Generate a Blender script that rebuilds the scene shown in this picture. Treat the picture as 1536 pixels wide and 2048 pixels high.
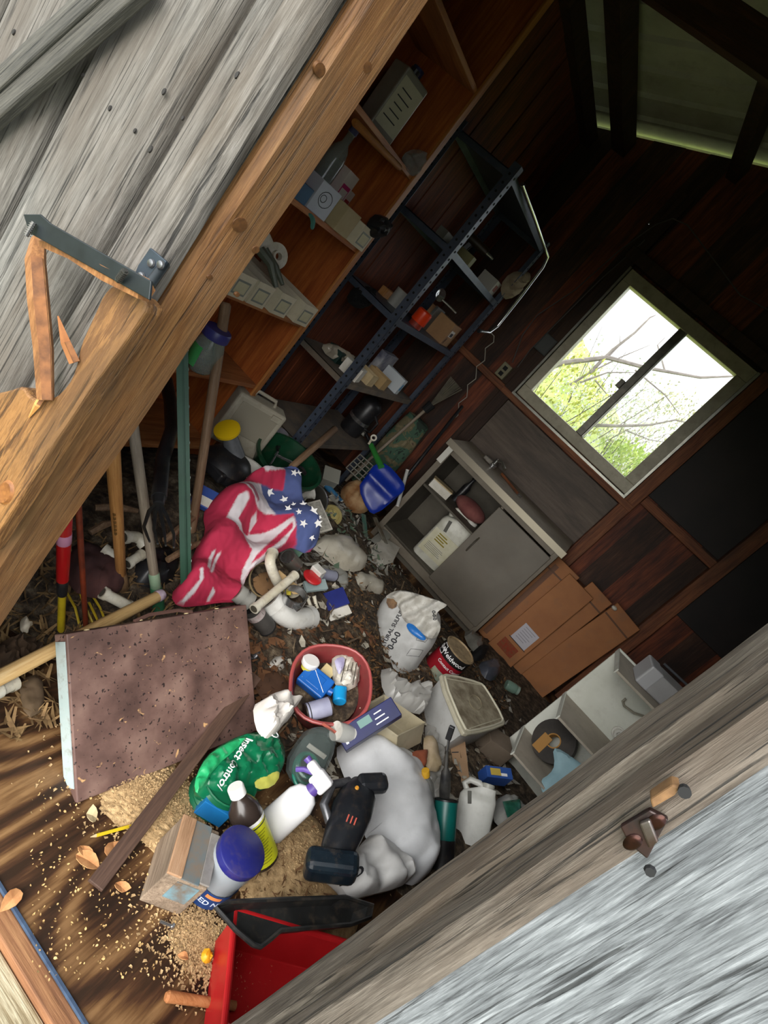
import bpy, math, random
import numpy as np
from mathutils import Matrix, Vector, noise as mnoise
for o in list(bpy.data.objects): bpy.data.objects.remove(o)
scene = bpy.context.scene
COL = scene.collection
PI = math.pi
random.seed(7)

# ---------------------------------------------------------------- camera
FPX = 1187.0
RC = np.array([[0.6654991764421433, 0.380801812821519, 0.6419507967957309],
               [0.7144557569914447, -0.07608313940350431, -0.695531686697514],
               [-0.2160180952064219, 0.9215212071625654, -0.32269931405727764]])
CAM = np.array([0.0, 0.0, 1.5])
cd = bpy.data.cameras.new('camera'); cd.sensor_fit = 'HORIZONTAL'; cd.sensor_width = 36.0
cd.lens = FPX / 1536 * 36.0; cd.clip_start = 0.02; cd.clip_end = 300
co = bpy.data.objects.new('camera', cd); COL.objects.link(co)
mw = Matrix.Identity(4)
for i in range(3):
    mw[i][0] = RC[0][i]; mw[i][1] = -RC[1][i]; mw[i][2] = -RC[2][i]; mw[i][3] = CAM[i]
co.matrix_world = mw
scene.camera = co

# ---------------------------------------------------------------- world, sun, exposure
w = bpy.data.worlds.new('overcast_sky'); scene.world = w; w.use_nodes = True
bg = w.node_tree.nodes['Background']; bg.inputs[0].default_value = (0.90, 0.95, 1.0, 1); bg.inputs[1].default_value = 1.45
sl = bpy.data.lights.new('hazy_sun', 'SUN'); sl.energy = 3.1; sl.angle = math.radians(55); sl.color = (1.0, 0.96, 0.90)
so = bpy.data.objects.new('hazy_sun', sl); COL.objects.link(so)
so.rotation_euler = Vector((-0.06, 1.0, -0.48)).to_track_quat('-Z', 'Y').to_euler()
vs = scene.view_settings
scene.display_settings.display_device = 'sRGB'
vs.view_transform = 'Standard'; vs.look = 'None'; vs.gamma = 1.0; vs.use_curve_mapping = False
vs.exposure = 1.0

# ---------------------------------------------------------------- pixel helpers (photo frame 1536x2048)
def ray(px, py): return RC.T @ np.array([px - 768.0, py - 1024.0, FPX])
def atz(px, py, z): d = ray(px, py); return Vector(CAM + d * ((z - CAM[2]) / d[2]))
def aty(px, py, y): d = ray(px, py); return Vector(CAM + d * (y / d[1]))
def atx(px, py, x): d = ray(px, py); return Vector(CAM + d * (x / d[0]))

# ---------------------------------------------------------------- materials
def lin(c):
    if isinstance(c, str):
        c = c.lstrip('#'); c = [int(c[i:i+2], 16) / 255 for i in (0, 2, 4)]
        c = [v / 12.92 if v <= 0.04045 else ((v + 0.055) / 1.055) ** 2.4 for v in c]
    return (c[0], c[1], c[2], 1.0)
MATS = {}
def _base(name):
    m = bpy.data.materials.new(name); m.use_nodes = True
    nt = m.node_tree; return m, nt, nt.nodes['Principled BSDF']
def N(nt, t, **kw):
    n = nt.nodes.new(t)
    for k, v in kw.items():
        if k.startswith('i_'):
            key = k[2:]; key = int(key) if key.isdigit() else key.replace('_', ' ')
            n.inputs[key].default_value = v
        else: setattr(n, k, v)
    return n
def ramp(nt, cols, pos=None, fac=None):
    r = nt.nodes.new('ShaderNodeValToRGB'); e = r.color_ramp.elements
    pos = pos or [i / (len(cols) - 1) for i in range(len(cols))]
    while len(e) < len(cols): e.new(0.5)
    for i, c in enumerate(cols): e[i].position = pos[i]; e[i].color = lin(c)
    if fac is not None: nt.links.new(fac, r.inputs[0])
    return r
def mat(c, c2=None, rough=0.6, metal=0.0, scale=9, bump=0.0, dirt=0.0, alpha=1.0, trans=0.0, emit=0, sheen=0, lo=0.35, hi=0.65, coord='Object'):
    key = ('m', c if isinstance(c, str) else tuple(c), c2, rough, metal, scale, bump, dirt, alpha, trans, lo, hi)
    if key in MATS: return MATS[key]
    m, nt, b = _base('paint_%d' % len(MATS))
    b.inputs['Roughness'].default_value = rough; b.inputs['Metallic'].default_value = metal
    b.inputs['Transmission Weight'].default_value = trans; b.inputs['Alpha'].default_value = alpha
    if c2 is None and not dirt and not bump:
        b.inputs['Base Color'].default_value = lin(c)
    else:
        tc = N(nt, 'ShaderNodeTexCoord'); nz = N(nt, 'ShaderNodeTexNoise', i_Scale=scale, i_Detail=7.0, i_Roughness=0.6)
        nt.links.new(tc.outputs[coord], nz.inputs['Vector'])
        r = ramp(nt, [c, c2 or c], [lo, hi], nz.outputs['Fac']); out = r.outputs[0]
        if dirt:
            nz2 = N(nt, 'ShaderNodeTexNoise', i_Scale=scale * 3.1, i_Detail=9.0, i_Roughness=0.7)
            nt.links.new(tc.outputs[coord], nz2.inputs['Vector'])
            r2 = ramp(nt, ['#000000', '#ffffff'], [0.52, 0.75], nz2.outputs['Fac'])
            mx = N(nt, 'ShaderNodeMix', data_type='RGBA'); mx.inputs['B'].default_value = lin('#6b5a48')
            mu = N(nt, 'ShaderNodeMath', operation='MULTIPLY'); mu.inputs[1].default_value = dirt
            nt.links.new(r2.outputs[0], mu.inputs[0]); nt.links.new(mu.outputs[0], mx.inputs['Factor'])
            nt.links.new(out, mx.inputs['A']); out = mx.outputs['Result']
        nt.links.new(out, b.inputs['Base Color'])
        if bump:
            bp = N(nt, 'ShaderNodeBump', i_Strength=bump, i_Distance=0.01); nt.links.new(nz.outputs['Fac'], bp.inputs['Height'])
            nt.links.new(bp.outputs[0], b.inputs['Normal'])
    MATS[key] = m; return m
def wood(cols, axis=2, s=1.0, stretch=14, rough=0.75, bump=0.35, pos=None, stain=None, distort=0.6, crack=0.0):
    """Procedural grain running along one local axis."""
    key = ('w', tuple(cols), axis, s, stretch, rough, bump, stain, distort, crack)
    if key in MATS: return MATS[key]
    m, nt, b = _base('wood_%d' % len(MATS)); b.inputs['Roughness'].default_value = rough
    tc = N(nt, 'ShaderNodeTexCoord'); mp = N(nt, 'ShaderNodeMapping')
    sc = [stretch * s] * 3; sc[axis] = s
    mp.inputs['Scale'].default_value = sc; nt.links.new(tc.outputs['Object'], mp.inputs['Vector'])
    n1 = N(nt, 'ShaderNodeTexNoise', i_Scale=1.6, i_Detail=9.0, i_Roughness=0.62, i_Distortion=distort)
    nt.links.new(mp.outputs[0], n1.inputs['Vector'])
    mp2 = N(nt, 'ShaderNodeMapping'); sc2 = [stretch * s * 5] * 3; sc2[axis] = s * 3
    mp2.inputs['Scale'].default_value = sc2; nt.links.new(tc.outputs['Object'], mp2.inputs['Vector'])
    n2 = N(nt, 'ShaderNodeTexNoise', i_Scale=1.5, i_Detail=6.0, i_Roughness=0.65, i_Distortion=0.3)
    nt.links.new(mp2.outputs[0], n2.inputs['Vector'])
    mx0 = N(nt, 'ShaderNodeMath', operation='ADD'); m2 = N(nt, 'ShaderNodeMath', operation='MULTIPLY'); m2.inputs[1].default_value = 0.45
    m1 = N(nt, 'ShaderNodeMath', operation='MULTIPLY'); m1.inputs[1].default_value = 0.55
    nt.links.new(n1.outputs['Fac'], m1.inputs[0]); nt.links.new(n2.outputs['Fac'], m2.inputs[0])
    nt.links.new(m1.outputs[0], mx0.inputs[0]); nt.links.new(m2.outputs[0], mx0.inputs[1])
    if pos is None: pos = [0.34 + 0.32 * i / (len(cols) - 1) for i in range(len(cols))]
    r = ramp(nt, cols, pos, mx0.outputs[0]); out = r.outputs[0]
    if stain:
        n3 = N(nt, 'ShaderNodeTexNoise', i_Scale=3.2, i_Detail=6.0, i_Roughness=0.6); mp3 = N(nt, 'ShaderNodeMapping')
        sc3 = [2.2] * 3; sc3[axis] = 0.7; mp3.inputs['Scale'].default_value = sc3
        nt.links.new(tc.outputs['Object'], mp3.inputs['Vector']); nt.links.new(mp3.outputs[0], n3.inputs['Vector'])
        r3 = ramp(nt, ['#000000', '#ffffff'], [0.45, 0.68], n3.outputs['Fac'])
        mx = N(nt, 'ShaderNodeMix', data_type='RGBA'); mx.inputs['B'].default_value = lin(stain)
        mu = N(nt, 'ShaderNodeMath', operation='MULTIPLY'); mu.inputs[1].default_value = 0.75
        nt.links.new(r3.outputs[0], mu.inputs[0]); nt.links.new(mu.outputs[0], mx.inputs['Factor'])
        nt.links.new(out, mx.inputs['A']); out = mx.outputs['Result']
    height = mx0.outputs[0]
    if crack:
        mp4 = N(nt, 'ShaderNodeMapping'); sc4 = [stretch * s * 2.2] * 3; sc4[axis] = s * 0.9; mp4.inputs['Scale'].default_value = sc4; mp4.inputs['Location'].default_value = (3.1, 7.7, 1.3)
        nt.links.new(tc.outputs['Object'], mp4.inputs['Vector'])
        n4 = N(nt, 'ShaderNodeTexNoise', i_Scale=1.3, i_Detail=5.0, i_Roughness=0.55, i_Distortion=distort); nt.links.new(mp4.outputs[0], n4.inputs['Vector'])
        r4 = ramp(nt, ['#000000', '#ffffff'], [0.33, 0.42], n4.outputs['Fac'])
        mx4 = N(nt, 'ShaderNodeMix', data_type='RGBA', blend_type='MULTIPLY'); mx4.inputs['Factor'].default_value = crack
        nt.links.new(out, mx4.inputs['A']); nt.links.new(r4.outputs[0], mx4.inputs['B']); out = mx4.outputs['Result']
        hh = N(nt, 'ShaderNodeMath', operation='MULTIPLY_ADD'); hh.inputs[1].default_value = 0.7; nt.links.new(r4.outputs[0], hh.inputs[0]); nt.links.new(height, hh.inputs[2]); height = hh.outputs[0]
    nt.links.new(out, b.inputs['Base Color'])
    bp = N(nt, 'ShaderNodeBump', i_Strength=bump, i_Distance=0.006); nt.links.new(height, bp.inputs['Height'])
    nt.links.new(bp.outputs[0], b.inputs['Normal'])
    MATS[key] = m; return m
def glassy(tint, alpha=0.25, rough=0.08, key=None):
    """clear plastic / glass: part transparent, part glossy"""
    k = ('g', tint, alpha, rough)
    if k in MATS: return MATS[k]
    m, nt, b = _base('clear_%d' % len(MATS)); nt.nodes.remove(b)
    out = nt.nodes['Material Output']
    t = N(nt, 'ShaderNodeBsdfTransparent'); p = N(nt, 'ShaderNodeBsdfPrincipled'); p.inputs['Base Color'].default_value = lin(tint)
    p.inputs['Roughness'].default_value = rough; mx = N(nt, 'ShaderNodeMixShader'); mx.inputs[0].default_value = alpha
    nt.links.new(t.outputs[0], mx.inputs[1]); nt.links.new(p.outputs[0], mx.inputs[2]); nt.links.new(mx.outputs[0], out.inputs[0])
    MATS[k] = m; return m
def vcol_mat(rough=0.85, bump=0.0, scale=200):
    key = ('v', rough, bump)
    if key in MATS: return MATS[key]
    m, nt, b = _base('print_%d' % len(MATS)); b.inputs['Roughness'].default_value = rough
    a = N(nt, 'ShaderNodeVertexColor'); a.layer_name = 'Col'; nt.links.new(a.outputs[0], b.inputs['Base Color'])
    MATS[key] = m; return m

# ---------------------------------------------------------------- mesh builder
def V(*a): return Vector(a if len(a) > 1 else a[0])
def frame(o, z=(0, 0, 1), x=None):
    """4x4 matrix at o with local z along z and local x near x"""
    z = Vector(z).normalized(); x = Vector(x) if x is not None else (Vector((1, 0, 0)) if abs(z.x) < 0.9 else Vector((0, 1, 0)))
    x = (x - z * x.dot(z)).normalized(); y = z.cross(x)
    m = Matrix.Identity(4)
    for i in range(3): m[i][0] = x[i]; m[i][1] = y[i]; m[i][2] = z[i]; m[i][3] = o[i]
    return m
def rotz(a): return Matrix.Rotation(a, 4, 'Z')
class MB:
    def __init__(s): s.v = []; s.f = []; s.col = None
    def add(s, vs, fs):
        n = len(s.v); s.v += [Vector(v) for v in vs]; s.f += [[i + n for i in f] for f in fs]; return s
    def box(s, c, d, M=None, taper=1.0):
        hx, hy, hz = d[0] / 2, d[1] / 2, d[2] / 2; vs = []
        for z, t in ((-hz, 1.0), (hz, taper)):
            for x, y in ((-hx, -hy), (hx, -hy), (hx, hy), (-hx, hy)): vs.append(Vector((x * t, y * t, z)))
        c = Vector(c)
        vs = [(M @ v if M else v) + c for v in vs]
        return s.add(vs, [[3, 2, 1, 0], [4, 5, 6, 7], [0, 1, 5, 4], [1, 2, 6, 5], [2, 3, 7, 6], [3, 0, 4, 7]])
    def bx(s, x0, x1, y0, y1, z0, z1): return s.box(((x0+x1)/2, (y0+y1)/2, (z0+z1)/2), (abs(x1-x0), abs(y1-y0), abs(z1-z0)))
    def bar(s, a, b, wd, th, up=(0, 0, 1)):
        """rectangular bar from a to b"""
        a, b = Vector(a), Vector(b); M = frame((0, 0, 0), b - a, up).to_3x3()
        return s.box((a + b) / 2, (wd, th, (b - a).length), M)
    def lathe(s, prof, n=24, M=None, cap0=True, cap1=True, sx=1.0, sy=1.0):
        vs = []; fs = []
        for r, z in prof:
            for k in range(n):
                a = 2 * PI * k / n; v = Vector((r * math.cos(a) * sx, r * math.sin(a) * sy, z)); vs.append(M @ v if M else v)
        for i in range(len(prof) - 1):
            for k in range(n):
                a, b = i * n + k, i * n + (k + 1) % n; fs.append([a, b, b + n, a + n])
        if cap0: fs.append(list(range(n))[::-1])
        if cap1: fs.append([(len(prof) - 1) * n + k for k in range(n)])
        return s.add(vs, fs)
    def cyl(s, a, b, r, r2=None, n=14, caps=True):
        a, b = Vector(a), Vector(b); M = frame(a, b - a)
        return s.lathe([(r, 0), (r2 if r2 is not None else r, (b - a).length)], n, M, caps, caps)
    def tube(s, pts, r, n=8, closed=False, caps=True):
        pts = [Vector(p) for p in pts]; m = len(pts); vs = []; fs = []; up = None
        for i, p in enumerate(pts):
            if closed: t = pts[(i + 1) % m] - pts[i - 1]
            else: t = pts[min(i + 1, m - 1)] - pts[max(i - 1, 0)]
            t = t.normalized() if t.length > 1e-9 else Vector((0, 0, 1))
            if up is None: up = Vector((0, 0, 1)) if abs(t.z) < 0.9 else Vector((1, 0, 0))
            x = (up - t * up.dot(t)).normalized(); y = t.cross(x); up = x
            rr = r[i] if isinstance(r, (list, tuple)) else r
            for k in range(n):
                a = 2 * PI * k / n; vs.append(p + x * (rr * math.cos(a)) + y * (rr * math.sin(a)))
        for i in range(m if closed else m - 1):
            for k in range(n):
                j = (i + 1) % m; fs.append([i*n+k, i*n+(k+1) % n, j*n+(k+1) % n, j*n+k])
        if caps and not closed: fs.append(list(range(n))[::-1]); fs.append([(m-1)*n+k for k in range(n)])
        return s.add(vs, fs)
    def prism(s, poly, z0, z1, M=None):
        n = len(poly); area = sum(poly[i][0]*poly[(i+1) % n][1] - poly[(i+1) % n][0]*poly[i][1] for i in range(n))
        if area < 0: poly = poly[::-1]
        vs = [Vector((p[0], p[1], z0)) for p in poly] + [Vector((p[0], p[1], z1)) for p in poly]
        if M: vs = [M @ v for v in vs]
        return s.add(vs, [list(range(n))[::-1], list(range(n, 2*n))] + [[i, (i+1) % n, (i+1) % n + n, i + n] for i in range(n)])
    def slab(s, top, bot):
        """closed slab between two matching point loops"""
        n = len(top)
        return s.add(list(bot) + list(top), [list(range(n))[::-1], list(range(n, 2*n))] + [[i, (i+1) % n, (i+1) % n + n, i + n] for i in range(n)])
    def open_box(s, w, d, h, t, taper=1.0, M=None):
        """tray: outer w x d x h, wall t, open on top, base at z=0; taper = top/bottom ratio"""
        M = M or Matrix.Identity(4)
        def ring(w_, d_, z): return [M @ Vector((x*w_/2, y*d_/2, z)) for x, y in ((-1, -1), (1, -1), (1, 1), (-1, 1))]
        a = ring(w, d, 0); b = ring(w*taper, d*taper, h); c = ring(w*taper-2*t, d*taper-2*t, h); e = ring(w-2*t, d-2*t, t)
        fs = [[3, 2, 1, 0], [12, 13, 14, 15]]
        for k in range(4):
            j = (k+1) % 4; fs += [[k, j, j+4, k+4], [k+4, j+4, j+8, k+8], [k+8, j+8, j+12, k+12]]
        return s.add(a+b+c+e, fs)
    def obj(s, name, m, parent=None, smooth=False, bevel=0.0, seg=2, sub=0, loc=None):
        me = bpy.data.meshes.new(name); me.from_pydata([tuple(v) for v in s.v], [], s.f); me.update()
        if smooth:
            me.polygons.foreach_set('use_smooth', [True] * len(me.polygons))
        if isinstance(m, (list, tuple)):
            for q in m: me.materials.append(q)
        elif m is not None: me.materials.append(m)
        o = bpy.data.objects.new(name, me); COL.objects.link(o)
        if parent is not None: o.parent = parent
        if loc is not None: o.location = loc
        if bevel:
            b = o.modifiers.new('bevel', 'BEVEL'); b.width = bevel; b.segments = seg; b.limit_method = 'ANGLE'; b.angle_limit = math.radians(40)
        if sub:
            q = o.modifiers.new('sub', 'SUBSURF'); q.levels = sub; q.render_levels = sub
        if smooth:
            try: me.set_sharp_from_angle(angle=math.radians(42))
            except Exception: pass
        return o
def tag(o, label, cat, group=None, kind=None):
    o['label'] = label; o['category'] = cat
    if group: o['group'] = group
    if kind: o['kind'] = kind
    return o
def thing(name, label, cat, M=None, group=None):
    o = bpy.data.objects.new(name, None); COL.objects.link(o); o.empty_display_size = 0.05
    if M is not None: o.matrix_world = M if isinstance(M, Matrix) else Matrix.Translation(M)
    return tag(o, label, cat, group)
def struct(o): o['kind'] = 'structure'; return o
def text(s, size, m, parent, place, name='lettering', align='CENTER', extr=0.0, bold=0.0, sub=None):
    """flat lettering; place(v) maps text-plane xy to the parent's local space"""
    cu = bpy.data.curves.new(name, 'FONT'); cu.body = s; cu.size = size; cu.align_x = align; cu.align_y = 'CENTER'; cu.offset = bold; cu.resolution_u = 3
    t = bpy.data.objects.new('tmp_text', cu); COL.objects.link(t)
    dg = bpy.context.evaluated_depsgraph_get()
    me = bpy.data.meshes.new_from_object(t.evaluated_get(dg)); bpy.data.objects.remove(t)
    for v in me.vertices: v.co = place(v.co)
    me.materials.clear(); me.materials.append(m)
    o = bpy.data.objects.new(name, me); COL.objects.link(o); o.parent = parent
    return o
def nz(p, s=1.0): return mnoise.noise(Vector(p) * s)
# ================================================================ STRUCTURE
XL, XR, YF, YB = -1.75, 1.75, 0.80, 4.35
ZE, SLOPE = 2.87, 0.37
XJL, XJR = -0.61, 0.24
W_GREY = wood(['#2b2926', '#5a5854', '#77746f', '#8f8c87'], axis=2, s=4.5, stretch=15, rough=0.85, bump=0.7, stain='#5a5148', crack=0.75)
W_GREY2 = wood(['#26272a', '#55585b', '#74787b', '#979b9e'], axis=2, s=3.8, stretch=14, rough=0.8, bump=0.8, distort=1.1, crack=0.7)
W_JAMB = wood(['#3d2410', '#6a4522', '#835b34', '#9a7448'], axis=2, s=3.6, stretch=12, rough=0.6, bump=0.5, stain='#6a5138', crack=0.5)
W_CASE = wood(['#5a3a1e', '#94683a', '#b88e5a', '#cfae80'], axis=2, s=2.4, stretch=14, rough=0.65, bump=0.6, stain='#7d6a55', distort=1.4)
W_JAMBR = wood(['#2a241e', '#504840', '#6d645a', '#8a8278'], axis=2, s=3.6, stretch=14, rough=0.8, bump=0.8, stain='#5a4a3c', crack=0.8)
W_RED = wood(['#3a190c', '#5c2a14', '#7a3c1e', '#8a4a28'], axis=2, s=1.5, stretch=12, rough=0.7, bump=0.25, stain='#241410')
W_SHELF = wood(['#6d2f12', '#944a1e', '#b0622c', '#b97038'], axis=2, s=1.2, stretch=10, rough=0.5, bump=0.15, stain='#7a3a1a')
W_SHELFH = wood(['#6d3818', '#9a5a2c', '#b87a48', '#c08a58'], axis=1, s=1.2, stretch=10, rough=0.55, bump=0.15, stain='#8a5a3a')
W_DARK = wood(['#1c120d', '#2c1b12', '#3c2618', '#45301f'], axis=2, s=1.5, stretch=10, rough=0.75, bump=0.3)
W_STUD = wood(['#4a2412', '#6b3a1f', '#85502e', '#91603c'], axis=2, s=1.8, stretch=12, rough=0.7, bump=0.2, stain='#4a3020')
W_STUDX = wood(['#4a2412', '#6b3a1f', '#85502e', '#91603c'], axis=0, s=1.8, stretch=12, rough=0.7, bump=0.2, stain='#4a3020')

# ground, floor ---------------------------------------------------
g = MB().bx(-60, 60, -40, 0.55, -0.5, -0.22); struct(g.obj('ground', mat('#4d5a2c', '#7a8058', scale=14, bump=0.5, rough=0.95)))
g = MB().bx(-60, 60, 4.6, 90, -0.5, -0.22); struct(g.obj('ground_behind', mat('#6f8a2c', '#9db04a', scale=6, bump=0.5, rough=0.95)))
def floor_mat():
    m, nt, b = _base('plywood_floor'); b.inputs['Roughness'].default_value = 0.55
    tc = N(nt, 'ShaderNodeTexCoord'); mp = N(nt, 'ShaderNodeMapping'); mp.inputs['Rotation'].default_value = (0, 0, math.radians(-22)); mp.inputs['Scale'].default_value = (3.4, 0.9, 1)
    nt.links.new(tc.outputs['Object'], mp.inputs['Vector'])
    n0 = N(nt, 'ShaderNodeTexNoise', i_Scale=0.75, i_Detail=1.5, i_Roughness=0.4, i_Distortion=0.2); nt.links.new(mp.outputs[0], n0.inputs['Vector'])
    mu = N(nt, 'ShaderNodeMath', operation='MULTIPLY'); mu.inputs[1].default_value = 105; nt.links.new(n0.outputs['Fac'], mu.inputs[0])
    sn = N(nt, 'ShaderNodeMath', operation='SINE'); nt.links.new(mu.outputs[0], sn.inputs[0])
    mp2 = N(nt, 'ShaderNodeMapping'); mp2.inputs['Rotation'].default_value = (0, 0, math.radians(-22)); mp2.inputs['Scale'].default_value = (60, 5, 1); nt.links.new(tc.outputs['Object'], mp2.inputs['Vector'])
    n2 = N(nt, 'ShaderNodeTexNoise', i_Scale=1.5, i_Detail=6.0, i_Roughness=0.6); nt.links.new(mp2.outputs[0], n2.inputs['Vector'])
    ad = N(nt, 'ShaderNodeMath', operation='MULTIPLY_ADD'); ad.inputs[1].default_value = 0.28; nt.links.new(sn.outputs[0], ad.inputs[0]); nt.links.new(n2.outputs['Fac'], ad.inputs[2])
    r = ramp(nt, ['#33200f', '#4a2f1b', '#70502f', '#937049'], [0.22, 0.42, 0.62, 0.85], ad.outputs[0])
    n3 = N(nt, 'ShaderNodeTexNoise', i_Scale=3.0, i_Detail=5.0); nt.links.new(tc.outputs['Object'], n3.inputs['Vector'])
    r3 = ramp(nt, ['#8a7360', '#ffffff'], [0.38, 0.62], n3.outputs['Fac'])
    mx = N(nt, 'ShaderNodeMix', data_type='RGBA', blend_type='MULTIPLY'); mx.inputs['Factor'].default_value = 0.8
    nt.links.new(r.outputs[0], mx.inputs['A']); nt.links.new(r3.outputs[0], mx.inputs['B']); nt.links.new(mx.outputs['Result'], b.inputs['Base Color'])
    bp = N(nt, 'ShaderNodeBump', i_Strength=0.25, i_Distance=0.004); nt.links.new(ad.outputs[0], bp.inputs['Height']); nt.links.new(bp.outputs[0], b.inputs['Normal'])
    return m
struct(MB().bx(XL, XR, YF, YB, -0.05, 0.0).obj('floor', floor_mat()))
# door sill: brown inner strip, weathered outer board, blue cloth edge
sill = struct(MB().bx(XJL, XJR, 0.755, 0.798, -0.16, -0.004).obj('trim_1', wood(['#5d3a22', '#855a3a', '#a57850'], axis=0, s=2, stretch=14, bump=0.4), bevel=0.004))
tag(sill, 'brown wooden door sill strip along the plywood floor edge', 'sill'); 
q = MB().bx(XJL, XJR, 0.66, 0.754, -0.16, -0.022).obj('sill_board', wood(['#6a5a3c', '#8f8062', '#c2b79a', '#d8d0ba'], axis=0, s=2, stretch=14, bump=0.6, stain='#5a5c34'), sill, bevel=0.006)
MB().bx(XJL, XJR, 0.797, 0.803, -0.01, 0.004).obj('blue_edge', mat('#2c3a50', '#3c5068', rough=0.9, scale=30), sill)
struct(MB().bx(XL, XR, 0.60, 0.8, -0.5, -0.165).obj('foundation', mat('#3c3f2a', '#5b5a3c', scale=20, bump=0.6, rough=0.95)))

# front wall ---------------------------------------------------------
W_GROOVE = mat('#2a2724', '#4a4640', rough=.95, scale=40, bump=.8)
def siding(x0, x1, y_out, y_in, splits, name, m, lab, round_r=0.02):
    core = struct(MB().bx(x0, x1, y_out + 0.034, y_in, -0.2, 3.45).obj(name, W_GROOVE)); core['label'] = lab
    for i in range(len(splits) - 1):
        a, b = splits[i], splits[i + 1]
        b_ = MB(); n = 7
        prof = [(a + 0.014, 0.05), (a + 0.015, 0.012)]
        prof += [(a + 0.015 + 0.012 * t, 0.012 - 0.012 * math.sin(t * PI / 2)) for t in (0.3, 0.65, 1.0)]
        rr = min(0.030, (b - a) * 0.3)
        prof += [(b - 0.016 - rr * (1 - t), 0.020 * (1 - math.cos(t * PI / 2))) for t in (0.0, 0.3, 0.5, 0.7, 0.85, 1.0)]
        prof += [(b - 0.0145, 0.030), (b - 0.014, 0.05)]
        ox = (a + b) / 2; zs = [-0.2 + 3.6 * k / 24 for k in range(25)]
        vs = []
        for z in zs:
            for (x, d) in prof: vs.append((x - ox + 0.002 * nz((z * 1.3, a * 9, 1)), y_out + d + 0.0015 * nz((z * 3, x * 40, 2)), z))
        L = len(prof); fs = []
        for k in range(24):
            for j in range(L - 1): fs.append([k*L+j, k*L+j+1, (k+1)*L+j+1, (k+1)*L+j])
        b_.add(vs, fs)
        b_.obj('siding_plank', m[i % len(m)], core, smooth=True, loc=(ox, 0, 0))
    return core
wl = siding(-1.95, XJL - 0.02, 0.66, YF, [-1.95, -1.73, -1.53, -1.33, -1.13, -0.93, -0.735, -0.655], 'wall_front_left', [W_GREY], 'weathered grey vertical plank siding left of the doorway')
for i, c in enumerate([c for c in wl.children]): c.location.z += 0
wr = siding(XJR + 0.02, 1.95, 0.625, YF, [XJR + 0.02, 0.615, 0.72, 0.82, 1.02, 1.22, 1.42, 1.62, 1.95], 'wall_front_right', [W_GREY2], 'silvery weathered plank siding right of the doorway')
# knot holes in the left siding: small dark plugs set into the planks
for px, py in ((222, 218), (272, 263), (303, 300), (368, 238), (476, 152), (449, 222), (168, 152), (330, 185), (585, 18), (30, 66)):
    p = aty(px, py, 0.661); r = random.uniform(0.002, 0.0042)
    MB().lathe([(r, 0), (r * 0.8, 0.002)], 10, frame(p + Vector((0, -0.0012, 0)), (0, -1, 0)), sy=1.6).obj('knot', mat('#1e1a18'), wl)
# header above the doorway (out of frame)
hd = struct(MB().bx(XJL - 0.02, XJR + 0.02, 0.66, YF, 2.15, 3.5).obj('wall_front_header', W_GREY))

# jambs ------------------------------------------------------------
def wavy_post(x0, x1, y0, y1, z0, z1, amp, seed, n=40, ch=0.012):
    b = MB(); vs = []; fs = []
    sec = [(x0, y0), (x0, y1), (x1 - ch, y1), (x1, y1 - ch), (x1, y0 + ch), (x1 - ch, y0)] if True else 0
    L = len(sec)
    for k in range(n + 1):
        z = z0 + (z1 - z0) * k / n
        for (x, y) in sec:
            dx = amp * nz((z * 2.2, seed, 0)) if x > x0 + 1e-6 else 0
            vs.append((x + dx + 0.3 * amp * nz((z * 9, seed, y * 30)), y + 0.4 * amp * nz((z * 3, seed + 5, x)), z))
    for k in range(n):
        for j in range(L):
            j2 = (j + 1) % L; fs.append([k*L+j, k*L+j2, (k+1)*L+j2, (k+1)*L+j])
    fs += [list(range(L)), [n*L+j for j in range(L)][::-1]]
    b.add(vs, fs); return b
jl = struct(wavy_post(-0.65, XJL, 0.695, YF + 0.004, -0.02, 2.15, 0.006, 3).obj('trim_2', W_JAMB, smooth=True)); jl['label'] = 'orange brown left door jamb with knots'
q = wavy_post(-0.66, XJL - 0.003, 0.645, 0.693, -0.02, 2.15, 0.006, 8, ch=0.016).obj('jamb_edge', wood(['#2f2b27', '#55504a', '#6f6a64', '#85807a'], axis=2, s=4, stretch=15, bump=0.8, stain='#5a4c3c', crack=0.8), jl, smooth=True)
for px, py, r in ((480, 450, .011), (640, 140, .008), (735, 135, .007), (512, 500, .006), (420, 555, .004), (475, 590, .004)):
    d = ray(px, py); t = (XJL + 0.001) / d[0]; p = Vector(CAM + d * t)
    MB().lathe([(r, -.004), (r*.95, 0.0003), (r * 0.5, 0.0006)], 14, frame(p, (1, 0, 0)), sx=1.4).obj('knot', mat('#4a2e16', '#6a4624', scale=120), jl, smooth=True)
jr = struct(wavy_post(-XJR - 0.035, -XJR, 0.70, YF + 0.004, -0.02, 2.15, 0.006, 13).obj('trim_3', W_JAMBR, smooth=True)); jr['label'] = 'grey brown weathered right door jamb'
for v in jr.data.vertices: v.co.x = -v.co.x
jr.data.flip_normals()
q = wavy_post(-XJR - 0.04, -XJR - 0.004, 0.612, 0.699, -0.02, 2.15, 0.007, 23, ch=0.02).obj('jamb_edge', wood(['#28221d', '#4c443c', '#675e55', '#837a70'], axis=2, s=3.4, stretch=15, bump=0.9, stain='#54463a', crack=0.85), jr, smooth=True)
for v in q.data.vertices: v.co.x = -v.co.x
q.data.flip_normals()

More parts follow.
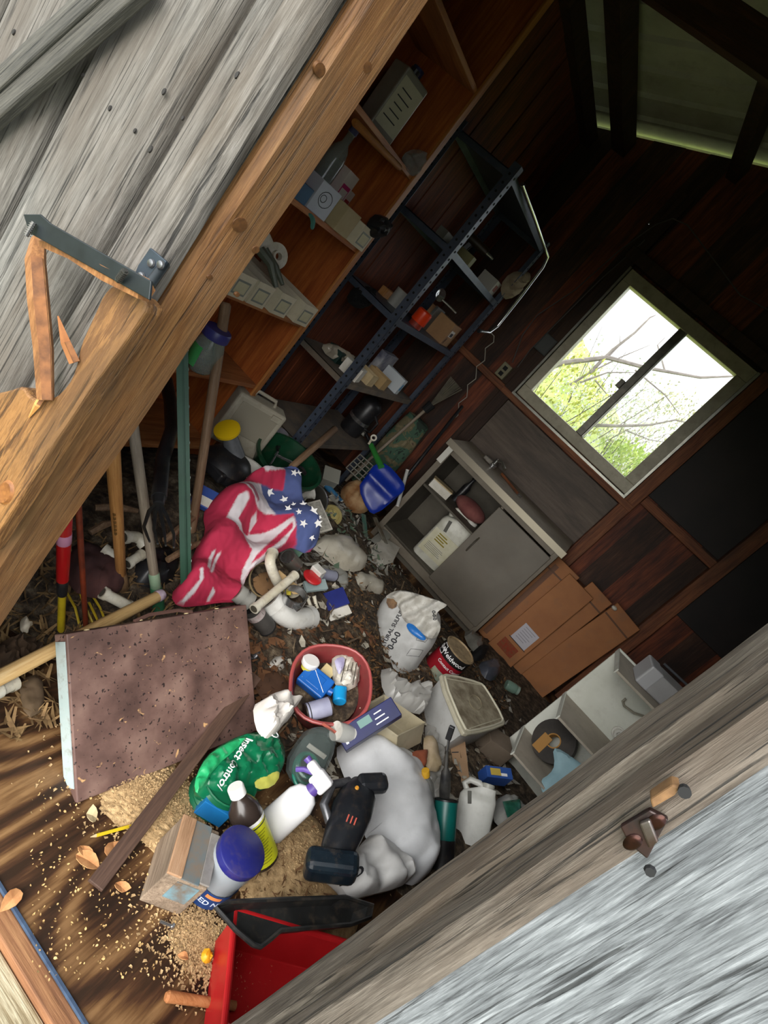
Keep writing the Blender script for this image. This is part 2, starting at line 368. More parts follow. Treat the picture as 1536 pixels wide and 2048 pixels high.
# side walls, roof ---------------------------------------------------
wleft = struct(MB().bx(XL - 0.09, XL - 0.03, YF, YB + 0.1, -0.2, ZE).obj('wall_left', W_DARK))
k = 0; y = YF
while y < YB - 0.01:
    y2 = min(y + 0.155, YB)
    MB().bx(-0.03, 0.0 + 0.004 * (k % 2), y - (y+y2)/2 + 0.004, y2 - (y+y2)/2 - 0.004, 0.0, ZE).obj('plank', W_RED, wleft, loc=(XL, (y+y2)/2, 0)); y = y2; k += 1
MB().bx(XL, XL + 0.07, YF, YB, ZE - 0.09, ZE).obj('top_plate', W_DARK, wleft)
struct(MB().bx(XR, XR + 0.06, YF, YB + 0.1, -0.2, ZE).obj('wall_right', W_RED))
ROOFM = mat('#c9cbb8', '#aeb09c', rough=0.6, scale=3, bump=0.0, dirt=0.35)
def roof(sgn, name):
    b = MB(); vs = []; fs = []; ys = []; y = 0.45
    while y < 4.62:
        ys += [(y, 0), (y + 0.19, 0), (y + 0.205, -0.022), (y + 0.235, -0.022), (y + 0.25, 0)]; y += 0.25
    for (yy, d) in ys:
        for x, z in ((-1.98, ZE - SLOPE * 0.23 + 0.06), (0.0, ZE + SLOPE * 1.75 + 0.06)): vs.append((x * sgn, yy, z + d))
    n = len(ys)
    for i in range(n - 1): fs.append([2*i, 2*i+1, 2*i+3, 2*i+2])
    vs2 = [(v[0], v[1], v[2] + 0.03) for v in vs]; b.add(vs, fs); b.add(vs2, [f[::-1] for f in fs])
    return struct(b.obj(name, ROOFM))
roof(1, 'ceiling'); roof(-1, 'ceiling_right')
def roofz(x): return ZE + SLOPE * (1.75 - abs(x)) + 0.035
for i, (x0, x1) in enumerate(((-1.555, -1.45), (-0.87, -0.79), (-0.16, -0.08))):
    z = roofz((x0+x1)/2)
    o = struct(MB().box((0, 0, -0.06), ((x1-x0), YB - YF, 0.11)).obj('purlin', W_DARK, bevel=0.003)); o.location = ((x0+x1)/2, (YF+YB)/2, z - 0.02)
tie = struct(MB().box((0, 0, 0), (3.4, 0.045, 0.145)).obj('tie_beam', wood(['#2a180d', '#3f2412', '#573318'], axis=0, s=1.4, stretch=10, rough=0.7))); tie.location = (0, 2.62, 2.845)

# back wall with window hole --------------------------------------------
WX0, WX1, WZ0, WZ1 = -0.89, 0.135, 1.335, 2.395
def rake(x): return ZE + SLOPE * (1.75 - abs(x)) + 0.03
wb = thing('wall_back', 'dark red brown plank gable wall around the bright window', 'wall', V(0, YB, 0)); del wb['category']; struct(wb)
BP = [(-1.75, .19), (-1.56, .19), (-1.37, .19), (-1.18, .145), (-1.035, .145)]
edges = [-1.80, -1.56, -1.37, -1.18, -1.035, WX0, -0.63, -0.38, -0.12, WX1, 0.33, 0.52, 0.71, 0.90, 1.09, 1.28, 1.47, 1.75]
WB_MATS = [W_RED, W_DARK, W_RED, wood(['#241813', '#38241a', '#4a2f20', '#5a4436'], axis=2, s=1.6, stretch=9, stain='#1a1412', bump=0.3)]
glints = [aty(1298, 447, YB), aty(1380, 400, YB), aty(1459, 656, YB)]
for i in range(len(edges) - 1):
    a, b_ = edges[i] - 0.001, edges[i + 1] + 0.001; m = MB(); yo = 0.005*(i % 2)
    def seg(z0, z1, x0=a, x1=b_):
        ra, rb = rake(x0), rake(x1); t0, t1 = min(z1, ra), min(z1, rb)
        lo = [V(x0, yo, z0), V(x1, yo, z0), V(x1, 0.03, z0), V(x0, 0.03, z0)]; hi = [V(x0, yo, t0), V(x1, yo, t1), V(x1, 0.03, t1), V(x0, 0.03, t0)]
        m.add(lo + hi, [[3, 2, 1, 0], [4, 5, 6, 7], [0, 1, 5, 4], [1, 2, 6, 5], [2, 3, 7, 6], [3, 0, 4, 7]])
    holes = [g for g in glints if a < g.x < b_]
    if a >= WX0 - 0.01 and b_ <= WX1 + 0.01: zz = [(-0.2, WZ0), (WZ1, 9)]
    else: zz = [(-0.2, 9)]
    for (z0, z1) in zz:
        hs = [h for h in holes if z0 < h.z < z1]
        if hs:
            h = hs[0]; r = 0.0045 if h.z > 2.5 else 0.003
            seg(z0, h.z - r); seg(h.z + r, z1); seg(h.z - r, h.z + r, a, h.x - r); seg(h.z - r, h.z + r, h.x + r, b_)
        else: seg(z0, z1)
    m.obj('plank', WB_MATS[(i * 7 + 1) % 4], wb)
def wb_box(name, x0, x1, d, z0, z1, m): return MB().bx(x0, x1, -d, -0.001, z0, z1).obj(name, m, wb, bevel=0.003)
wb_box('stud', -0.985, -0.90, 0.06, 0.0, 2.9, W_DARK); wb_box('stud', 0.15, 0.235, 0.07, 0.0, 2.9, W_STUD)
wb_box('stud', 0.83, 0.92, 0.07, 0.0, 2.9, W_STUD); wb_box('stud', 1.35, 1.43, 0.07, 0, 2.9, W_STUD)
wb_box('blocking', 0.24, 0.83, 0.06, 1.36, 1.42, W_STUDX); wb_box('blocking', 0.24, 0.83, 0.08, 0.64, 0.70, W_STUDX)
wb_box('blocking', -0.985, 0.235, 0.075, 1.27, 1.315, W_STUDX); wb_box('blocking', -1.75, -0.985, 0.06, 1.27, 1.32, W_STUDX)
wb_box('blocking', -0.985, 0.235, 0.075, 2.42, 2.50, W_DARK)
wb_box('plywood_panel', -0.97, 0.145, 0.03, 0.60, 1.26, wood(['#3a2f25', '#52453a', '#5f5144', '#6a5c4e'], axis=0, s=1.2, stretch=6, rough=0.6, stain='#40352c'))
wb_box('plywood_panel', 0.24, 0.83, 0.02, 1.43, 2.9, mat('#1d1a19', '#2b2422', scale=3, rough=0.7))
wb_box('plywood_panel', 0.93, 1.35, 0.02, 1.0, 2.9, mat('#1d1a19', '#2b2422', scale=3, rough=0.7))

# window --------------------------------------------------------------
CREAM = mat('#b9b29c', '#9c957f', rough=0.5, scale=8, dirt=0.4); ALU = mat('#8b8a80', '#a3a298', rough=0.35, metal=0.6, scale=20)
win = thing('window_1', 'bright two pane sliding window with cream frame in the back wall', 'window', V(0, YB, 0)); del win['category']; struct(win)
def wbx(name, x0, x1, y0, y1, z0, z1, m, p=win, bv=0.004): return MB().bx(x0, x1, y0, y1, z0, z1).obj(name, m, p, bevel=bv)
fr = MB(); T = 0.065
fr.bx(WX0, WX1, -0.05, 0.05, WZ0, WZ0 + T + 0.015); fr.bx(WX0, WX1, -0.05, 0.05, WZ1 - T - 0.02, WZ1); fr.bx(WX0, WX0 + T, -0.05, 0.05, WZ0 + T + .015, WZ1 - T - .02); fr.bx(WX1 - T - 0.02, WX1, -0.05, 0.05, WZ0 + T + .015, WZ1 - T - .02)
fr.obj('window_frame', CREAM, win, bevel=0.004)
tr = MB(); tr.bx(WX0 - 0.02, WX0 - 0.004, -0.068, -0.045, WZ0 - 0.01, WZ1); tr.bx(WX1 - 0.008, WX1 + 0.012, -0.068, -0.045, WZ0 - .01, WZ1); tr.bx(WX0 - 0.02, WX1 + 0.012, -0.075, -0.045, WZ0 - 0.025, WZ0 - 0.005)
tr.obj('metal_edging', ALU, win, bevel=0.002)
MULL = mat('#4d4a42', '#6a665a', rough=0.4, metal=0.3, scale=20)
wbx('mullion', -0.402, -0.352, -0.03, 0.03, WZ0 + .08, WZ1 - .08, MULL); wbx('mullion_track', -0.352, -0.338, -0.045, 0.01, WZ0 + .08, WZ1 - .08, ALU)
lk = wbx('latch', -0.435, -0.40, -0.05, -0.01, 1.80, 1.86, MULL)
PANE = glassy('#dfe8ea', 0.10, 0.1)
wbx('pane', WX0 + T, -0.40, 0.0, 0.004, WZ0 + T, WZ1 - T, PANE, bv=0); wbx('pane', -0.35, WX1 - T - .02, 0.012, 0.016, WZ0 + T, WZ1 - T, PANE, bv=0)

# outside the window: bank, shrubs, bare tree -------------------------------
b = MB(); vs = []; fs = []; n = 30
for j in range(n):
    for i in range(n):
        x = -7 + 11 * i / (n-1); y = 5.2 + 11 * j / (n-1); t = (y - 5.2) / 11
        vs.append((x, y, -0.22 + (1.75 - 0.30 * (x + 0.6)) * (1 - math.exp(-t * 5.0)) / 0.8 + 0.12 * nz((x * 1.3, y, 0))))
for j in range(n-1):
    for i in range(n-1): fs.append([j*n+i, j*n+i+1, (j+1)*n+i+1, (j+1)*n+i])
tag(struct(b.add(vs, fs).obj('grass_bank', mat('#8fa348', '#bcc47a', scale=5, rough=0.9, bump=0.4), smooth=True)), 'bright green grassy bank behind the shed', 'bank')
def shrub(px, py, Y, r, label, c1, c2, n=900, zs=1.0, twigs=True):
    c = aty(px, py, Y); o = thing('shrub', label, 'shrub', V(c.x, Y, -0.2)); rnd = random.Random(px)
    f = MB()
    for k in range(n):
        a = rnd.uniform(0, 2*PI); u = rnd.uniform(-1, 1); rr = r * (0.55 + 0.5 * rnd.random()) * (1 + 0.25 * nz((math.cos(a)*2, math.sin(a)*2, u * 2 + px)))
        s = math.sqrt(1-u*u); p = V(rr*s*math.cos(a), rr*s*math.sin(a), (c.z + 0.2) + rr*u*zs)
        M = Matrix.Rotation(rnd.uniform(0, 6), 3, 'Z') @ Matrix.Rotation(rnd.uniform(0, 3), 3, 'X'); l = rnd.uniform(0.018, 0.038)
        f.add([p + M @ V(-l*.45, 0, 0), p + M @ V(0, -l, 0.01), p + M @ V(l*.45, 0, 0), p + M @ V(0, l, 0.01)], [[0, 1, 2, 3]])
    f.obj('foliage', mat(c1, c2, scale=3, rough=0.8), o)
    s = MB()
    for k in range(14):
        a = rnd.uniform(0, 2*PI); e = V(r*.9*math.cos(a), r*.9*math.sin(a), c.z + 0.2 + r*zs*rnd.uniform(-.2, 1.05))
        s.tube([V(0, 0, 0), V(e.x*.3, e.y*.3, e.z*.5), e], [.012, .007, .003], 5)
    s.obj('stem', mat('#5d5348'), o); return o
shrub(1120, 790, 6.6, 0.55, 'yellow green flowering shrub outside the window, lower left of the pane', '#a8b43e', '#d9dc6e', 900)
shrub(1175, 850, 8.2, 0.95, 'hazy grey green shrub outside the left window pane', '#b5bcb0', '#d2d8cc', 4200)
shrub(1310, 880, 8.8, 0.75, 'brown green shrub outside the right window pane', '#a8a68a', '#c9c9a8', 3000)
shrub(1240, 935, 6.2, 0.30, 'low bright green bush at the bottom of the right pane', '#9cbc3a', '#c9dc60', 1200)
tree = thing('bare_tree', 'bare branching tree outside the window', 'tree', V(-2.4, 6.4, -0.2))
def br(pts, r0, r1, Y0=6.4):
    P = [aty(p[0], p[1], Y0 + (p[2] if len(p) > 2 else 0)) - V(-2.4, 6.4, -0.2) for p in pts]
    k = len(P); MB().tube(P, [r0 + (r1 - r0) * i / (k - 1) for i in range(k)], 6).obj('branch', BARK, tree, smooth=True)
BARK = mat('#8a827c', '#a59d98', scale=20, rough=0.9)
br([(1060, 745), (1130, 725), (1215, 715), (1290, 735), (1400, 755), (1480, 752)], .035, .008)
br([(1180, 745), (1225, 700), (1270, 665), (1300, 635), (1312, 630)], .02, .004); br([(1160, 765), (1215, 745), (1270, 745)], .012, .004)
br([(1140, 770), (1180, 745), (1240, 715), (1300, 690)], .014, .003); br([(1180, 850), (1240, 852), (1300, 850), (1350, 840), (1395, 850)], .02, .004)
br([(1215, 715), (1240, 690), (1240, 670)], .01, .003); br([(1330, 742), (1315, 690), (1330, 675)], .01, .003); br([(1270, 740), (1330, 790), (1360, 830)], .01, .003)
br([(960, 1000), (1000, 850), (1060, 745)], .08, .035); br([(1190, 760), (1215, 790), (1230, 800)], .008, .003); br([(1250, 860), (1300, 880), (1370, 890)], .008, .003)
MB().tube([V(0, 0, 0), V(-.1, .1, 1.0), aty(960, 1000, 6.4) - V(-2.4, 6.4, -.2)], [.12, .1, .08], 8).obj('trunk', BARK, tree, smooth=True)
# ================================================================ PLACEMENT HELPERS
def mpp(P): return float(RC[2] @ (np.array(P) - CAM)) / FPX           # metres per photo pixel at P
def upright(b, t, zb):
    P = np.array(atz(b[0], b[1], zb)); d = ray(*t); A = np.stack([d, -np.array([0, 0, 1.0])], 1)
    s = np.linalg.lstsq(A, P - CAM, rcond=None)[0]; return Vector(P), float(s[1])
def G(x, y, cx, cy, sx, sy): return math.exp(-((x-cx)/sx)**2 - ((y-cy)/sy)**2)
def sstep(t, a, b): t = max(0, min(1, (t-a)/(b-a))); return t*t*(3-2*t)
def heap(x, y):
    h = 0.24*G(x, y, -1.15, 2.25, .42, .75) + 0.12*G(x, y, -.55, 2.35, .35, .5) + 0.06*G(x, y, -.2, 2.9, .6, .6) + .05*G(x, y, .4, 2.4, .35, .45) + 0.10*G(x, y, -1.0, 3.3, .4, .4) + .07*G(x, y, -1.05, 1.35, .3, .4)
    h += .022*sstep(y, 1.75, 2.2)
    return h * sstep(y + 0.25*max(0, -x - .4), 1.15, 1.75) * (1 - sstep(y, 3.45, 3.78) * (1 if -0.9 < x < 0.2 else 0.3))
def on(px, py, dz=0.0):
    z = dz
    for k in range(14):
        P = atz(px, py, z); z = 0.5*z + 0.5*(heap(P.x, P.y) + dz)
    return atz(px, py, z)
def plane(P0, n):
    P0 = np.array(P0, float); n = np.array(n, float)
    return lambda px, py: (lambda d: Vector(CAM + d * (((P0 - CAM) @ n) / (d @ n))))(ray(px, py))
from mathutils.geometry import delaunay_2d_cdt
def inpoly(x, y, P):
    c = False; n = len(P); j = n - 1
    for i in range(n):
        if (P[i][1] > y) != (P[j][1] > y) and x < (P[j][0]-P[i][0])*(y-P[i][1])/(P[j][1]-P[i][1])+P[i][0]: c = not c
        j = i
    return c
def smoothpoly(P, it=2):
    for _ in range(it):
        Q = []; n = len(P)
        for i in range(n):
            a, b = P[i], P[(i+1) % n]; Q += [(a[0]*.75+b[0]*.25, a[1]*.75+b[1]*.25), (a[0]*.25+b[0]*.75, a[1]*.25+b[1]*.75)]
        P = Q
    return P
def pillow(out, pl, n, T, Tb=0.01, step=6, wr=0.006, wf=0.05, D=25, seed=0, col=None, hfn=None, origin=None, smooth_out=1, crease=0.0):
    """closed, inflated body over an outline; returns builder (local to origin) and vertex colours"""
    out = smoothpoly(out, smooth_out) if smooth_out else out
    O = np.array(out); x0, y0 = O.min(0); x1, y1 = O.max(0); pts = [Vector(p) for p in out]; nb = len(pts)
    rnd = random.Random(seed); y = y0 + step/2; row = 0
    A = O; B = np.roll(O, -1, 0); AB = B - A; L2 = (AB**2).sum(1) + 1e-9
    def dist(px, py):
        p = np.array([px, py]); t = np.clip(((p - A)*AB).sum(1)/L2, 0, 1); return float(np.sqrt((((A + AB*t[:, None]) - p)**2).sum(1)).min())
    while y < y1:
        x = x0 + (step/2 if row % 2 else step)
        while x < x1:
            if inpoly(x, y, out):
                if dist(x, y) > step*0.45: pts.append(Vector((x + rnd.uniform(-.15, .15)*step, y + rnd.uniform(-.15, .15)*step)))
            x += step
        y += step*0.87; row += 1
    edges = [(i, (i+1) % nb) for i in range(nb)]
    vv, ee, ff, *_ = delaunay_2d_cdt(pts, edges, [], 1, 1e-4)
    n = Vector(n).normalized(); top = []; bot = []; cols = []; org = Vector(origin) if origin is not None else Vector((0, 0, 0))
    for v in vv:
        d = dist(v.x, v.y); e = 0.0 if d < 0.4 else min(1.0, d / D); s = math.sqrt(max(0, 1-(1-e)**2))
        q = nz((v.x*wf, v.y*wf, seed*3.7)); q2 = nz((v.x*wf*2.3+9, v.y*wf*2.3, seed*1.3))
        h = T*s + wr*min(1, e*3)*(q*1.2 + 0.6*q2) - crease*min(1, e*3)*(abs(nz((v.x*wf*.8, v.y*wf*.8+4, seed)))<0.06)
        if hfn: h += hfn(v.x, v.y) * min(1, e*4)
        P = pl(v.x, v.y); top.append(P + n*max(h, 0.0006 if d > .4 else 0) - org); bot.append(P - n*(Tb*s + (0.0006 if d > .4 else 0)) - org)
        cols.append(lin(col(v.x, v.y))[:3] if col else None)
    m = MB(); k = len(top)
    e1 = top[ff[0][1]] - top[ff[0][0]]; e2 = top[ff[0][2]] - top[ff[0][0]]
    flip = sum((top[f[1]]-top[f[0]]).cross(top[f[2]]-top[f[0]]).dot(n) for f in ff[:40]) < 0
    F1 = [f[::-1] if flip else list(f) for f in ff]; m.add(top + bot, F1 + [[i + k for i in f][::-1] for f in F1])
    # close the rim: merge by doubling faces is avoided, rim verts coincide
    m.col = cols + cols if col else None
    VX = np.array([(v.x, v.y) for v in vv]); TP = np.array([tuple(t) for t in top])
    def surf(px, py, lift=0.003):
        d2 = ((VX - (px, py))**2).sum(1); ix = np.argsort(d2)[:4]; w_ = 1/(d2[ix] + .3); p = (TP[ix]*w_[:, None]).sum(0)/w_.sum()
        # keep the photo-pixel direction, take the height from the neighbours
        q = pl(px, py) - org; hh = (Vector(p) - q).dot(n); return q + n*(hh + lift)
    m.surf = surf
    return m
def vcol(o, cols):
    a = o.data.color_attributes.new('Col', 'FLOAT_COLOR', 'POINT')
    for i, c in enumerate(cols): a.data[i].color = (c[0], c[1], c[2], 1)
def soft(name, label, cat, out, pl, n, T, m, group=None, part=None, base=None, **kw):
    """a one-mesh soft thing (bag, rag, heap) standing at its base"""
    cx = sum(p[0] for p in out)/len(out); cy = sum(p[1] for p in out)/len(out); o0 = pl(cx, cy)
    b = pillow(out, pl, n, T, origin=o0, **kw); o = b.obj(name, m, None, smooth=True, loc=o0)
    if b.col: vcol(o, b.col)
    return tag(o, label, cat, group)
def hz(z): return plane((0, 0, z), (0, 0, 1)), (0, 0, 1)

# ================================================================ BOOKSHELF on the left wall
BX = -1.40
bs = thing('bookshelf', 'orange brown built-in wooden bookshelf along the left wall', 'bookshelf', V(-1.575, 1.61, 0))
def rel(o, m, name, mt, **kw):
    off = o.matrix_world.translation.copy() if False else o.location.copy()
    m.v = [v - off for v in m.v]; return m.obj(name, mt, o, **kw)
rel(bs, MB().bx(-1.749, -1.735, 0.85, 2.37, 0, 2.5), 'back_panel', W_SHELF)
rel(bs, MB().bx(-1.735, BX, 2.348, 2.372, 0, 2.5), 'side_panel', W_SHELF, bevel=0.002)
rel(bs, MB().bx(-1.735, BX, 0.85, 0.874, 0, 2.5), 'side_panel', W_SHELF, bevel=0.002)
rel(bs, MB().bx(BX, BX + 0.012, 2.338, 2.375, 0, 2.5), 'face_strip', wood(['#7a4420', '#a5672f', '#b98048'], axis=2, s=1.5, stretch=12, rough=0.5), bevel=0.002)
SHZ = [0.26, 0.645, 1.0, 1.395, 1.745, 2.12]
for z in SHZ: rel(bs, MB().bx(-1.735, BX, 0.874, 2.348, z - 0.02, z), 'shelf', W_SHELFH, bevel=0.002)

# ================================================================ STEEL SHELVING
STEEL = mat('#3b4452', '#4a5362', rough=0.45, metal=0.25, scale=14, dirt=0.4); HOLE = mat('#0a0a0c', rough=0.9)
DUST = mat('#5a5650', '#77695a', rough=0.8, scale=10, dirt=0.7)
ss = thing('steel_shelving', 'blue grey slotted steel shelving unit in the left corner', 'shelving', V(-1.5, 3.4, 0))
SX0, SX1, SY0, SY1 = -1.70, -1.30, 2.87, 3.93
for x, sx in ((SX0, 1), (SX1, -1)):
    for y, sy in ((SY0, 1), (SY1, -1)):
        m = MB().bx(x, x + sx*0.045, y, y + sy*0.003, 0, 2.13).bx(x, x + sx*0.003, y, y + sy*0.045, 0, 2.13)
        p = rel(ss, m, 'post', STEEL)
        h = MB()
        for k in range(46):
            z = 0.05 + k*0.045
            h.lathe([(0.0065, 0), (0.0065, 0.0012)], 8, frame((x + sx*0.024, y - 0.0006, z), (0, -1, 0)))
            h.lathe([(0.0065, 0), (0.0065, 0.0012)], 8, frame((x + (0.0006 if x == SX1 else 0.003), y + sy*0.024, z), (1, 0, 0)))
        q = rel(ss, h, 'bolt_holes', HOLE); q.parent = p; q['kind'] = 'stuff'
for z in (0.40, 0.835, 1.255, 1.675, 2.09):
    m = MB().bx(SX0 + .004, SX1 - .004, SY0 + .004, SY1 - .004, z - 0.004, z)
    m.bx(SX1 - .006, SX1 - .004, SY0 + .004, SY1 - .004, z - 0.035, z); m.bx(SX0 + .004, SX1 - .004, SY0 + .004, SY0 + .006, z - 0.035, z)
    m.bx(SX0 + .004, SX0 + .006, SY0, SY1, z - 0.035, z); m.bx(SX0, SX1, SY1 - .006, SY1 - .004, z - 0.035, z)
    rel(ss, m, 'shelf', DUST if z < 0.9 else STEEL)

# ================================================================ CABINET with counter
CABM = mat('#6e675c', '#625b50', rough=0.5, scale=4, dirt=0.25); CABIN = mat('#5e584c', '#4c463c', rough=0.7, scale=5)
cab = thing('base_cabinet', 'grey beige metal base cabinet with a missing left door under the window', 'cabinet', V(-0.37, 4.06, 0))
X0, X1, YC = -0.855, 0.118, 3.80
m = MB().bx(X0, X0+.02, YC, 4.31, 0, .82).bx(X1-.02, X1, YC, 4.31, 0, .82).bx(X0, X1, 4.30, 4.315, 0, .82).bx(X0+.02, X1-.02, YC+.05, 4.30, .085, .10)
rel(cab, m, 'body', CABIN)
m = MB().bx(X0-.005, X0+.035, YC-.02, YC, 0.0, .82).bx(X1-.03, X1+.004, YC-.02, YC, 0, .82).bx(X0+.035, X1-.03, YC-.018, YC, .05, .105).bx(X0+.035, X1-.03, YC-.018, YC, .785, .82).bx(-.345, -.325, YC-.018, YC, .105, .785)
rel(cab, m, 'face_frame', mat('#7a7163', '#675e50', rough=0.55, scale=7, dirt=.4), bevel=0.002)
rel(cab, MB().bx(X0+.02, X1-.02, YC+.03, YC+.035, 0, .05), 'toe_kick', CABIN)
rel(cab, MB().bx(X0+.02, -.335, YC+.02, 4.30, .50, .515), 'shelf', CABIN)
d = rel(cab, MB().bx(-.352, .098, YC-.04, YC-.019, .10, .775), 'door', CABM, bevel=0.004)
hx = MB().tube([V(-.30, YC-.041, .42), V(-.30, YC-.065, .44), V(-.30, YC-.065, .52), V(-.30, YC-.041, .54)], .006, 8); q = rel(cab, hx, 'handle', mat('#8a8478', rough=.3, metal=.8), smooth=True); q.parent = d
ct = rel(cab, MB().bx(X0-.03, X1+.02, YC-.035, 4.335, .825, .865), 'countertop', mat('#9a8f80', '#7c7264', rough=.5, scale=5, dirt=.6), bevel=.006)
rel(cab, MB().bx(X0-.035, X1+.025, YC-.042, YC-.034, .822, .868), 'metal_edge', mat('#a39a8a', rough=.35, metal=.6))
rel(cab, MB().bar(V(X0+.01, YC-.03, .70), V(X0+.012, YC-.03, .83), .04, .006, (1, 0, 0)), 'white_strip', mat('#d5d2c8', rough=.4))

# ================================================================ helpers for common goods
def jug(name, label, P, h, wd, dp, ang, m, capm, group=None, lab=None):
    """flat sided handled jug with neck on one side"""
    o = thing(name, label, 'jug', P if isinstance(P, Matrix) else frame(P) @ rotz(ang), group)
    b = MB(); zs = [0, .02, .70, .78, .86, .92, .97, 1.0]; wx = [.46, .5, .5, .5, .45, .34, .26, .24]; ox = [0, 0, 0, 0, .02, .10, .18, .2]
    n = 20; vs = []; fs = []
    for z, w_, o_ in zip(zs, wx, ox):
        for k in range(n):
            a = 2*PI*k/n; c, s_ = math.cos(a), math.sin(a); e = 0.35
            vs.append(((abs(c)**e*(1 if c > 0 else -1)*w_ + o_)*wd, abs(s_)**e*(1 if s_ > 0 else -1)*0.5*dp*(1 if z < .8 else .75), z*h*.93))
    for i in range(len(zs)-1):
        for k in range(n): fs.append([i*n+k, i*n+(k+1) % n, (i+1)*n+(k+1) % n, (i+1)*n+k])
    fs += [list(range(n))[::-1], [(len(zs)-1)*n+k for k in range(n)]]
    b.add(vs, fs).obj('body', m, o, smooth=True)
    MB().tube([V(-.30*wd, 0, .78*h), V(-.44*wd, 0, .90*h), V(-.30*wd, 0, .98*h), V(-.05*wd, 0, .97*h), V(.12*wd, 0, .90*h)], .09*wd, 10).obj('handle', m, o, smooth=True)
    MB().lathe([(.17*wd, .92*h), (.17*wd, h), (.15*wd, 1.01*h)], 18, Matrix.Translation((.2*wd, 0, 0))).obj('cap', capm, o, smooth=True)
    MB().box((-.22*wd, -.5*dp - .001, .70*h), (.10*wd, .004, .20*h), Matrix.Rotation(-.25, 3, 'Y')).obj('handle_slot', mat('#55544c', rough=.6), o, bevel=.0015)
    if lab: MB().bx(-.44*wd, .44*wd, -.5*dp-.003, -.5*dp-.001, .12*h, .58*h).obj('label_sheet', lab, o)
    return o
WHITE = mat('#d9d7d0', '#c6c3ba', rough=.4, scale=8, dirt=.35); WHITE2 = mat('#e4e3df', rough=.35); CREAMP = mat('#cbbf9f', '#b8ab8b', rough=.5, scale=6, dirt=.4)
BLACK = mat('#141416', '#232326', rough=.4, scale=12, dirt=.25); BLACKR = mat('#101012', rough=.8); CHROME = mat('#b5b5b5', rough=.2, metal=.9)
CARD = mat('#a9825a', '#97714c', rough=.8, scale=6, dirt=.3); CARDL = mat('#c8b48c', '#b7a079', rough=.8, scale=8, dirt=.3); PAPER = mat('#dedad0', '#cfc9bb', rough=.8, scale=10, dirt=.25)
INK = mat('#2b2b30', rough=.8); INKR = mat('#b5202c', rough=.6); INKW = mat('#eeeeee', rough=.6)
PVC = mat('#d8d3c4', '#c6bda6', rough=.4, scale=12, dirt=.45)

# ---------------- on and in the cabinet
P = V(-.60, 3.99, .101)
j = jug('plastic_jug', 'white plastic jug with yellow lettered label inside the open cabinet bay', V(-.475, 3.98, .101), .43, .24, .16, 0.15, mat('#d3d2c6', '#bfbdae', rough=.4, scale=7, dirt=.3), WHITE, lab=mat('#cfcbb4', '#c2bd9d', rough=.6, scale=18))
for k in range(4): MB().bx(-.06, .03 - .02*(k % 2), -.0845, -.0835, .17 + k*.018, .179 + k*.018).obj('yellow_print', mat('#8a7a1c', rough=.7), j)
for k in range(5): MB().bx(-.08, .06 - .01*(k % 3), -.0845, -.0835, .085 + k*.012, .089 + k*.012).obj('print_line', mat('#8d8c84'), j)
o = thing('red_rag', 'faded red rag bundled on the cabinet shelf', 'rag', V(-.50, 4.0, .515)); b = MB()
n = 16
vs = [(.13*math.cos(2*PI*i/n)*math.sin(PI*(j_+.01)/8)*(1+.3*nz((i, j_, 1))), .1*math.sin(2*PI*i/n)*math.sin(PI*(j_+.01)/8)*(1+.3*nz((i, j_, 4))), .06 + .06*math.cos(PI*j_/8)*(1+.2*nz((i, j_, 7)))) for j_ in range(9) for i in range(n)]
fs = [[a*n+i, a*n+(i+1) % n, (a+1)*n+(i+1) % n, (a+1)*n+i] for a in range(8) for i in range(n)]
b.add(vs, fs).obj('cloth', mat('#6d3a38', '#84504a', rough=.95, scale=12), o, smooth=True)
o = thing('tin_box', 'small pale box at the left end of the cabinet shelf', 'box', frame((-.74, 3.92, .515)) @ rotz(.3)); MB().box((0, 0, .03), (.16, .07, .06)).obj('body', PAPER, o, bevel=.003); MB().box((0, 0, .063), (.165, .075, .008)).obj('lid', CARDL, o)
o = thing('spray_bottle', 'dark bottle standing behind the pale box in the cabinet', 'bottle', V(-.64, 4.1, .515)); MB().lathe([(.03, 0), (.03, .13), (.012, .17), (.012, .2)], 16).obj('body', BLACK, o, smooth=True); MB().lathe([(.016, .2), (.016, .225)], 14).obj('cap', BLACKR, o)
# countertop clutter
P = atz(1005, 935, .866)
o = thing('faucet_parts', 'small metal faucet with crumpled foil on the cabinet countertop', 'faucet', V(-.62, 4.12, .866)); MB().lathe([(.03, 0), (.03, .02), (.014, .03), (.014, .07)], 16).obj('base', CHROME, o, smooth=True); MB().tube([V(0, 0, .06), V(.04, -.03, .075), V(.09, -.07, .06)], .012, 8).obj('spout', mat('#77736a', rough=.35, metal=.6), o, smooth=True); MB().box((-.05, .0, .02), (.07, .05, .03)).obj('valve_body', mat('#8c857a', '#5d574e', rough=.5, scale=30), o, bevel=.006)
o = thing('chisel', 'thin wooden stick lying on the cabinet countertop', 'stick', V(-.45, 4.1, .868)); MB().bar(V(-.09, .06, .008), V(.1, -.06, .008), .016, .014).obj('shaft', W_STUDX, o); MB().bar(V(.1, -.06, .008), V(.13, -.08, .008), .012, .006).obj('tip', CHROME, o)

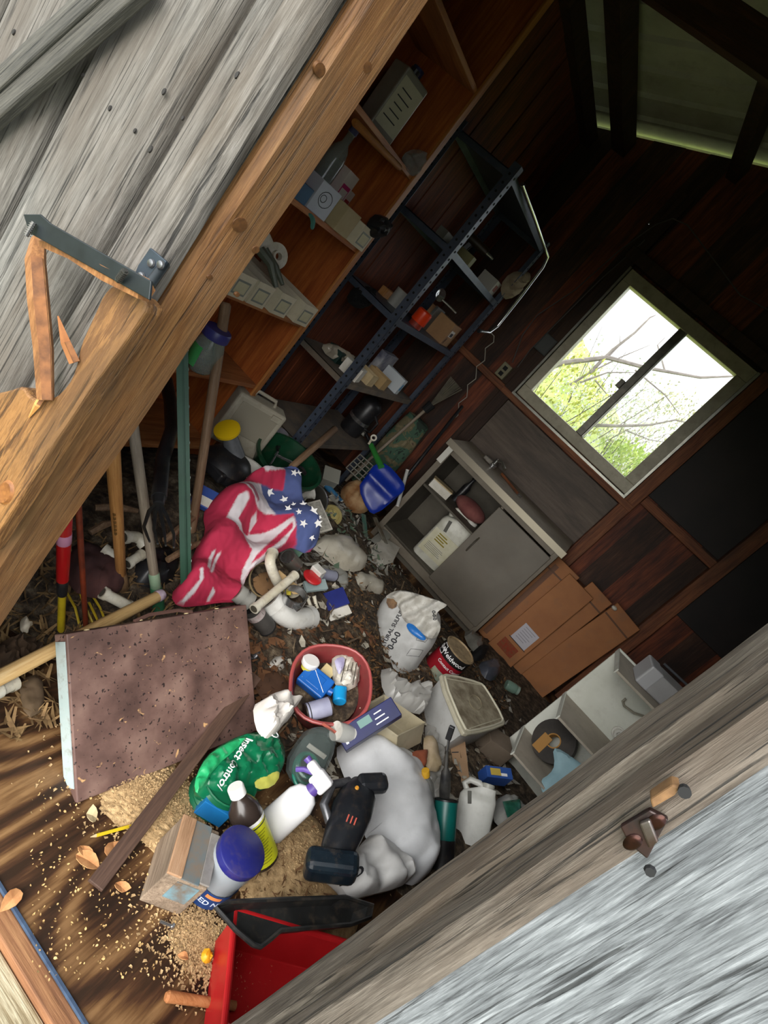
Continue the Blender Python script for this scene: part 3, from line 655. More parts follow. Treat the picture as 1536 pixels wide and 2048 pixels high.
# ---------------- brown cartons leaning beside the cabinet
CTN = mat('#a56c3e', '#8f5a32', rough=.7, scale=3, dirt=.35)
ctn_defs = [(-.0, .135, .33, .76), (.19, .355, .515, .80), (.40, .53, .72, .82)]
for i, (lean, xa, xb, h) in enumerate(ctn_defs):
    y0 = 4.02 + .012*i; o = thing('flat_carton', ['flat brown panel carton leaning nearest the cabinet', 'tall middle brown flat carton with torn edge beside the papered one', 'rightmost brown flat carton behind the white cubby'][i], 'carton', frame((xa, y0, 0.0)))
    wd = xb - xa + (.03 if i else .0); M = Matrix.Rotation(-.16, 4, 'X') @ Matrix.Rotation((.0, .06, .10)[i], 4, 'Y')
    b = MB().box((wd/2, .02, h/2), (wd, .035, h)); b.v = [M @ v for v in b.v]; b.obj('body', CTN, o, bevel=.004)
    b = MB().box((wd/2, .0, h - .10), (wd*.96, .004, .012)); b.v = [M @ v for v in b.v]; b.obj('flap_crease', mat('#5d3818'), o)
    if i == 0:
        b = MB().bx(.02, .055, -.0005, .0012, .03, h-.05); b.v = [M @ v for v in b.v]; b.obj('seam', mat('#6d4222'), o)
    if i == 1:
        b = MB().bx(.0, .001, 0, .001, 0, .001)
o2 = thing('flat_carton', 'brown flat carton with white paper notice and red stamp', 'carton', frame((.24, 3.985, 0.0))); M = Matrix.Rotation(-.14, 4, 'X') @ Matrix.Rotation(.03, 4, 'Y')
def cbx(x0, x1, y0, y1, z0, z1, nm, mm, **kw): b = MB().bx(x0, x1, y0, y1, z0, z1); b.v = [M @ v for v in b.v]; return b.obj(nm, mm, o2, **kw)
cbx(0, .22, 0, .03, 0, .74, 'body', CTN, bevel=.004); cbx(.06, .19, -.003, -.001, .16, .30, 'paper_notice', mat('#b9b6bd', rough=.8)); cbx(.05, .20, -.0045, -.003, .155, .160, 'notice_edge', INK)
for k in range(6): cbx(.08, .17 - .01*(k % 3), -.004, -.0031, .28 - k*.018, .283 - k*.018, 'print_line', mat('#77747c'))
cbx(.04, .17, -.003, -.001, .05, .13, 'red_stamp', mat('#8c2f18', '#7a4a28', rough=.8, scale=60))
o = thing('door_knob', 'small pale round knob on the carton top', 'knob', V(.62, 4.15, .757)); MB().lathe([(.012, 0), (.02, .008), (.018, .02), (.006, .026)], 16).obj('body', PAPER, o, smooth=True)
# ================================================================ HEAP OF RUBBISH ON THE FLOOR (uncountable debris)
def heap_mat():
    m, nt, b = _base('dirt_heap'); b.inputs['Roughness'].default_value = .95
    tc = N(nt, 'ShaderNodeTexCoord'); n1 = N(nt, 'ShaderNodeTexNoise', i_Scale=26.0, i_Detail=8.0, i_Roughness=.7); nt.links.new(tc.outputs['Object'], n1.inputs['Vector'])
    r = ramp(nt, ['#1d1813', '#3a3026', '#574939', '#7c6c57', '#a89c88'], [.3, .43, .52, .62, .75], n1.outputs['Fac']); nt.links.new(r.outputs[0], b.inputs['Base Color'])
    bp = N(nt, 'ShaderNodeBump', i_Strength=.8, i_Distance=.02); nt.links.new(n1.outputs['Fac'], bp.inputs['Height']); nt.links.new(bp.outputs[0], b.inputs['Normal']); return m
b = MB(); nx, ny = 120, 110; vs = []; fs = []
for j in range(ny):
    for i in range(nx):
        x = -1.72 + 3.2*i/(nx-1); y = 1.12 + 2.95*j/(ny-1); h = heap(x, y)
        vs.append((x, y, h + (0.025*nz((x*9, y*9, 0)) + .012*nz((x*25, y*25, 3)))*min(1, h*18) - 0.006))
for j in range(ny-1):
    for i in range(nx-1): fs.append([j*nx+i, j*nx+i+1, (j+1)*nx+i+1, (j+1)*nx+i])
tag(b.add(vs, fs).obj('debris_heap', heap_mat(), smooth=True), 'brown dirt and rubbish heap covering the shed floor', 'debris', kind='stuff')
def scatter(name, label, n, area, size, m, seed, lift=.004, thin=.25, curl=.4, keep=None):
    """loose flakes lying over the heap, one uncountable object"""
    rnd = random.Random(seed); b = MB(); k = 0
    while k < n:
        px, py = rnd.uniform(area[0], area[2]), rnd.uniform(area[1], area[3])
        if keep and not keep(px, py, rnd): continue
        P = on(px, py, lift + rnd.uniform(0, .012))
        if P.y > 3.72 or P.x < -1.66 or P.x > 1.6: continue
        l = rnd.uniform(*size); w_ = l*rnd.uniform(thin*.6, thin*1.4)
        M = Matrix.Rotation(rnd.uniform(0, 6.3), 3, 'Z') @ Matrix.Rotation(rnd.uniform(-.5, .5), 3, 'X') @ Matrix.Rotation(rnd.uniform(-.5, .5), 3, 'Y'); c = curl*l*rnd.random()
        b.add([P + M @ V(-l/2, -w_*.3, c*.3), P + M @ V(0, -w_/2, 0), P + M @ V(l/2, 0, c), P + M @ V(0, w_/2, 0), P + M @ V(-l/2, w_*.3, c*.3)], [[0, 1, 3, 4], [1, 2, 3]]); k += 1
    o = b.obj(name, m); return tag(o, label, 'litter', kind='stuff')
DRY = mat('#6a4a2c', '#8f6a42', rough=.9, scale=30)
scatter('dry_leaves', 'dry brown leaf litter in front of the cabinet', 1500, (690, 1120, 1010, 1420), (.012, .035), DRY, 1)
scatter('dark_scraps', 'dark scraps and twigs spread through the rubbish heap', 900, (420, 980, 1010, 1560), (.02, .06), mat('#2c221a', '#4a3828', rough=.9, scale=20), 2, thin=.2)
scatter('paper_scraps', 'pale paper and plastic scraps in the rubbish heap', 260, (560, 960, 1000, 1560), (.02, .06), mat('#b9b2a2', '#98907f', rough=.8, scale=20), 3, thin=.5)
scatter('twig_litter', 'dry twigs and leaves along the left wall behind the tool handles', 700, (0, 1060, 480, 1480), (.03, .09), mat('#6f5536', '#96784e', rough=.9, scale=20), 4, thin=.12, lift=.01)
scatter('green_scraps', 'greenish packaging scraps around the blue shovel', 90, (640, 1020, 800, 1140), (.03, .07), mat('#4a6a55', '#7d8a72', rough=.6, scale=15), 5, thin=.35)
scatter('plastic_scraps', 'grey plastic and paper bits between the flag and the cabinet', 220, (600, 950, 820, 1150), (.03, .08), mat('#7d7a72', '#a5a196', rough=.5, scale=15), 12, thin=.3)
scatter('stick_litter', 'thin sticks and wire ends strewn through the middle of the heap', 260, (480, 980, 1000, 1540), (.05, .13), mat('#4a3a2a', '#7d6a50', rough=.8, scale=15), 13, thin=.06)
scatter('brown_shreds', 'brown cardboard shreds around the red bucket', 300, (480, 1230, 780, 1480), (.02, .07), mat('#7d5535', '#5a3a22', rough=.9, scale=15), 14, thin=.4)
scatter('white_shreds', 'white shreds between the square bucket and the cubby', 120, (840, 1380, 1040, 1640), (.02, .06), mat('#a8a49a', '#8a857a', rough=.7, scale=15), 15, thin=.4)
# sawdust piles ---------------------------------------------------
SAW = mat('#c9a97c', '#a0825a', rough=.95, scale=60, bump=.6)
def dust(label, cx, cy, rx, ry, ang, h, n, seed):
    C = atz(cx, cy, 0); R_ = rotz(ang); b = MB(); m_ = 40; vs = []; fs = []
    for j in range(m_):
        for i in range(m_):
            u, v = -1 + 2*i/(m_-1), -1 + 2*j/(m_-1); d = math.hypot(u, v) * (1 + .25*nz((u*2, v*2, seed)))
            z = h*max(0, 1-d*d)**.8 + .003*nz((u*14, v*14, seed)) - .004 - (.01 if d > 1 else 0); vs.append(R_ @ V(u*rx, v*ry, z))
    for j in range(m_-1):
        for i in range(m_-1): fs.append([j*m_+i, j*m_+i+1, (j+1)*m_+i+1, (j+1)*m_+i])
    rnd = random.Random(seed)
    for k in range(n):
        r = abs(rnd.gauss(0, .75)); a = rnd.uniform(0, 2*PI); u, v = r*math.cos(a), r*math.sin(a); d = r
        p = R_ @ V(u*rx, v*ry, 0); p.z = max(0, h*max(0, 1-d*d)**.8) + .002; l = rnd.uniform(.002, .006); M = Matrix.Rotation(rnd.uniform(0, 6), 3, 'Z')
        b.add([p + M @ V(-l, -l*.5, 0), p + M @ V(l, -l*.4, .002), p + M @ V(l*.6, l*.6, .001), p + M @ V(-l*.7, l*.5, .003)], [[0, 1, 2, 3]])
    b.add(vs, fs); o = b.obj('sawdust', SAW, loc=(C.x, C.y, .002)); return tag(o, label, 'sawdust', kind='stuff')
dust('tan sawdust heap with mouse droppings between the blue lidded jar and the black tray', 590, 1735, .26, .20, .5, .05, 900, 1)
dust('sawdust spill below the speckled brown panel', 300, 1590, .22, .13, .2, .022, 1500, 2)
dust('sawdust and chips trailing beside the red bin', 400, 1890, .10, .08, .3, .006, 2600, 3)
scatter('droppings', 'dark droppings and bark bits on the sawdust heap', 170, (430, 1650, 680, 1800), (.008, .03), mat('#5d3f28', '#7d5a38', rough=.9, scale=20), 9, lift=.05, thin=.2)
scatter('wood_chips', 'tiny pale wood chips sprinkled over the plywood floor', 700, (60, 1560, 470, 1960), (.003, .008), mat('#c9a873', '#a98550', rough=.9, scale=20), 10, lift=.002, thin=.6)

# ================================================================ BIG SPECKLED PANEL, PLANK, WOOD BOX
def speck_mat():
    m, nt, b = _base('speckled_brown'); b.inputs['Roughness'].default_value = .6
    tc = N(nt, 'ShaderNodeTexCoord'); n1 = N(nt, 'ShaderNodeTexNoise', i_Scale=7.0, i_Detail=6.0); n2 = N(nt, 'ShaderNodeTexNoise', i_Scale=75.0, i_Detail=3.0); n3 = N(nt, 'ShaderNodeTexNoise', i_Scale=38.0, i_Detail=6.0, i_Distortion=.8)
    for n_ in (n1, n2): nt.links.new(tc.outputs['Object'], n_.inputs['Vector'])
    mp = N(nt, 'ShaderNodeMapping'); mp.inputs['Location'].default_value = (3, 5, 1); nt.links.new(tc.outputs['Object'], mp.inputs[0]); nt.links.new(mp.outputs[0], n3.inputs['Vector'])
    r1 = ramp(nt, ['#4a352f', '#684e46', '#82675c'], [.34, .5, .66], n1.outputs['Fac'])
    r2 = ramp(nt, ['#000000', '#ffffff'], [.62, .66], n2.outputs['Fac']); r3 = ramp(nt, ['#000000', '#ffffff'], [.67, .73], n3.outputs['Fac'])
    x1 = N(nt, 'ShaderNodeMix', data_type='RGBA'); x1.inputs['B'].default_value = lin('#2a1e1c'); nt.links.new(r2.outputs[0], x1.inputs['Factor']); nt.links.new(r1.outputs[0], x1.inputs['A'])
    x2 = N(nt, 'ShaderNodeMix', data_type='RGBA'); x2.inputs['B'].default_value = lin('#c49a6a'); nt.links.new(r3.outputs[0], x2.inputs['Factor']); nt.links.new(x1.outputs['Result'], x2.inputs['A'])
    nt.links.new(x2.outputs['Result'], b.inputs['Base Color']); return m
A, B_, D_ = V(-.659, 1.079, .25), V(-.538, 1.678, .302), V(-.329, 1.018, .0)
ex = (B_ - A).normalized(); ey = (D_ - A); ey = (ey - ex*ey.dot(ex)).normalized(); ez = ex.cross(ey); ez = ez if ez.z > 0 else -ez
Mx = Matrix.Identity(4)
for i in range(3): Mx[i][0] = ex[i]; Mx[i][1] = ey[i]; Mx[i][2] = ez[i]; Mx[i][3] = (A + ez*.012)[i]
o = thing('cabinet_drawer_box', 'large speckled brown metal box leaning on the floor with a chipped white side', 'box', Mx)
sg = 1 if ex.cross(ey).dot(ez) > 0 else -1
SP = speck_mat(); TH = .062
MB().bx(0, .62, 0, .425, -TH, 0).obj('body', SP, o, bevel=.003)
MB().bx(-.0025, -.0005, .02, .39, -TH+.008, -.008).obj('white_side_paint', mat('#a9b5b3', '#9fb0ae', rough=.5, scale=10, dirt=.8), o)
for k, (x, y) in enumerate(((.22, -.006), (.38, -.004), (.5, -.004), (.06, -.003))): MB().lathe([(.008, 0), (.006, .003)], 10, frame((x, y+.003, -.012), (0, -1, 0))).obj('rivet', mat('#c9b48a'), o)
MB().tube([V(.20, -.004, -.01), V(.25, -.016, -.012), V(.35, -.016, -.012), V(.40, -.004, -.01)], .006, 6).obj('handle', mat('#5a4038', rough=.5), o, smooth=True)
# long plank
p0, p1 = atz(190, 1772, .012), atz(512, 1352, .14); o = thing('wood_strip', 'long dark brown wooden strip slanting across the floor beside the speckled box', 'plank', frame(p0, p1 - p0, (1, 0, 0)))
L_ = (p1 - p0).length; b = MB().box((0, 0, L_/2), (.042, .012, L_)); b.obj('board', wood(['#33221a', '#4a3428', '#5d4538'], axis=2, s=2, stretch=12, rough=.7), o, bevel=.002)
# orange splinter leaning piece behind plank
# painted wood box: block standing on the floor
P, h = upright((318, 1770), (385, 1640), 0.0); M = frame(P) @ rotz(-.75)
Mb = frame(atz(335, 1755, .0)) @ rotz(math.radians(33))
o = thing('wooden_box', 'small worn wooden box with blue paint and grey metal plate by the jar', 'box', Mb)
WBX = wood(['#5a4a3a', '#857361', '#a8957e'], axis=1, s=2.5, stretch=12, bump=.5, stain='#6a5c4c')
MB().bx(-.055, .055, -.075, .075, 0, .13).obj('body', WBX, o, bevel=.003)
MB().bx(-.018, .03, -.076, .076, .1305, .134).obj('blue_top_slat', mat('#5a6c72', '#75685a', rough=.7, scale=25), o, bevel=.001); MB().bx(.03, .056, -.07, .06, .1305, .137).obj('metal_plate', mat('#a5a09a', '#85807a', rough=.45, metal=.3, scale=20), o, bevel=.001)
MB().bx(-.057, -.018, -.076, .076, .1305, .138).obj('wood_slat', wood(['#7d5c40', '#a58060', '#b8977a'], axis=1, s=3, stretch=12), o, bevel=.002); MB().bx(-.02, .04, -.0772, -.0755, .05, .12).obj('blue_paint', mat('#6d98a6', '#6a5a4a', rough=.7, scale=18), o)

# ================================================================ RED BIN AND BLACK TRAY at the doorway
RED = mat('#b31f22', '#a0181c', rough=.3, scale=6); BLK = mat('#1a1a1a', '#2a2a29', rough=.45, scale=10, dirt=.35)
o = thing('red_bin', 'bright red plastic bin at the bottom right of the doorway', 'bin', frame(atz(560, 1990, 0.0)) @ rotz(math.radians(48)))
o.location = V(.345, 1.135, 0); o.rotation_euler = (0, 0, math.radians(38))
MB().open_box(.30, .20, .13, .006, 1.12).obj('body', RED, o, bevel=.004)
b = MB(); 
for s_, (x0, x1, y0, y1) in enumerate(((-.18, .18, -.122, -.108), (-.18, .18, .108, .122), (-.18, -.165, -.122, .122), (.165, .18, -.122, .122))): b.bx(x0, x1, y0, y1, .122, .134)
b.obj('rim', RED, o, bevel=.005)
# black tray: open trough, shallow, resting on the red bin
tp = [atz(432, 1812, .15), atz(500, 1945, .145), atz(555, 1880, .15), atz(700, 1862, .15), atz(735, 1812, .15), atz(688, 1797, .16)]
C = V(.235, 1.235, .138); o = thing('black_tray', 'black plastic tray tipped over the red bin', 'tray', C)
out = [(430, 1815), (455, 1805), (560, 1800), (690, 1795), (745, 1812), (740, 1835), (700, 1850), (560, 1862), (540, 1880), (520, 1895), (505, 1890), (470, 1860)]
pl = plane((0, 0, .155), (0, 0, 1)); T_ = [pl(*p) - C for p in out]; nn = len(out); cen = sum(T_, V(0, 0, 0))/nn
inn = [cen + (p - cen)*.93 for p in T_]; low = [cen + (p - cen)*.80 - V(0, 0, .0) for p in T_]
for p in low: p.z = -.005
lowo = [cen + (p - cen)*.83 for p in T_]
for p in lowo: p.z = -.012
fs = []
for i in range(nn):
    j = (i+1) % nn; fs += [[i, j, nn+j, nn+i], [nn+i, nn+j, 2*nn+j, 2*nn+i], [3*nn+i, 3*nn+j, j, i]]
fs += [[2*nn+i for i in range(nn)], [3*nn+i for i in range(nn)][::-1]]
MB().add(T_ + inn + low + lowo, fs).obj('body', BLK, o, bevel=.003); MB().tube([p + V(0, 0, .002) for p in T_], .006, 6, closed=True).obj('rim', BLK, o, smooth=True)
o = thing('orange_stick', 'orange brown wooden stick on the floor below the red bin', 'stick', atz(400, 1975, .012)); a_, b_ = atz(336, 1993, .012) - o.location, atz(470, 2012, .02) - o.location
MB().cyl(a_, b_, .012, .010, 12).obj('shaft', wood(['#7d4a26', '#a5683a', '#b87e50'], axis=0, s=3, stretch=10), o, smooth=True); MB().lathe([(.012, 0), (.008, .006)], 12, frame(a_, a_-b_)).obj('end_cap', wood(['#7d4a26', '#a5683a', '#b87e50'], axis=0, s=3, stretch=10), o)
# small floor bits
o = thing('yellow_pencil', 'yellow pencil on the floor beside the sawdust spill', 'pencil', atz(230, 1663, .006)); a_, b_ = atz(192, 1671, .006)-o.location, atz(268, 1650, .008)-o.location
MB().cyl(a_, b_, .0045, .0045, 6).obj('shaft', mat('#d6b81e'), o); MB().cyl(a_, a_ + (a_-b_).normalized()*.014, .0045, .0008, 6).obj('tip', CARDL, o)
o = thing('hex_bolt', 'shiny steel bolt on the plywood floor below the wooden box', 'bolt', atz(335, 1846, .006)); a_, b_ = atz(320, 1842, .007)-o.location, atz(343, 1852, .007)-o.location
MB().cyl(a_, b_, .004, .004, 10).obj('shank', CHROME, o, smooth=True); MB().cyl(b_, b_ + (b_-a_).normalized()*.005, .008, .008, 6).obj('head', CHROME, o)
LEAFM = mat('#b5794a', '#c99562', rough=.8, scale=40)
for i, (px, py, s_, lb) in enumerate(((172, 1722, .032, 'curled orange leaf lying alone below the yellow pencil'), (166, 1704, .02, 'small orange leaf touching the curled one'), (182, 1633, .022, 'pale cream leaf scrap near the pencil tip'), (22, 1800, .026, 'orange leaf on the door sill'), (240, 1776, .02, 'orange leaf beside the wooden box foot'), (225, 1700, .03, 'brown leaf by the long wooden strip'), (365, 1915, .014, 'small pale leaf near the red bin corner'), (355, 1807, .018, 'tan leaf at the wooden box corner'))):
    P = atz(px, py, .006); M = rotz(random.uniform(0, 6)); b = MB(); n_ = 10
    vs = [V(0, 0, .006)] + [V(s_*math.cos(2*PI*k/n_)*(1.2 if k == 0 else .9), s_*.62*math.sin(2*PI*k/n_), .002 + .010*abs(math.sin(PI*k/n_*2+i))) for k in range(n_)]
    b.add([M @ v for v in vs], [[0, k+1, (k+1) % n_+1] for k in range(n_)]); oo = b.obj('dry_leaf', LEAFM if i != 2 else CARDL, loc=P); so_ = oo.modifiers.new('s', 'SOLIDIFY'); so_.thickness = .0012; tag(oo, lb, 'leaf', 'fallen leaves on the plywood floor')
o = soft('yellow_tag', 'crumpled yellow plastic tag tucked against the red bin', 'tag', [(400, 1912), (412, 1892), (425, 1910), (422, 1925), (408, 1928)], *hz(.012), .012, mat('#d9a021', rough=.4), step=4, D=6, wf=.2)

# ================================================================ FLAG
FR, FW, FB = '#b52848', '#d2cacd', '#4a5788'
fo = [(588, 930), (602, 945), (600, 985), (612, 1025), (632, 1055), (637, 1085), (615, 1110), (585, 1095), (572, 1098), (560, 1105), (530, 1120), (505, 1135), (488, 1165), (478, 1205), (440, 1205), (400, 1212), (355, 1215), (340, 1190), (362, 1165), (378, 1130), (395, 1090), (412, 1065), (405, 1030), (418, 1008), (440, 985), (478, 972), (500, 948), (560, 938)]
stripes = [  # (polygon in photo pixels, colour); later wins
 ([(478, 985), (500, 945), (565, 940), (566, 985), (500, 980)], FR), ([(505, 946), (562, 934), (563, 948), (520, 960)], FW),
 ([(562, 928), (592, 925), (604, 945), (602, 990), (566, 985)], FB),
 ([(455, 990), (515, 978), (528, 1010), (545, 1040), (500, 1035), (470, 1010)], FW), ([(514, 978), (602, 985), (640, 1060), (640, 1090), (600, 1112), (580, 1085), (572, 1045), (542, 1040), (527, 1010)], FB),
 ([(436, 1060), (452, 1025), (468, 1020), (475, 1030), (460, 1060), (478, 1075), (500, 1070), (492, 1050), (500, 1040), (508, 1050), (496, 1070), (520, 1068), (555, 1060), (560, 1068), (515, 1085), (500, 1110), (488, 1080), (465, 1078)], FW),
 ([(478, 1080), (520, 1075), (572, 1050), (576, 1070), (560, 1098), (530, 1120), (500, 1140), (488, 1165), (478, 1208), (472, 1205), (485, 1140), (496, 1110)], FW),
 ([(505, 1120), (540, 1085), (570, 1060), (572, 1072), (545, 1098), (512, 1125), (498, 1132)], FR), ([(466, 995), (480, 992), (502, 1022), (498, 1028), (478, 1012)], '#9a5a66'),
 ([(396, 1158), (412, 1120), (420, 1116), (404, 1160)], FW), ([(404, 1165), (424, 1122), (432, 1118), (425, 1135), (412, 1162)], FW), ([(352, 1215), (368, 1198), (384, 1180), (380, 1165), (386, 1162), (391, 1178), (380, 1198), (362, 1214)], FW), ([(412, 1203), (416, 1186), (424, 1192), (418, 1203)], FW)]
def fcol(x, y):
    acc = np.zeros(3)
    for dx, dy in ((-.8, -.5), (.8, .5), (.3, -.8), (-.3, .8)):
        c = FR
        for p, cc in stripes:
            if inpoly(x+dx, y+dy, p): c = cc
        acc += np.array(lin(c)[:3])
    return tuple(acc/4)
def fh(x, y):
    return .035*math.sin((x*.8 + y*.45)/21) + .022*math.sin((x*.3 - y)/14 + 1) + .05*math.exp(-(((x-470)/40)**2 + ((y-1040)/50)**2)) - .03*math.exp(-(((x-500)/25)**2+((y-1070)/18)**2))
fpl = plane(tuple(atz(520, 1080, .30)), (.12, -.35, .93))
o0 = fpl(490, 1090); b = pillow(fo, fpl, (.12, -.35, .93), .05, Tb=.02, step=2.5, wr=.006, wf=.05, D=22, seed=3, col=fcol, hfn=fh, origin=o0)
fl = thing('flag', 'stars and stripes flag draped in a heap over the rubbish', 'flag', o0)
cl = b.obj('cloth', vcol_mat(.9), fl, smooth=True); vcol(cl, b.col)
import bisect
def star(px, py, r, rot):
    P = fpl(px, py); n = Vector((.12, -.35, .93)).normalized(); e = min(1, 1); h = .05 + fh(px, py) + .012
    # nearest cloth vertex height
    best = min(range(len(b.v)//2), key=lambda i: (b.v[i] + o0 - (P + n*h)).length_squared); Q = b.v[best]
    c_ = (Vector(CAM) - (Q + o0)).normalized(); M = frame(Q + c_*.006, (n*.6 + c_*.6)); pts = []
    for k in range(10): a = rot + PI*k/5; q = r if k % 2 == 0 else r*.42; pts.append((q*math.cos(a), q*math.sin(a)))
    MB().prism(pts, 0, .0012, M).obj('star', mat('#e6e4e2', rough=.9), fl)
for (px, py, r) in ((541, 987, 11), (566, 1000, 10), (580, 953, 8), (594, 950, 7), (565, 1030, 9), (577, 1015, 6), (593, 1020, 8), (577, 1043, 7), (607, 1043, 11), (588, 1070, 9), (618, 1069, 11), (617, 1090, 7), (630, 1057, 5)): star(px, py, r*mpp(fpl(px, py)), random.uniform(0, 1))
# ================================================================ GENERIC BUILDERS FOR THE CLUTTER
CAMV = Vector(CAM)
def tocam(P): return (CAMV - Vector(P)).normalized()
def pipe(name, label, pts, r, m, group=None, cat='pipe', rings=(), hollow=True):
    P = [atz(*p) for p in pts]; o = thing(name, label, cat, P[0], group); Q = [p - P[0] for p in P]
    if len(Q) > 2:
        S = []
        for i in range(len(Q)-1):
            for t in range(5): S.append(Q[i].lerp(Q[i+1], t/5))
        S.append(Q[-1]); Q2 = []
        for i in range(len(S)): a, b_ = S[max(i-2, 0)], S[min(i+2, len(S)-1)]; Q2.append((a + S[i]*2 + b_)/4 if 1 < i < len(S)-2 else S[i])
    else: Q2 = Q
    MB().tube(Q2, r, 16).obj('tube', m, o, smooth=True)
    for e, d in ((Q2[0], Q2[0]-Q2[1]), (Q2[-1], Q2[-1]-Q2[-2])):
        d = d.normalized(); MB().lathe([(r*1.18, -r*.9), (r*1.18, .001), (r*.86, .001), (r*.86, -.004)], 16, frame(e, d), cap0=False, cap1=False).obj('socket', m, o, smooth=True)
        if hollow: MB().lathe([(r*.85, -.001), (r*.85, .0012)], 14, frame(e, d)).obj('bore', mat('#4a4438', rough=.9), o)
    return o
def can(name, label, p0, p1, r, body, endm, cat='can', group=None, band=None):
    p0, p1 = Vector(p0), Vector(p1); L = (p1-p0).length; o = thing(name, label, cat, frame(p0, p1-p0), group)
    MB().lathe([(r*.97, 0), (r, .004), (r, L-.004), (r*.97, L)], 24).obj('label_wrap', body, o, smooth=True)
    for z in (0, L): MB().lathe([(r*.9, z-.002), (r*1.03, z-.003), (r*1.03, z+.003), (r*.9, z+.002), (r*.88, z)], 24).obj('end', endm, o, smooth=True)
    if band: MB().lathe([(r*1.006, L*.0+.01), (r*1.006, .014)], 24, cap0=False, cap1=False).obj('band', band, o)
    return o
def bottle(name, label, p0, p1, r, body, capm, prof=None, labm=None, lab=(.1, .6), cat='bottle', capr=.42, x=None, group=None):
    p0, p1 = Vector(p0), Vector(p1); L = (p1-p0).length; o = thing(name, label, cat, frame(p0, p1-p0, x), group)
    prof = prof or [(.9, 0), (1, .02), (1, .62), (.92, .72), (.6, .82), (.36, .88), (.36, .9)]
    MB().lathe([(a*r, b_*L) for a, b_ in prof], 24).obj('body', body, o, smooth=True)
    MB().lathe([(capr*r, .885*L), (capr*r, .985*L), (capr*.9*r, L)], 24).obj('cap', capm, o, smooth=True)
    if labm: MB().lathe([(r*1.008, lab[0]*L), (r*1.008, lab[1]*L)], 24, cap0=False, cap1=False).obj('label_wrap', labm, o, smooth=True)
    return o, L
def boxpx(name, label, a, b_, z, d, h, m, cat='box', up=None, bevel=.002, lid=None, group=None):
    """box whose long side runs between two photo points on height z; d = other side, h = thickness upwards"""
    A, B = atz(a[0], a[1], z), atz(b_[0], b_[1], z); L = (B-A).length
    o = thing(name, label, cat, frame((A+B)/2, up or (0, 0, 1), B-A), group)
    MB().box((0, 0, h/2), (L, d, h)).obj('body', m, o, bevel=bevel)
    if lid is not None: MB().box((0, 0, h + .001), (L*.9, d*.8, .002)).obj('label_sheet', lid, o)
    return o
def stick(name, label, a, b_, r0, r1, m, cat='handle', group=None, parts=()):
    a, b_ = Vector(a), Vector(b_); L = (b_-a).length; o = thing(name, label, cat, frame(a, b_-a), group)
    MB().lathe([(r0*.7, 0), (r0, .008), ((r0+r1)/2, L/2), (r1, L-.008), (r1*.7, L)], 14).obj('shaft', m, o, smooth=True)
    for (nm, t0, t1, ra, rb, mm) in parts: MB().lathe([(ra*.9, t0*L), (ra, t0*L+.004), (rb, t1*L-.004), (rb*.9, t1*L)], 16).obj(nm, mm, o, smooth=True)
    return o, L
def HW(c): return wood(c, axis=2, s=2.5, stretch=10, rough=.65, bump=.25)
H_GREY = HW(['#6a5c4c', '#8f8170', '#a89a88']); H_TAN = HW(['#8a5a2c', '#b07a42', '#c4935a']); H_PALE = HW(['#a5804e', '#c9a46c', '#d9bb88']); H_BROWN = HW(['#5d4632', '#7d6148', '#957a60'])

# ================================================================ LONG TOOLS LEANING BY THE LEFT JAMB
def lean(bot, top, zb, xt, ext=0.0):
    b0 = atz(bot[0], bot[1], zb); t0 = atx(top[0], top[1], xt); return b0, t0 + (t0-b0)*ext
b0, t0 = lean((383, 1065), (452, 605), .22, -1.36); stick('wooden_pole', 'long weathered brown wooden pole leaning in front of the bookshelf', b0, t0, .017, .020, H_BROWN)
b0, t0 = lean((374, 1185), (366, 700), .16, -1.22, .12)
o = thing('fence_post', 'dark green steel fence post leaning beside the brown pole', 'post', frame(b0, t0-b0, (1, -1, 0))); L_ = (t0-b0).length; GRN = mat('#1f4a34', '#173a29', rough=.4, scale=10, metal=.2)
MB().bx(-.019, .019, -.002, .002, 0, L_).bx(-.019, -.015, -.02, .0, 0, L_).bx(.015, .019, -.02, 0, 0, L_).obj('channel', GRN, o); MB().bx(-.004, .004, .002, .016, 0, L_).obj('web', GRN, o)
for k in range(14): MB().lathe([(.0045, 0), (.0045, .001)], 8, frame((0, .0165, .06 + k*(L_-.1)/14), (0, 1, 0))).obj('stud_hole', mat('#b9c2ba', rough=.5), o)
b0, t0 = lean((318, 995), (330, 800), .50, -1.30, .25)
o = thing('hand_cultivator', 'black rubber gripped garden fork with curved tines beside the green post', 'fork', frame(b0, t0-b0, (1, 0, 0))); L_ = (t0-b0).length
MB().tube([V(0, 0, 0), V(.005, 0, L_*.3), V(.03, 0, L_*.55), V(.02, 0, L_*.8), V(0, 0, L_)], .024, 12).obj('grip', BLACK, o, smooth=True)
MB().lathe([(.016, -.03), (.02, 0)], 12).obj('ferrule', mat('#3a3a3c', rough=.4, metal=.6), o)
for k in range(4): s_ = (k-1.5)*.022; MB().tube([V(0, 0, -.02), V(s_*.8, .0, -.07), V(s_*1.3, -.02, -.16), V(s_*1.0, -.05, -.24)], [.007, .006, .005, .003], 6).obj('tine', mat('#25262a', '#3a3833', rough=.5, metal=.4, scale=20), o, smooth=True)
b0, t0 = lean((314, 1190), (268, 868), .12, -1.05, .2); o, L_ = stick('garden_hoe', 'grey wooden handle with green painted socket left of the fork', b0, t0, .016, .017, H_GREY, parts=(('green_band', .04, .13, .0185, .0185, mat('#6d8f72', '#8a9a80', rough=.7, scale=30)), ('socket', -.10, .05, .022, .020, mat('#2f6a48', rough=.5))))
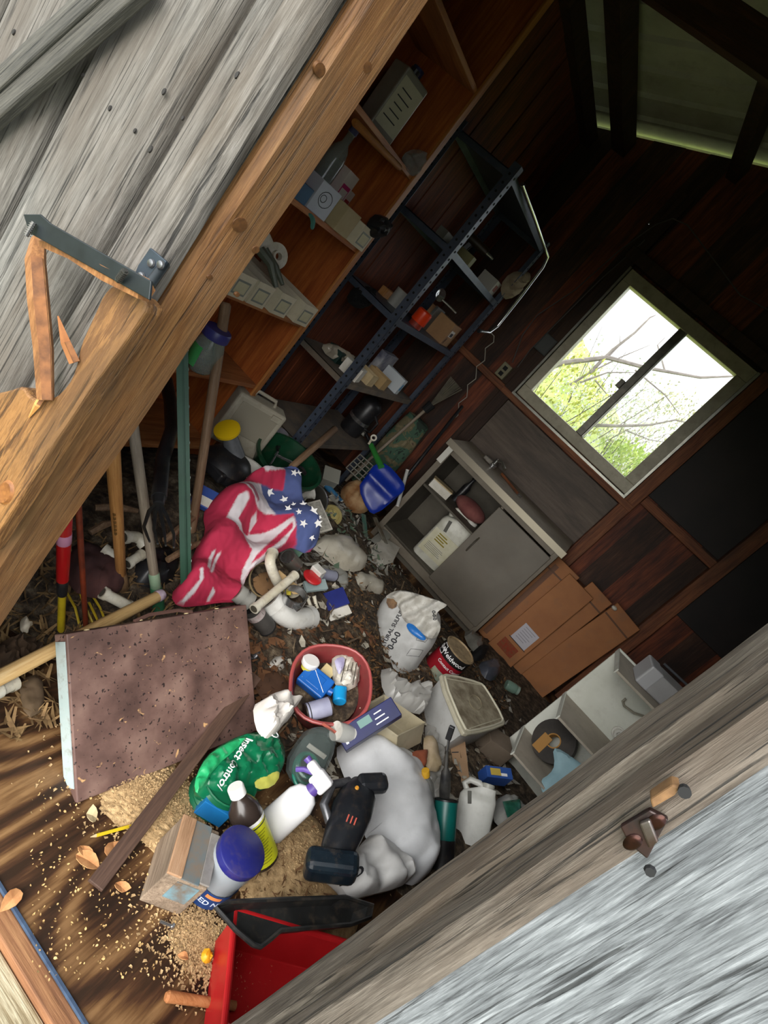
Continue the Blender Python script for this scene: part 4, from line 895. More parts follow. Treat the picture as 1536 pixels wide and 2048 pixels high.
b0, t0 = lean((243, 1160), (226, 915), .12, -.93, .25); o, L_ = stick('axe_handle', 'smooth orange wooden axe handle left of the grey handle', b0, t0, .016, .021, H_TAN, parts=(('handle_foot', -.06, .05, .026, .018, mat('#8a6a48', '#6d5238', rough=.8, scale=30)),))
for k in range(6): MB().box((.0185*math.cos(-.9), .0185*math.sin(-.9), L_*.38 + k*.018), (.006, .006, .011)).obj('stamped_mark', mat('#6a4a20'), o)
b0, t0 = lean((172, 1258), (159, 1050), .03, -.88, .3); stick('metal_rod', 'thin rust red metal rod standing left of the orange handle', b0, t0, .008, .009, mat('#7d3014', '#5d2410', rough=.6, scale=30))
b0, t0 = lean((122, 1262), (128, 1070), .03, -.86, .25); o, L_ = stick('flag_marker', 'yellow pole with red grip, pink band and black collar by the jamb', b0, t0, .011, .011, mat('#c9b01e', '#a8901a', rough=.5, scale=20), parts=(('red_grip', .45, 1.0, .017, .020, mat('#b3161a', rough=.3)), ('pink_band', .74, .82, .0195, .0198, mat('#c98aa8', rough=.4)), ('black_collar', .33, .46, .014, .016, BLACK)))
a_, b_ = atz(-40, 1375, .10), atz(325, 1188, .20); o, L_ = stick('shovel_handle', 'pale round wooden handle lying across behind the speckled box', a_, b_, .021, .019, H_PALE, parts=(('worn_end', .955, 1.0, .0205, .019, mat('#b9a9b5', '#8a7080', rough=.5, scale=40)),))
for i, pts in enumerate(([(150, 1150, .10), (165, 1200, .08), (185, 1245, .05)], [(128, 1175, .12), (150, 1215, .06), (160, 1255, .03)], [(175, 1175, .1), (200, 1215, .06), (212, 1245, .04)], [(178, 1205, .1), (195, 1240, .05), (192, 1260, .02)])):
    o = thing('yellow_strap', ['yellow plastic strap curving left of the rust red rod', 'yellow strap loop beside the yellow pole', 'yellow strap slanting right of the rust red rod', 'short yellow strap end at the rod foot'][i], 'strap', atz(*pts[0])); Q = [atz(*p) - o.location for p in pts]; MB().tube(Q, .004, 6).obj('strap', mat('#b59a1e', rough=.5), o, smooth=True)
soft('brown_tarp', 'dark maroon folded tarp behind the rust red rod', 'tarp', [(140, 1090), (200, 1105), (250, 1150), (240, 1190), (190, 1200), (140, 1180), (125, 1130)], *hz(.10), .07, mat('#3a2222', '#52302c', rough=.9, scale=12), wr=.015, D=30, seed=4)
pipe('pvc_pipe', 'white plastic pipe stub lying behind the pale handle', [(205, 1185, .13), (262, 1215, .10)], .018, PVC, 'white pipe offcuts'); pipe('pvc_pipe', 'white pipe offcut left of the orange handle foot', [(207, 1098, .16), (240, 1120, .16)], .018, PVC, 'white pipe offcuts'); pipe('pvc_pipe', 'cream pipe elbow between orange and grey handles', [(248, 1075, .2), (275, 1072, .2), (290, 1090, .19)], .020, PVC, 'white pipe offcuts')
pipe('pvc_pipe', 'white pipe offcut low between orange and grey handles', [(255, 1128, .15), (285, 1108, .17)], .017, PVC, 'white pipe offcuts'); pipe('pvc_pipe', 'white pipe stub at the left picture edge below the pale handle', [(-12, 1385, .05), (30, 1365, .05)], .018, PVC, 'white pipe offcuts')
soft('black_bag', 'black plastic bag crumpled between the handles', 'bag', [(262, 1110), (310, 1100), (352, 1110), (355, 1160), (310, 1180), (265, 1165)], *hz(.10), .06, BLACK, wr=.02, D=25, seed=8)
soft('brown_paper_bag', 'crumpled brown paper behind the speckled box corner', 'paper', [(-10, 1290), (40, 1270), (85, 1295), (80, 1330), (30, 1345), (-10, 1335)], *hz(.03), .03, mat('#5a4430', '#3f2f20', rough=.9, scale=14), wr=.025, wf=.08, D=20, seed=9)
soft('burlap', 'greyish brown cardboard sheet under the pale handle', 'cardboard', [(35, 1360), (85, 1345), (90, 1420), (50, 1440)], *hz(.02), .010, mat('#6a5640', '#57452f', rough=.9, scale=14), wr=.006, seed=10)
o = soft('paper_flower', 'small pale paper rosette on the dark litter left', 'paper', [(40, 1240), (52, 1232), (50, 1245), (68, 1248), (58, 1255), (56, 1268), (46, 1262), (42, 1275), (40, 1255)], *hz(.05), .02, mat('#d6c8b0'), step=4, D=8, wr=.01)
# timber scraps lying among the handles
for i, (a, b_, zz, lb) in enumerate((((190, 1015), (275, 1022), .24, 'grey wooden slat lying behind the orange handle'), ((180, 1065), (225, 1045), .2, 'thin twig left of the orange handle'), ((330, 1080), (395, 1030), .25, 'weathered branch behind the green post'), ((335, 1120), (400, 1085), .2, 'curved bark strip below the branch'))):
    o = thing('timber_scrap', lb, 'wood scrap', atz(*a, zz)); q = atz(*b_, zz+.03) - o.location; MB().tube([V(0, 0, 0), q*.5 + V(0, 0, .012), q], [.012, .014, .009], 8).obj('body', H_BROWN, o, smooth=True)
# ================================================================ LEFT PILE: trimmer, tubs, cartons
o = thing('string_trimmer', 'black trimmer motor with yellow round cap by the bookshelf foot', 'trimmer', on(440, 950, .02)); b0 = o.location
def offp(px, py, z): return atz(px, py, z) - o.location
zc = b0.z
MB().lathe([(.05, 0), (.11, .02), (.12, .07), (.09, .11), (.05, .13)], 20, Matrix.Translation((0, 0, 0))).obj('motor_housing', BLACK, o, smooth=True)
q0 = V(.0, .02, .11); q1 = atx(455, 862, b0.x - .08) - b0; MB().cyl(q0, q1, .04, .034, 18).obj('neck', mat('#4a4c50', '#5d5f62', rough=.5, scale=20), o, smooth=True)
MB().lathe([(.058, 0), (.058, .012), (.03, .018)], 24, frame(q1, (q1 - q0).normalized()*.5 + tocam(q1 + b0)*.3)).obj('yellow_cap', mat('#d9b415', rough=.4), o, smooth=True)
MB().tube([V(.09, -.03, .05), V(.13, -.04, .03), V(.14, .02, .02)], .012, 8).obj('cable', BLACKR, o, smooth=True); MB().box((.02, -.09, .05), (.12, .06, .05)).obj('lever', BLACK, o, bevel=.01)
o = thing('blue_carton', 'small blue and white carton leaning under the black trimmer', 'carton', frame(atz(415, 1000, .30), (.25, -.45, .85)) @ rotz(.6)); MB().box((0, 0, 0), (.12, .09, .03)).obj('body', mat('#2f4a95', '#3a549d', rough=.6, scale=8), o, bevel=.002); MB().box((0, -.02, .016), (.09, .04, .002)).obj('label_sheet', PAPER, o)
o = thing('white_carton', 'white and blue card pack standing behind the tool handles', 'carton', frame(atx(300, 950, -1.35)) @ rotz(1.2)); MB().box((0, 0, -.02), (.12, .02, .13)).obj('body', PAPER, o, bevel=.002); MB().box((0, -.011, .0), (.10, .002, .05)).obj('blue_field', mat('#35507d'), o)
# beige case
P, h = upright((470, 900), (525, 800), .12)
o = thing('tool_case', 'beige plastic tool case standing behind the green tub', 'case', frame(atx(478, 868, -1.36)) @ rotz(.9)); BEI = mat('#aaa391', '#989181', rough=.6, scale=8, dirt=.4)
o.location.z = max(.05, o.location.z - .07)
MB().box((0, 0, .14), (.26, .10, .28)).obj('body', BEI, o, bevel=.015, seg=3); MB().box((0, -.052, .17), (.20, .006, .16)).obj('recess', mat('#8f8877'), o, bevel=.004); MB().tube([V(-.06, 0, .28), V(-.05, 0, .31), V(.05, 0, .31), V(.06, 0, .28)], .009, 8).obj('handle', BEI, o, smooth=True); MB().box((.08, -.055, .25), (.05, .012, .03)).obj('latch', BEI, o, bevel=.003)
o = thing('outlet_plate', 'white plastic plate standing at the foot of the bookshelf', 'plate', frame(atx(513, 818, -1.38)) @ rotz(1.35)); MB().box((0, 0, 0), (.09, .014, .12)).obj('body', mat('#bdb9ae', '#aba799', rough=.5, scale=10), o, bevel=.004); MB().lathe([(.012, 0), (.012, .004)], 12, frame((0, -.009, .02), (0, -1, 0))).obj('hole', mat('#4a463e'), o)
pl_ = plane(tuple(atx(540, 830, -1.45)), (.7, -.6, .3)); soft('brown_rag', 'crumpled tan rag in the corner by the steel post', 'rag', [(527, 825), (535, 808), (548, 806), (560, 815), (562, 828), (552, 842), (548, 850), (535, 838)], pl_, (.7, -.6, .3), .05, mat('#8f6a45', '#70502f', rough=.95, scale=30), wr=.02, step=5, D=12, seed=2, wf=.12)
P = atx(577, 848, -1.38); o = thing('plastic_roll', 'clear grey plastic roll standing by the steel post', 'roll', frame(P - V(0, 0, .16), (.1, -.1, .9)))
for k in range(4): MB().lathe([(.036 + .003*(k % 2), k*.028), (.04, k*.028+.01), (.036, k*.028+.026)], 18, cap0=(k == 0), cap1=(k == 3)).obj('coil', glassy('#a9a7b2', .6, .2), o, smooth=True)
# green tub
P = atz(537, 972, .24); o = thing('garden_tub', 'dark green plastic tub tilted among the rubbish behind the flag', 'tub', frame(P, (.10, -.18, 1)))
r_ = .175; GT = mat('#123f28', '#0e3320', rough=.35, scale=8, dirt=.3); GT2 = GT
MB().lathe([(r_*.72, 0), (r_*.95, .17), (r_*1.0, .19), (r_*1.05, .19), (r_*1.05, .205), (r_*.97, .205), (r_*.93, .17), (r_*.70, .012)], 32, cap0=True, cap1=True).obj('body', GT, o, smooth=True)
MB().tube([V(r_*1.06*math.cos(a), r_*1.06*math.sin(a), .19 - .12*math.sin((a+.9)/2.4*PI) if 0 <= (a+.9) <= 2.4 else .19) for a in [(-.9 + 2.4*k/14) for k in range(15)]], .004, 6).obj('wire_handle', mat('#a9aaa5', rough=.3, metal=.7), o, smooth=True)
tubM = o.matrix_world.copy()
for i, (x, y, a) in enumerate(((-.03, .02, .2), (.03, -.03, 1.0), (-.05, -.04, 2.0))):
    q = thing('pliers', ['black pliers in the green tub', 'steel scissors in the green tub', 'grey wrench in the green tub'][i], 'pliers', frame(tubM @ V(x, y, .15)) @ rotz(a)); MB().bar(V(-.06, 0, .0), V(.05, .01, .03), .014, .009).obj('jaw', CHROME, q, bevel=.002); MB().tube([V(.05, .01, .03), V(.09, .03, .035), V(.12, .02, .03)], .007, 6).obj('grip', BLACK, q, smooth=True)
a_, b_ = atz(582, 935, .46), atz(670, 858, .58); stick('hammer_handle', 'short brown wooden hammer handle sticking out of the green tub', a_, b_, .017, .021, H_BROWN)
P = atz(452, 1005, .16); o = thing('white_bucket', 'dirty white bucket half hidden between flag and green tub', 'bucket', frame(P, (-.1, -.1, 1))); MB().lathe([(.07, 0), (.09, .2), (.098, .2), (.098, .215), (.086, .215), (.068, .01)], 26).obj('body', WHITE, o, smooth=True); MB().tube([V(.096*math.cos(a), .096*math.sin(a), .2-.05*math.sin(a)) for a in [PI*k/12 for k in range(13)]], .003, 6).obj('wire_handle', CHROME, o, smooth=True)
# grey pail with glass sheen, cup, square container
P = atz(622, 1000, .20); o = thing('tin_pail', 'dull grey pail behind the flag corner', 'pail', frame(P, (.45, -.35, .8))); MB().lathe([(.07, -.1), (.085, .03), (.09, .03), (.09, .038), (.082, .038), (.068, -.085)], 26).obj('body', mat('#45433f', '#5d5a54', rough=.4, metal=.4, scale=10), o, smooth=True); MB().tube([V(.09*math.cos(a), .09*math.sin(a), .036) for a in [2*PI*k/24 for k in range(24)]], .004, 6, closed=True).obj('rim', CHROME, o, smooth=True)
P = atz(610, 985, .32); o = thing('paper_cup', 'white plastic cup lying on its side against the flag', 'cup', frame(P, (.4, .2, .55))); MB().lathe([(.025, -.05), (.038, .04), (.041, .042), (.036, .042), (.023, -.045)], 20).obj('body', WHITE, o, smooth=True); MB().tube([V(.04*math.cos(a), .04*math.sin(a), .042) for a in [2*PI*k/20 for k in range(20)]], .003, 6, closed=True).obj('lip', WHITE, o, smooth=True)
o = thing('square_container', 'small square translucent container under the steel shelving', 'container', frame(atz(658, 958, .18), (.1, -.5, .85)) @ rotz(.7)); MB().open_box(.09, .09, .10, .003, 1.15, Matrix.Translation((0, 0, -.05))).obj('body', mat('#a5a49a', '#8f8e83', rough=.4, scale=12), o, bevel=.006); MB().box((0, 0, .052), (.112, .112, .006)).obj('lid', mat('#98978c'), o, bevel=.003)
o = thing('plastic_disc', 'pale yellow round plastic lid leaning in the rubbish', 'lid', frame(atz(665, 1030, .17), (.3, -.5, .75))); MB().lathe([(.062, -.012), (.064, 0), (.058, .004), (.045, .004), (.042, -.003)], 28).obj('body', mat('#b3a368', '#a0925c', rough=.5, scale=12), o, smooth=True); MB().lathe([(.03, -.002), (.03, 0)], 20).obj('centre', mat('#bfb070'), o)
boxpx('printed_carton', 'grey printed carton flap in front of the yellow lid', (622, 1010), (655, 1058), .21, .085, .012, PAPER, up=(.2, -.5, .8), lid=mat('#c2beb2', '#9a968c', rough=.8, scale=60))
can('caulk_tube', 'white caulk tube lying beside the brown foam lump', atz(662, 995, .14), atz(695, 1050, .13), .022, mat('#a8a69e', '#8c8a80', rough=.5, scale=14), WHITE, 'tube'); can('caulk_tube', 'blue caulk tube lying above the white one', atz(652, 970, .14), atz(682, 1005, .13), .02, mat('#2f6a94', '#3a7aa5', rough=.5, scale=14), WHITE, 'tube')
soft('foam_lump', 'lump of amber expanding foam beside the blue shovel', 'foam', [(680, 985), (688, 970), (705, 962), (722, 968), (738, 985), (742, 1005), (738, 1020), (725, 1028), (705, 1026), (690, 1018), (684, 1005)], plane(tuple(atz(712, 1005, .14)), (.1, -.6, .8)), (.1, -.6, .8), .10, mat('#8a5a30', '#b09068', rough=.8, scale=14, bump=.6), wr=.018, step=4, D=24, seed=5, wf=.09)
# blue shovel
BLU = mat('#10309a', '#0d2680', rough=.35, scale=6); P0 = aty(775, 985, 3.60); nsh = Vector((.30, -.85, .40))
bo = [(752, 925), (775, 928), (800, 955), (812, 975), (800, 990), (752, 1030), (735, 1022), (716, 975), (730, 955)]; spl = plane(tuple(P0), tuple(nsh)); o0 = spl(765, 975)
o = thing('snow_shovel', 'blue plastic snow shovel with green shaft standing in the corner', 'shovel', o0)
b = pillow(bo, spl, nsh, .012, Tb=.012, step=6, wr=.002, D=8, origin=o0, hfn=lambda x, y: .025*math.exp(-(((x-y)+210)/14)**2)); b.obj('blade', BLU, o, smooth=True)
s0 = spl(762, 935) - o0 + nsh.normalized()*.02; s1 = aty(742, 890, (spl(762, 935)).y + .10) - o0; MB().cyl(s0, s1, .022, .018, 14).obj('socket', mat('#3a8f3f', '#2f7d36', rough=.4, scale=10), o, smooth=True); MB().cyl(s1, s1 + (s1-s0)*.5, .014, .014, 12).obj('shaft', BLACK, o, smooth=True)
q = thing('coupling', 'white pipe coupling on the green shovel shaft', 'fitting', frame(aty(747, 876, (s1+o0).y - .05), (.3, -.8, .4))); MB().lathe([(.022, -.02), (.022, .012), (.012, .012), (.012, -.02)], 18, cap0=False, cap1=False).obj('ring', PVC, q, smooth=True); MB().tube([V(0, -.02, -.01), V(.01, -.05, -.015)], .008, 8).obj('spur', PVC, q)
o = thing('lattice_tray', 'grey plastic lattice tray left of the blue shovel', 'tray', frame(aty(728, 942, 3.66), (.1, -.75, .6), (1, .2, 0))); b = MB()
for k in range(6): b.box((-.1 + k*.04, 0, 0), (.006, .14, .01)); 
for k in range(5): b.box((0, -.07 + k*.035, 0), (.206, .006, .01))
b.obj('grid', mat('#8a877c', '#76736a', rough=.6, scale=12), o)
can('white_tube', 'thin white tube leaning right of the blue shovel', aty(795, 1012, 3.72), aty(815, 940, 3.76), .012, mat('#a9a9a4'), WHITE, 'tube'); 
b0, t0 = aty(800, 970, 3.85), aty(925, 812, 4.16); b0 = b0 + (b0-t0)*.22; o, L_ = stick('black_pole', 'black pole leaning against the back wall behind the cabinet', b0, t0, .014, .012, BLACK, parts=(('chrome_ferrule', .22, .27, .018, .018, CHROME),))
# white plastic bags
PB = mat('#c9c3b4', '#b5ad9c', rough=.35, scale=7, dirt=.4)
soft('white_bag', 'large puffy white plastic bag right of the flag stars', 'bag', [(615, 1095), (640, 1075), (690, 1075), (715, 1100), (735, 1130), (715, 1145), (680, 1140), (640, 1115)], *hz(.17), .07, PB, wr=.012, D=22, seed=11)
soft('white_bag', 'frosted translucent plastic bag under the puffy white bag', 'bag', [(600, 1105), (630, 1110), (680, 1140), (697, 1150), (690, 1190), (660, 1180), (610, 1165)], *hz(.13), .05, mat('#b3b2aa', '#a09f96', rough=.35, scale=10, dirt=.2), wr=.012, D=22, seed=12)
soft('white_bag', 'crumpled dirty white bag left of the sulfur sack top', 'bag', [(697, 1150), (725, 1148), (752, 1160), (768, 1165), (765, 1190), (740, 1185), (715, 1188), (698, 1175)], *hz(.10), .05, PB, wr=.014, D=16, seed=13)
for i, (out, lb) in enumerate((([(735, 1100), (765, 1072), (800, 1095), (785, 1125), (755, 1135)], 'torn grey paper sheet in front of the cabinet corner'), ([(740, 1080), (770, 1055), (785, 1072), (760, 1095)], 'pale folded paper by the cabinet foot'), ([(660, 1060), (690, 1065), (700, 1095), (680, 1085)], 'greenish glass shard like wrapper beside the puffy bag'))):
    soft('paper_sheet', lb, 'paper', out, *hz(.09), .012, [PAPER, mat('#a5a49a', rough=.6), mat('#6d7d6c', '#8a9080', rough=.4, scale=20)][i], wr=.008, step=5, D=10, seed=20+i, smooth_out=0)
for i, (a, b_, c) in enumerate((((612, 1040), (640, 1075), '#3a5a78'), ((700, 1040), (720, 1075), '#3f5a48'), ((722, 1035), (735, 1070), '#2f6a5a'), ((745, 1040), (775, 1085), '#4a3a28'), ((690, 1075), (700, 1110), '#50604a'))):
    boxpx('flat_wrapper', ['narrow blue wrapper below the printed carton', 'dark green wrapper strip below the foam lump', 'teal wrapper strip below the foam lump', 'dark brown slat by the cabinet foot', 'olive wrapper strip by the puffy bag'][i], a, b_, .12, .03, .01, mat(c, '#77756a', rough=.6, scale=14), cat='wrapper', up=(.1, -.3, .9))
# ================================================================ PVC FITTINGS HEAP
pipe('pvc_elbow', 'tall dirty cream pipe with elbow rising in the fittings heap', [(545, 1105, .34), (538, 1125, .33), (552, 1160, .26), (565, 1180, .2)], .021, PVC, 'pipe fittings heap'); pipe('pvc_pipe', 'cream pipe slanting across the fittings heap', [(508, 1218, .24), (590, 1150, .32)], .0175, PVC, 'pipe fittings heap')
pipe('pvc_pipe', 'short cream pipe standing under the slanting pipe', [(588, 1190, .2), (582, 1165, .24)], .020, PVC, 'pipe fittings heap'); BW = mat('#dcdbd6', '#cfcdc6', rough=.3, scale=8, dirt=.25)
pipe('pvc_elbow', 'big glossy white pipe elbow at the front of the fittings heap', [(538, 1200, .19), (560, 1225, .17), (590, 1240, .15), (618, 1235, .14)], .046, BW, 'pipe fittings heap')
pipe('drain_pipe', 'grey drain pipe stub beside the flag hem', [(474, 1185, .22), (500, 1205, .21)], .03, mat('#8f8d86', '#a5a39b', rough=.5, scale=10), 'pipe fittings heap')
o = can('pipe_coupling', 'dark rubber coupling with printed label in the fittings heap', atz(498, 1212, .19), atz(535, 1256, .12), .036, mat('#3f3c3a', '#55514d', rough=.6, scale=12), BLACKR, 'coupling'); MB().lathe([(.0375, .03), (.0375, .062)], 24, cap0=False, cap1=False).obj('paper_label', mat('#c2b8b4', '#a58a88', rough=.7, scale=30), o); MB().lathe([(.038, .038), (.038, .055)], 4, rotz(-.6), cap0=False, cap1=False).obj('barcode', mat('#3a3838'), o)
pipe('pvc_elbow', 'small cream elbow at the right end of the fittings heap', [(622, 1220, .17), (632, 1240, .13), (650, 1248, .12)], .018, PVC, 'pipe fittings heap'); pipe('pvc_nipple', 'thin white pipe nipple left of the blue pad', [(615, 1195, .2), (621, 1212, .17)], .008, PVC, 'pipe fittings heap'); pipe('pvc_nipple', 'second thin white nipple touching the blue pad', [(628, 1192, .2), (634, 1216, .17)], .008, PVC, 'pipe fittings heap')
o = thing('hose_clamp', 'shiny steel ring clamp around a pipe in the fittings heap', 'clamp', frame(atz(590, 1194, .27), (-.1, -.3, 1))); MB().lathe([(.048, -.018), (.048, .018), (.044, .018), (.044, -.018)], 28, cap0=False, cap1=False).obj('band', CHROME, o, smooth=True); MB().box((.04, -.03, 0), (.03, .02, .02)).obj('screw_housing', CHROME, o, bevel=.002)
o = thing('wood_paddle', 'pale wooden paddle standing in the fittings heap', 'paddle', frame(atz(575, 1165, .26), tocam(atz(575, 1165, .26)), (.6, .5, -.2))); MB().prism([(-.06, -.015), (.05, -.02), (.07, 0), (.05, .02), (-.06, .015)], -.006, .006).obj('blade', mat('#bfa070', '#a98a5c', rough=.7, scale=20), o, bevel=.002); MB().box((-.07, 0, 0), (.03, .012, .01)).obj('stub', CARDL, o)
o = thing('cable_loop', 'tan cable loop left of the fittings heap', 'cable', atz(515, 1160, .2)); MB().tube([atz(500 + 26 + 30*math.cos(a)*.9, 1160 + 34*math.sin(a), .2) - o.location for a in [1.2 + 3.9*k/16 for k in range(17)]], .004, 6).obj('cord', mat('#a5906a'), o, smooth=True)
soft('brown_carton_scrap', 'brown cardboard scrap inside the cable loop', 'cardboard', [(505, 1150), (540, 1140), (560, 1175), (530, 1195), (508, 1180)], *hz(.16), .02, CARD, seed=31, step=5)
can('tin_can', 'small tin with grey label right of the red cap', atz(634, 1146, .24), atz(668, 1152, .23), .026, mat('#9a9cae', '#8c8ea2', rough=.5, scale=12), mat('#3f3c3a', rough=.4, metal=.5))
o = thing('small_container', 'red topped white plastic container in the fittings heap', 'container', frame(atz(625, 1154, .26), (-.1, -.25, .95))); MB().lathe([(.036, -.008), (.038, 0), (.034, .004), (.01, .005)], 24, sx=1.2).obj('red_top', mat('#c0282c', rough=.35), o, smooth=True); MB().box((-.01, .045, .0), (.06, .04, .05)).obj('white_neck', WHITE, o, bevel=.004)
boxpx('clear_box', 'small clear plastic box between red cap and blue pad', (612, 1172), (645, 1175), .22, .05, .02, glassy('#b5c9c9', .5, .1), up=(.1, -.4, .9)); 
o = boxpx('white_carton', 'white carton carrying the dark blue pad', (632, 1238), (682, 1228), .12, .06, .03, PAPER, up=(.1, -.5, .85)); boxpx('blue_pad', 'dark navy square pad on the white carton', (642, 1205), (680, 1200), .17, .085, .02, mat('#1d2566', '#252e78', rough=.4, scale=10), 'pad', up=(.1, -.6, .8))
boxpx('yellow_tag', 'tiny yellow tag beside the steel ring clamp', (568, 1184), (580, 1188), .24, .02, .006, mat('#b8a82a'), 'tag', up=(.1, -.5, .8)); boxpx('green_carton', 'green and white carton edge under the flag', (560, 1105), (592, 1115), .25, .03, .05, mat('#5d8a74', '#8fae9c', rough=.5, scale=10))
can('tin_can', 'open paint tin behind the tall cream pipe', atz(590, 1130, .24), atz(575, 1112, .28), .034, mat('#77726a', rough=.4, metal=.5), CHROME)
soft('rust_foam', 'orange brown foam slab left of the red bucket', 'foam', [(495, 1275), (530, 1260), (570, 1270), (560, 1300), (515, 1305)], *hz(.05), .03, mat('#8a4f20', '#6a3c1a', rough=.9, scale=20, bump=.5), wr=.012, seed=33, step=5); soft('foam_sheet', 'reddish brown foam sheet behind the red bucket', 'foam', [(640, 1250), (690, 1240), (745, 1255), (755, 1290), (740, 1310), (700, 1290), (650, 1285)], *hz(.08), .03, mat('#7d4f35', '#94654a', rough=.9, scale=12, bump=.4), wr=.012, seed=34, step=6); soft('amber_foam', 'amber foam scrap above the reddish sheet', 'foam', [(690, 1215), (725, 1205), (735, 1235), (705, 1245)], *hz(.09), .03, mat('#9a6a30', '#7d5228', rough=.9, scale=20), wr=.012, seed=35, step=5)
soft('plaster_lump', 'white powdery lump left of the red bucket', 'plaster', [(535, 1330), (555, 1308), (580, 1315), (575, 1335), (550, 1345)], *hz(.05), .03, mat('#c9c4bc', '#aaa49a', rough=.95, scale=20), wr=.01, seed=36, step=5); soft('foil_ball', 'crumpled silver foil at the speckled box corner', 'foil', [(496, 1305), (515, 1298), (520, 1315), (505, 1325)], *hz(.05), .03, mat('#a5a5a8', '#77777a', rough=.25, metal=.8, scale=40), wr=.012, seed=37, step=4, D=8)
soft('brown_sheet', 'brown cardboard sheet between speckled box and red bucket', 'cardboard', [(500, 1345), (560, 1330), (600, 1395), (580, 1440), (520, 1400)], *hz(.04), .012, mat('#4f3524', '#654632', rough=.8, scale=8), wr=.006, seed=38, step=7)
# ================================================================ RED BUCKET AND CONTENTS
BP_ = atz(662, 1368, .235); nb_ = (tocam(BP_)*.72 + Vector((0, 0, 1))*.42 + Vector((-.15, 0, 0))).normalized()
bk = thing('red_bucket', 'faded red plastic bucket full of odds and ends tilted to the door', 'bucket', frame(BP_, nb_, (1, 0, 0))); rb = 84*mpp(BP_)
RB = mat('#8a3a3a', '#7a2e30', rough=.45, scale=8, dirt=.25)
def brim(r, z, n=32): return [V(r*math.cos(2*PI*k/n)*(1 + .035*math.cos(8*PI*k/n)), r*math.sin(2*PI*k/n)*(1 + .035*math.cos(8*PI*k/n)), z) for k in range(n)]
rings = [brim(rb*.72, -.24), brim(rb*.98, -.01), brim(rb*1.03, 0), brim(rb*1.03, .008), brim(rb*.95, .008), brim(rb*.92, -.01), brim(rb*.69, -.225)]
vs = sum(rings, []); fs = []
for i in range(len(rings)-1):
    for k in range(32): fs.append([i*32+k, i*32+(k+1) % 32, (i+1)*32+(k+1) % 32, (i+1)*32+k])
fs += [list(range(32))[::-1], [6*32+k for k in range(32)]]
MB().add(vs, fs).obj('body', RB, bk, smooth=True); MB().tube(brim(rb*1.0, .006), .006, 8, closed=True).obj('rim', mat('#a04a48', rough=.4), bk, smooth=True)
fillm = MB().lathe([(rb*.80, -.10), (rb*.4, -.09), (.01, -.085)], 24, cap0=False); 
q = fillm.obj('debris_fill', heap_mat(), None, smooth=True); q.matrix_world = bk.matrix_world.copy(); tag(q, 'loose brown debris filling the red bucket', 'debris', kind='stuff')
def bpl(d): return plane(tuple(BP_ + nb_*d), tuple(nb_))
def inb(name, label, cat, a, b_, d, wd, th, m, **kw):
    pl = bpl(d); A, B = pl(*a), pl(*b_); o = thing(name, label, cat, frame((A+B)/2, nb_, B-A)); MB().box((0, 0, 0), ((B-A).length, wd, th)).obj('body', m, o, bevel=.006, seg=3); return o
BB = mat('#1c5fb0', '#1a559f', rough=.3, scale=8)
o = inb('blue_bottle', 'blue rectangular plastic bottle in the red bucket', 'bottle', (606, 1345), (655, 1385), -.045, 46*mpp(BP_), .05, BB); MB().box((.0, .0, .026), (.06, .05, .003)).obj('moulded_panel', mat('#1a5aa8', rough=.3), o, bevel=.002); MB().cyl(V(.045, .005, .0), V(.075, .01, 0), .016, .014, 14).obj('neck', BB, o, smooth=True); MB().tube([V(-.03, .03, .027), V(.05, -.02, .027)], .0015, 4).obj('white_scratch', INKW, o)
o = inb('cyan_bottle', 'small cyan ribbed plastic bottle next to the blue bottle', 'bottle', (668, 1385), (692, 1388), -.035, .05, .03, mat('#1787c4', rough=.3)); MB().lathe([(.026, -.028), (.026, .02), (.022, .024)], 20, frame((0, -.012, 0), (0, -1, .2))).obj('ribbed_collar', mat('#1a90cc', rough=.3), o, smooth=True)
pl = bpl(-.02); can('tin_can', 'paper labelled tin lying on the red bucket rim', pl(612, 1426), pl(660, 1412), .034, mat('#8f90a8', '#a3a4b8', rough=.5, scale=10), mat('#5a5048', '#3a332c', rough=.4, metal=.5, scale=10), band=INK)
o = thing('jar_lid', 'white screw lid at the left inside the red bucket', 'lid', frame(bpl(-.02)(619, 1328), nb_*.5 + Vector((-.2, .1, .8)))); MB().lathe([(.032, 0), (.034, .003), (.034, .018), (.03, .022)], 26).obj('body', WHITE2, o, smooth=True); MB().lathe([(.026, -.02), (.026, 0)], 20).obj('yellow_neck', mat('#c9c24a', rough=.4), o)
inb('tan_card', 'tan plastic card standing in the red bucket', 'card', (645, 1335), (665, 1352), -.05, .05, .004, mat('#b8a87c', rough=.6)); inb('white_connector', 'small white pipe stub beside the blue bottle', 'fitting', (602, 1352), (606, 1358), -.03, .015, .02, PVC)
pl = bpl(-.055); soft('net_bag', 'white mesh bag with lilac tag in the red bucket', 'bag', [(665, 1310), (700, 1308), (720, 1335), (718, 1370), (690, 1385), (668, 1370), (662, 1340)], pl, tuple(nb_), .04, mat('#a59d90', '#c6c1b5', rough=.6, scale=40), wr=.016, wf=.12, D=16, seed=41, step=5, Tb=.03)
for k in range(5):
    o = thing('thin_rod', ['leftmost thin grey rod over the mesh bag', 'second thin rod from the left over the mesh bag', 'middle thin rod over the mesh bag', 'fourth thin rod over the mesh bag', 'rightmost thin rod over the mesh bag'][k], 'rod', bpl(-.012)(692 + k*7, 1318 + k*3)); e = bpl(-.012)(682 + k*8, 1362 + k*2) - o.location; MB().cyl((0, 0, 0), e, .0016, .0016, 6).obj('wire', mat('#4a443c'), o); MB().lathe([(.0024, 0), (.0012, .004)], 6, frame(e, e)).obj('tip', CHROME, o)
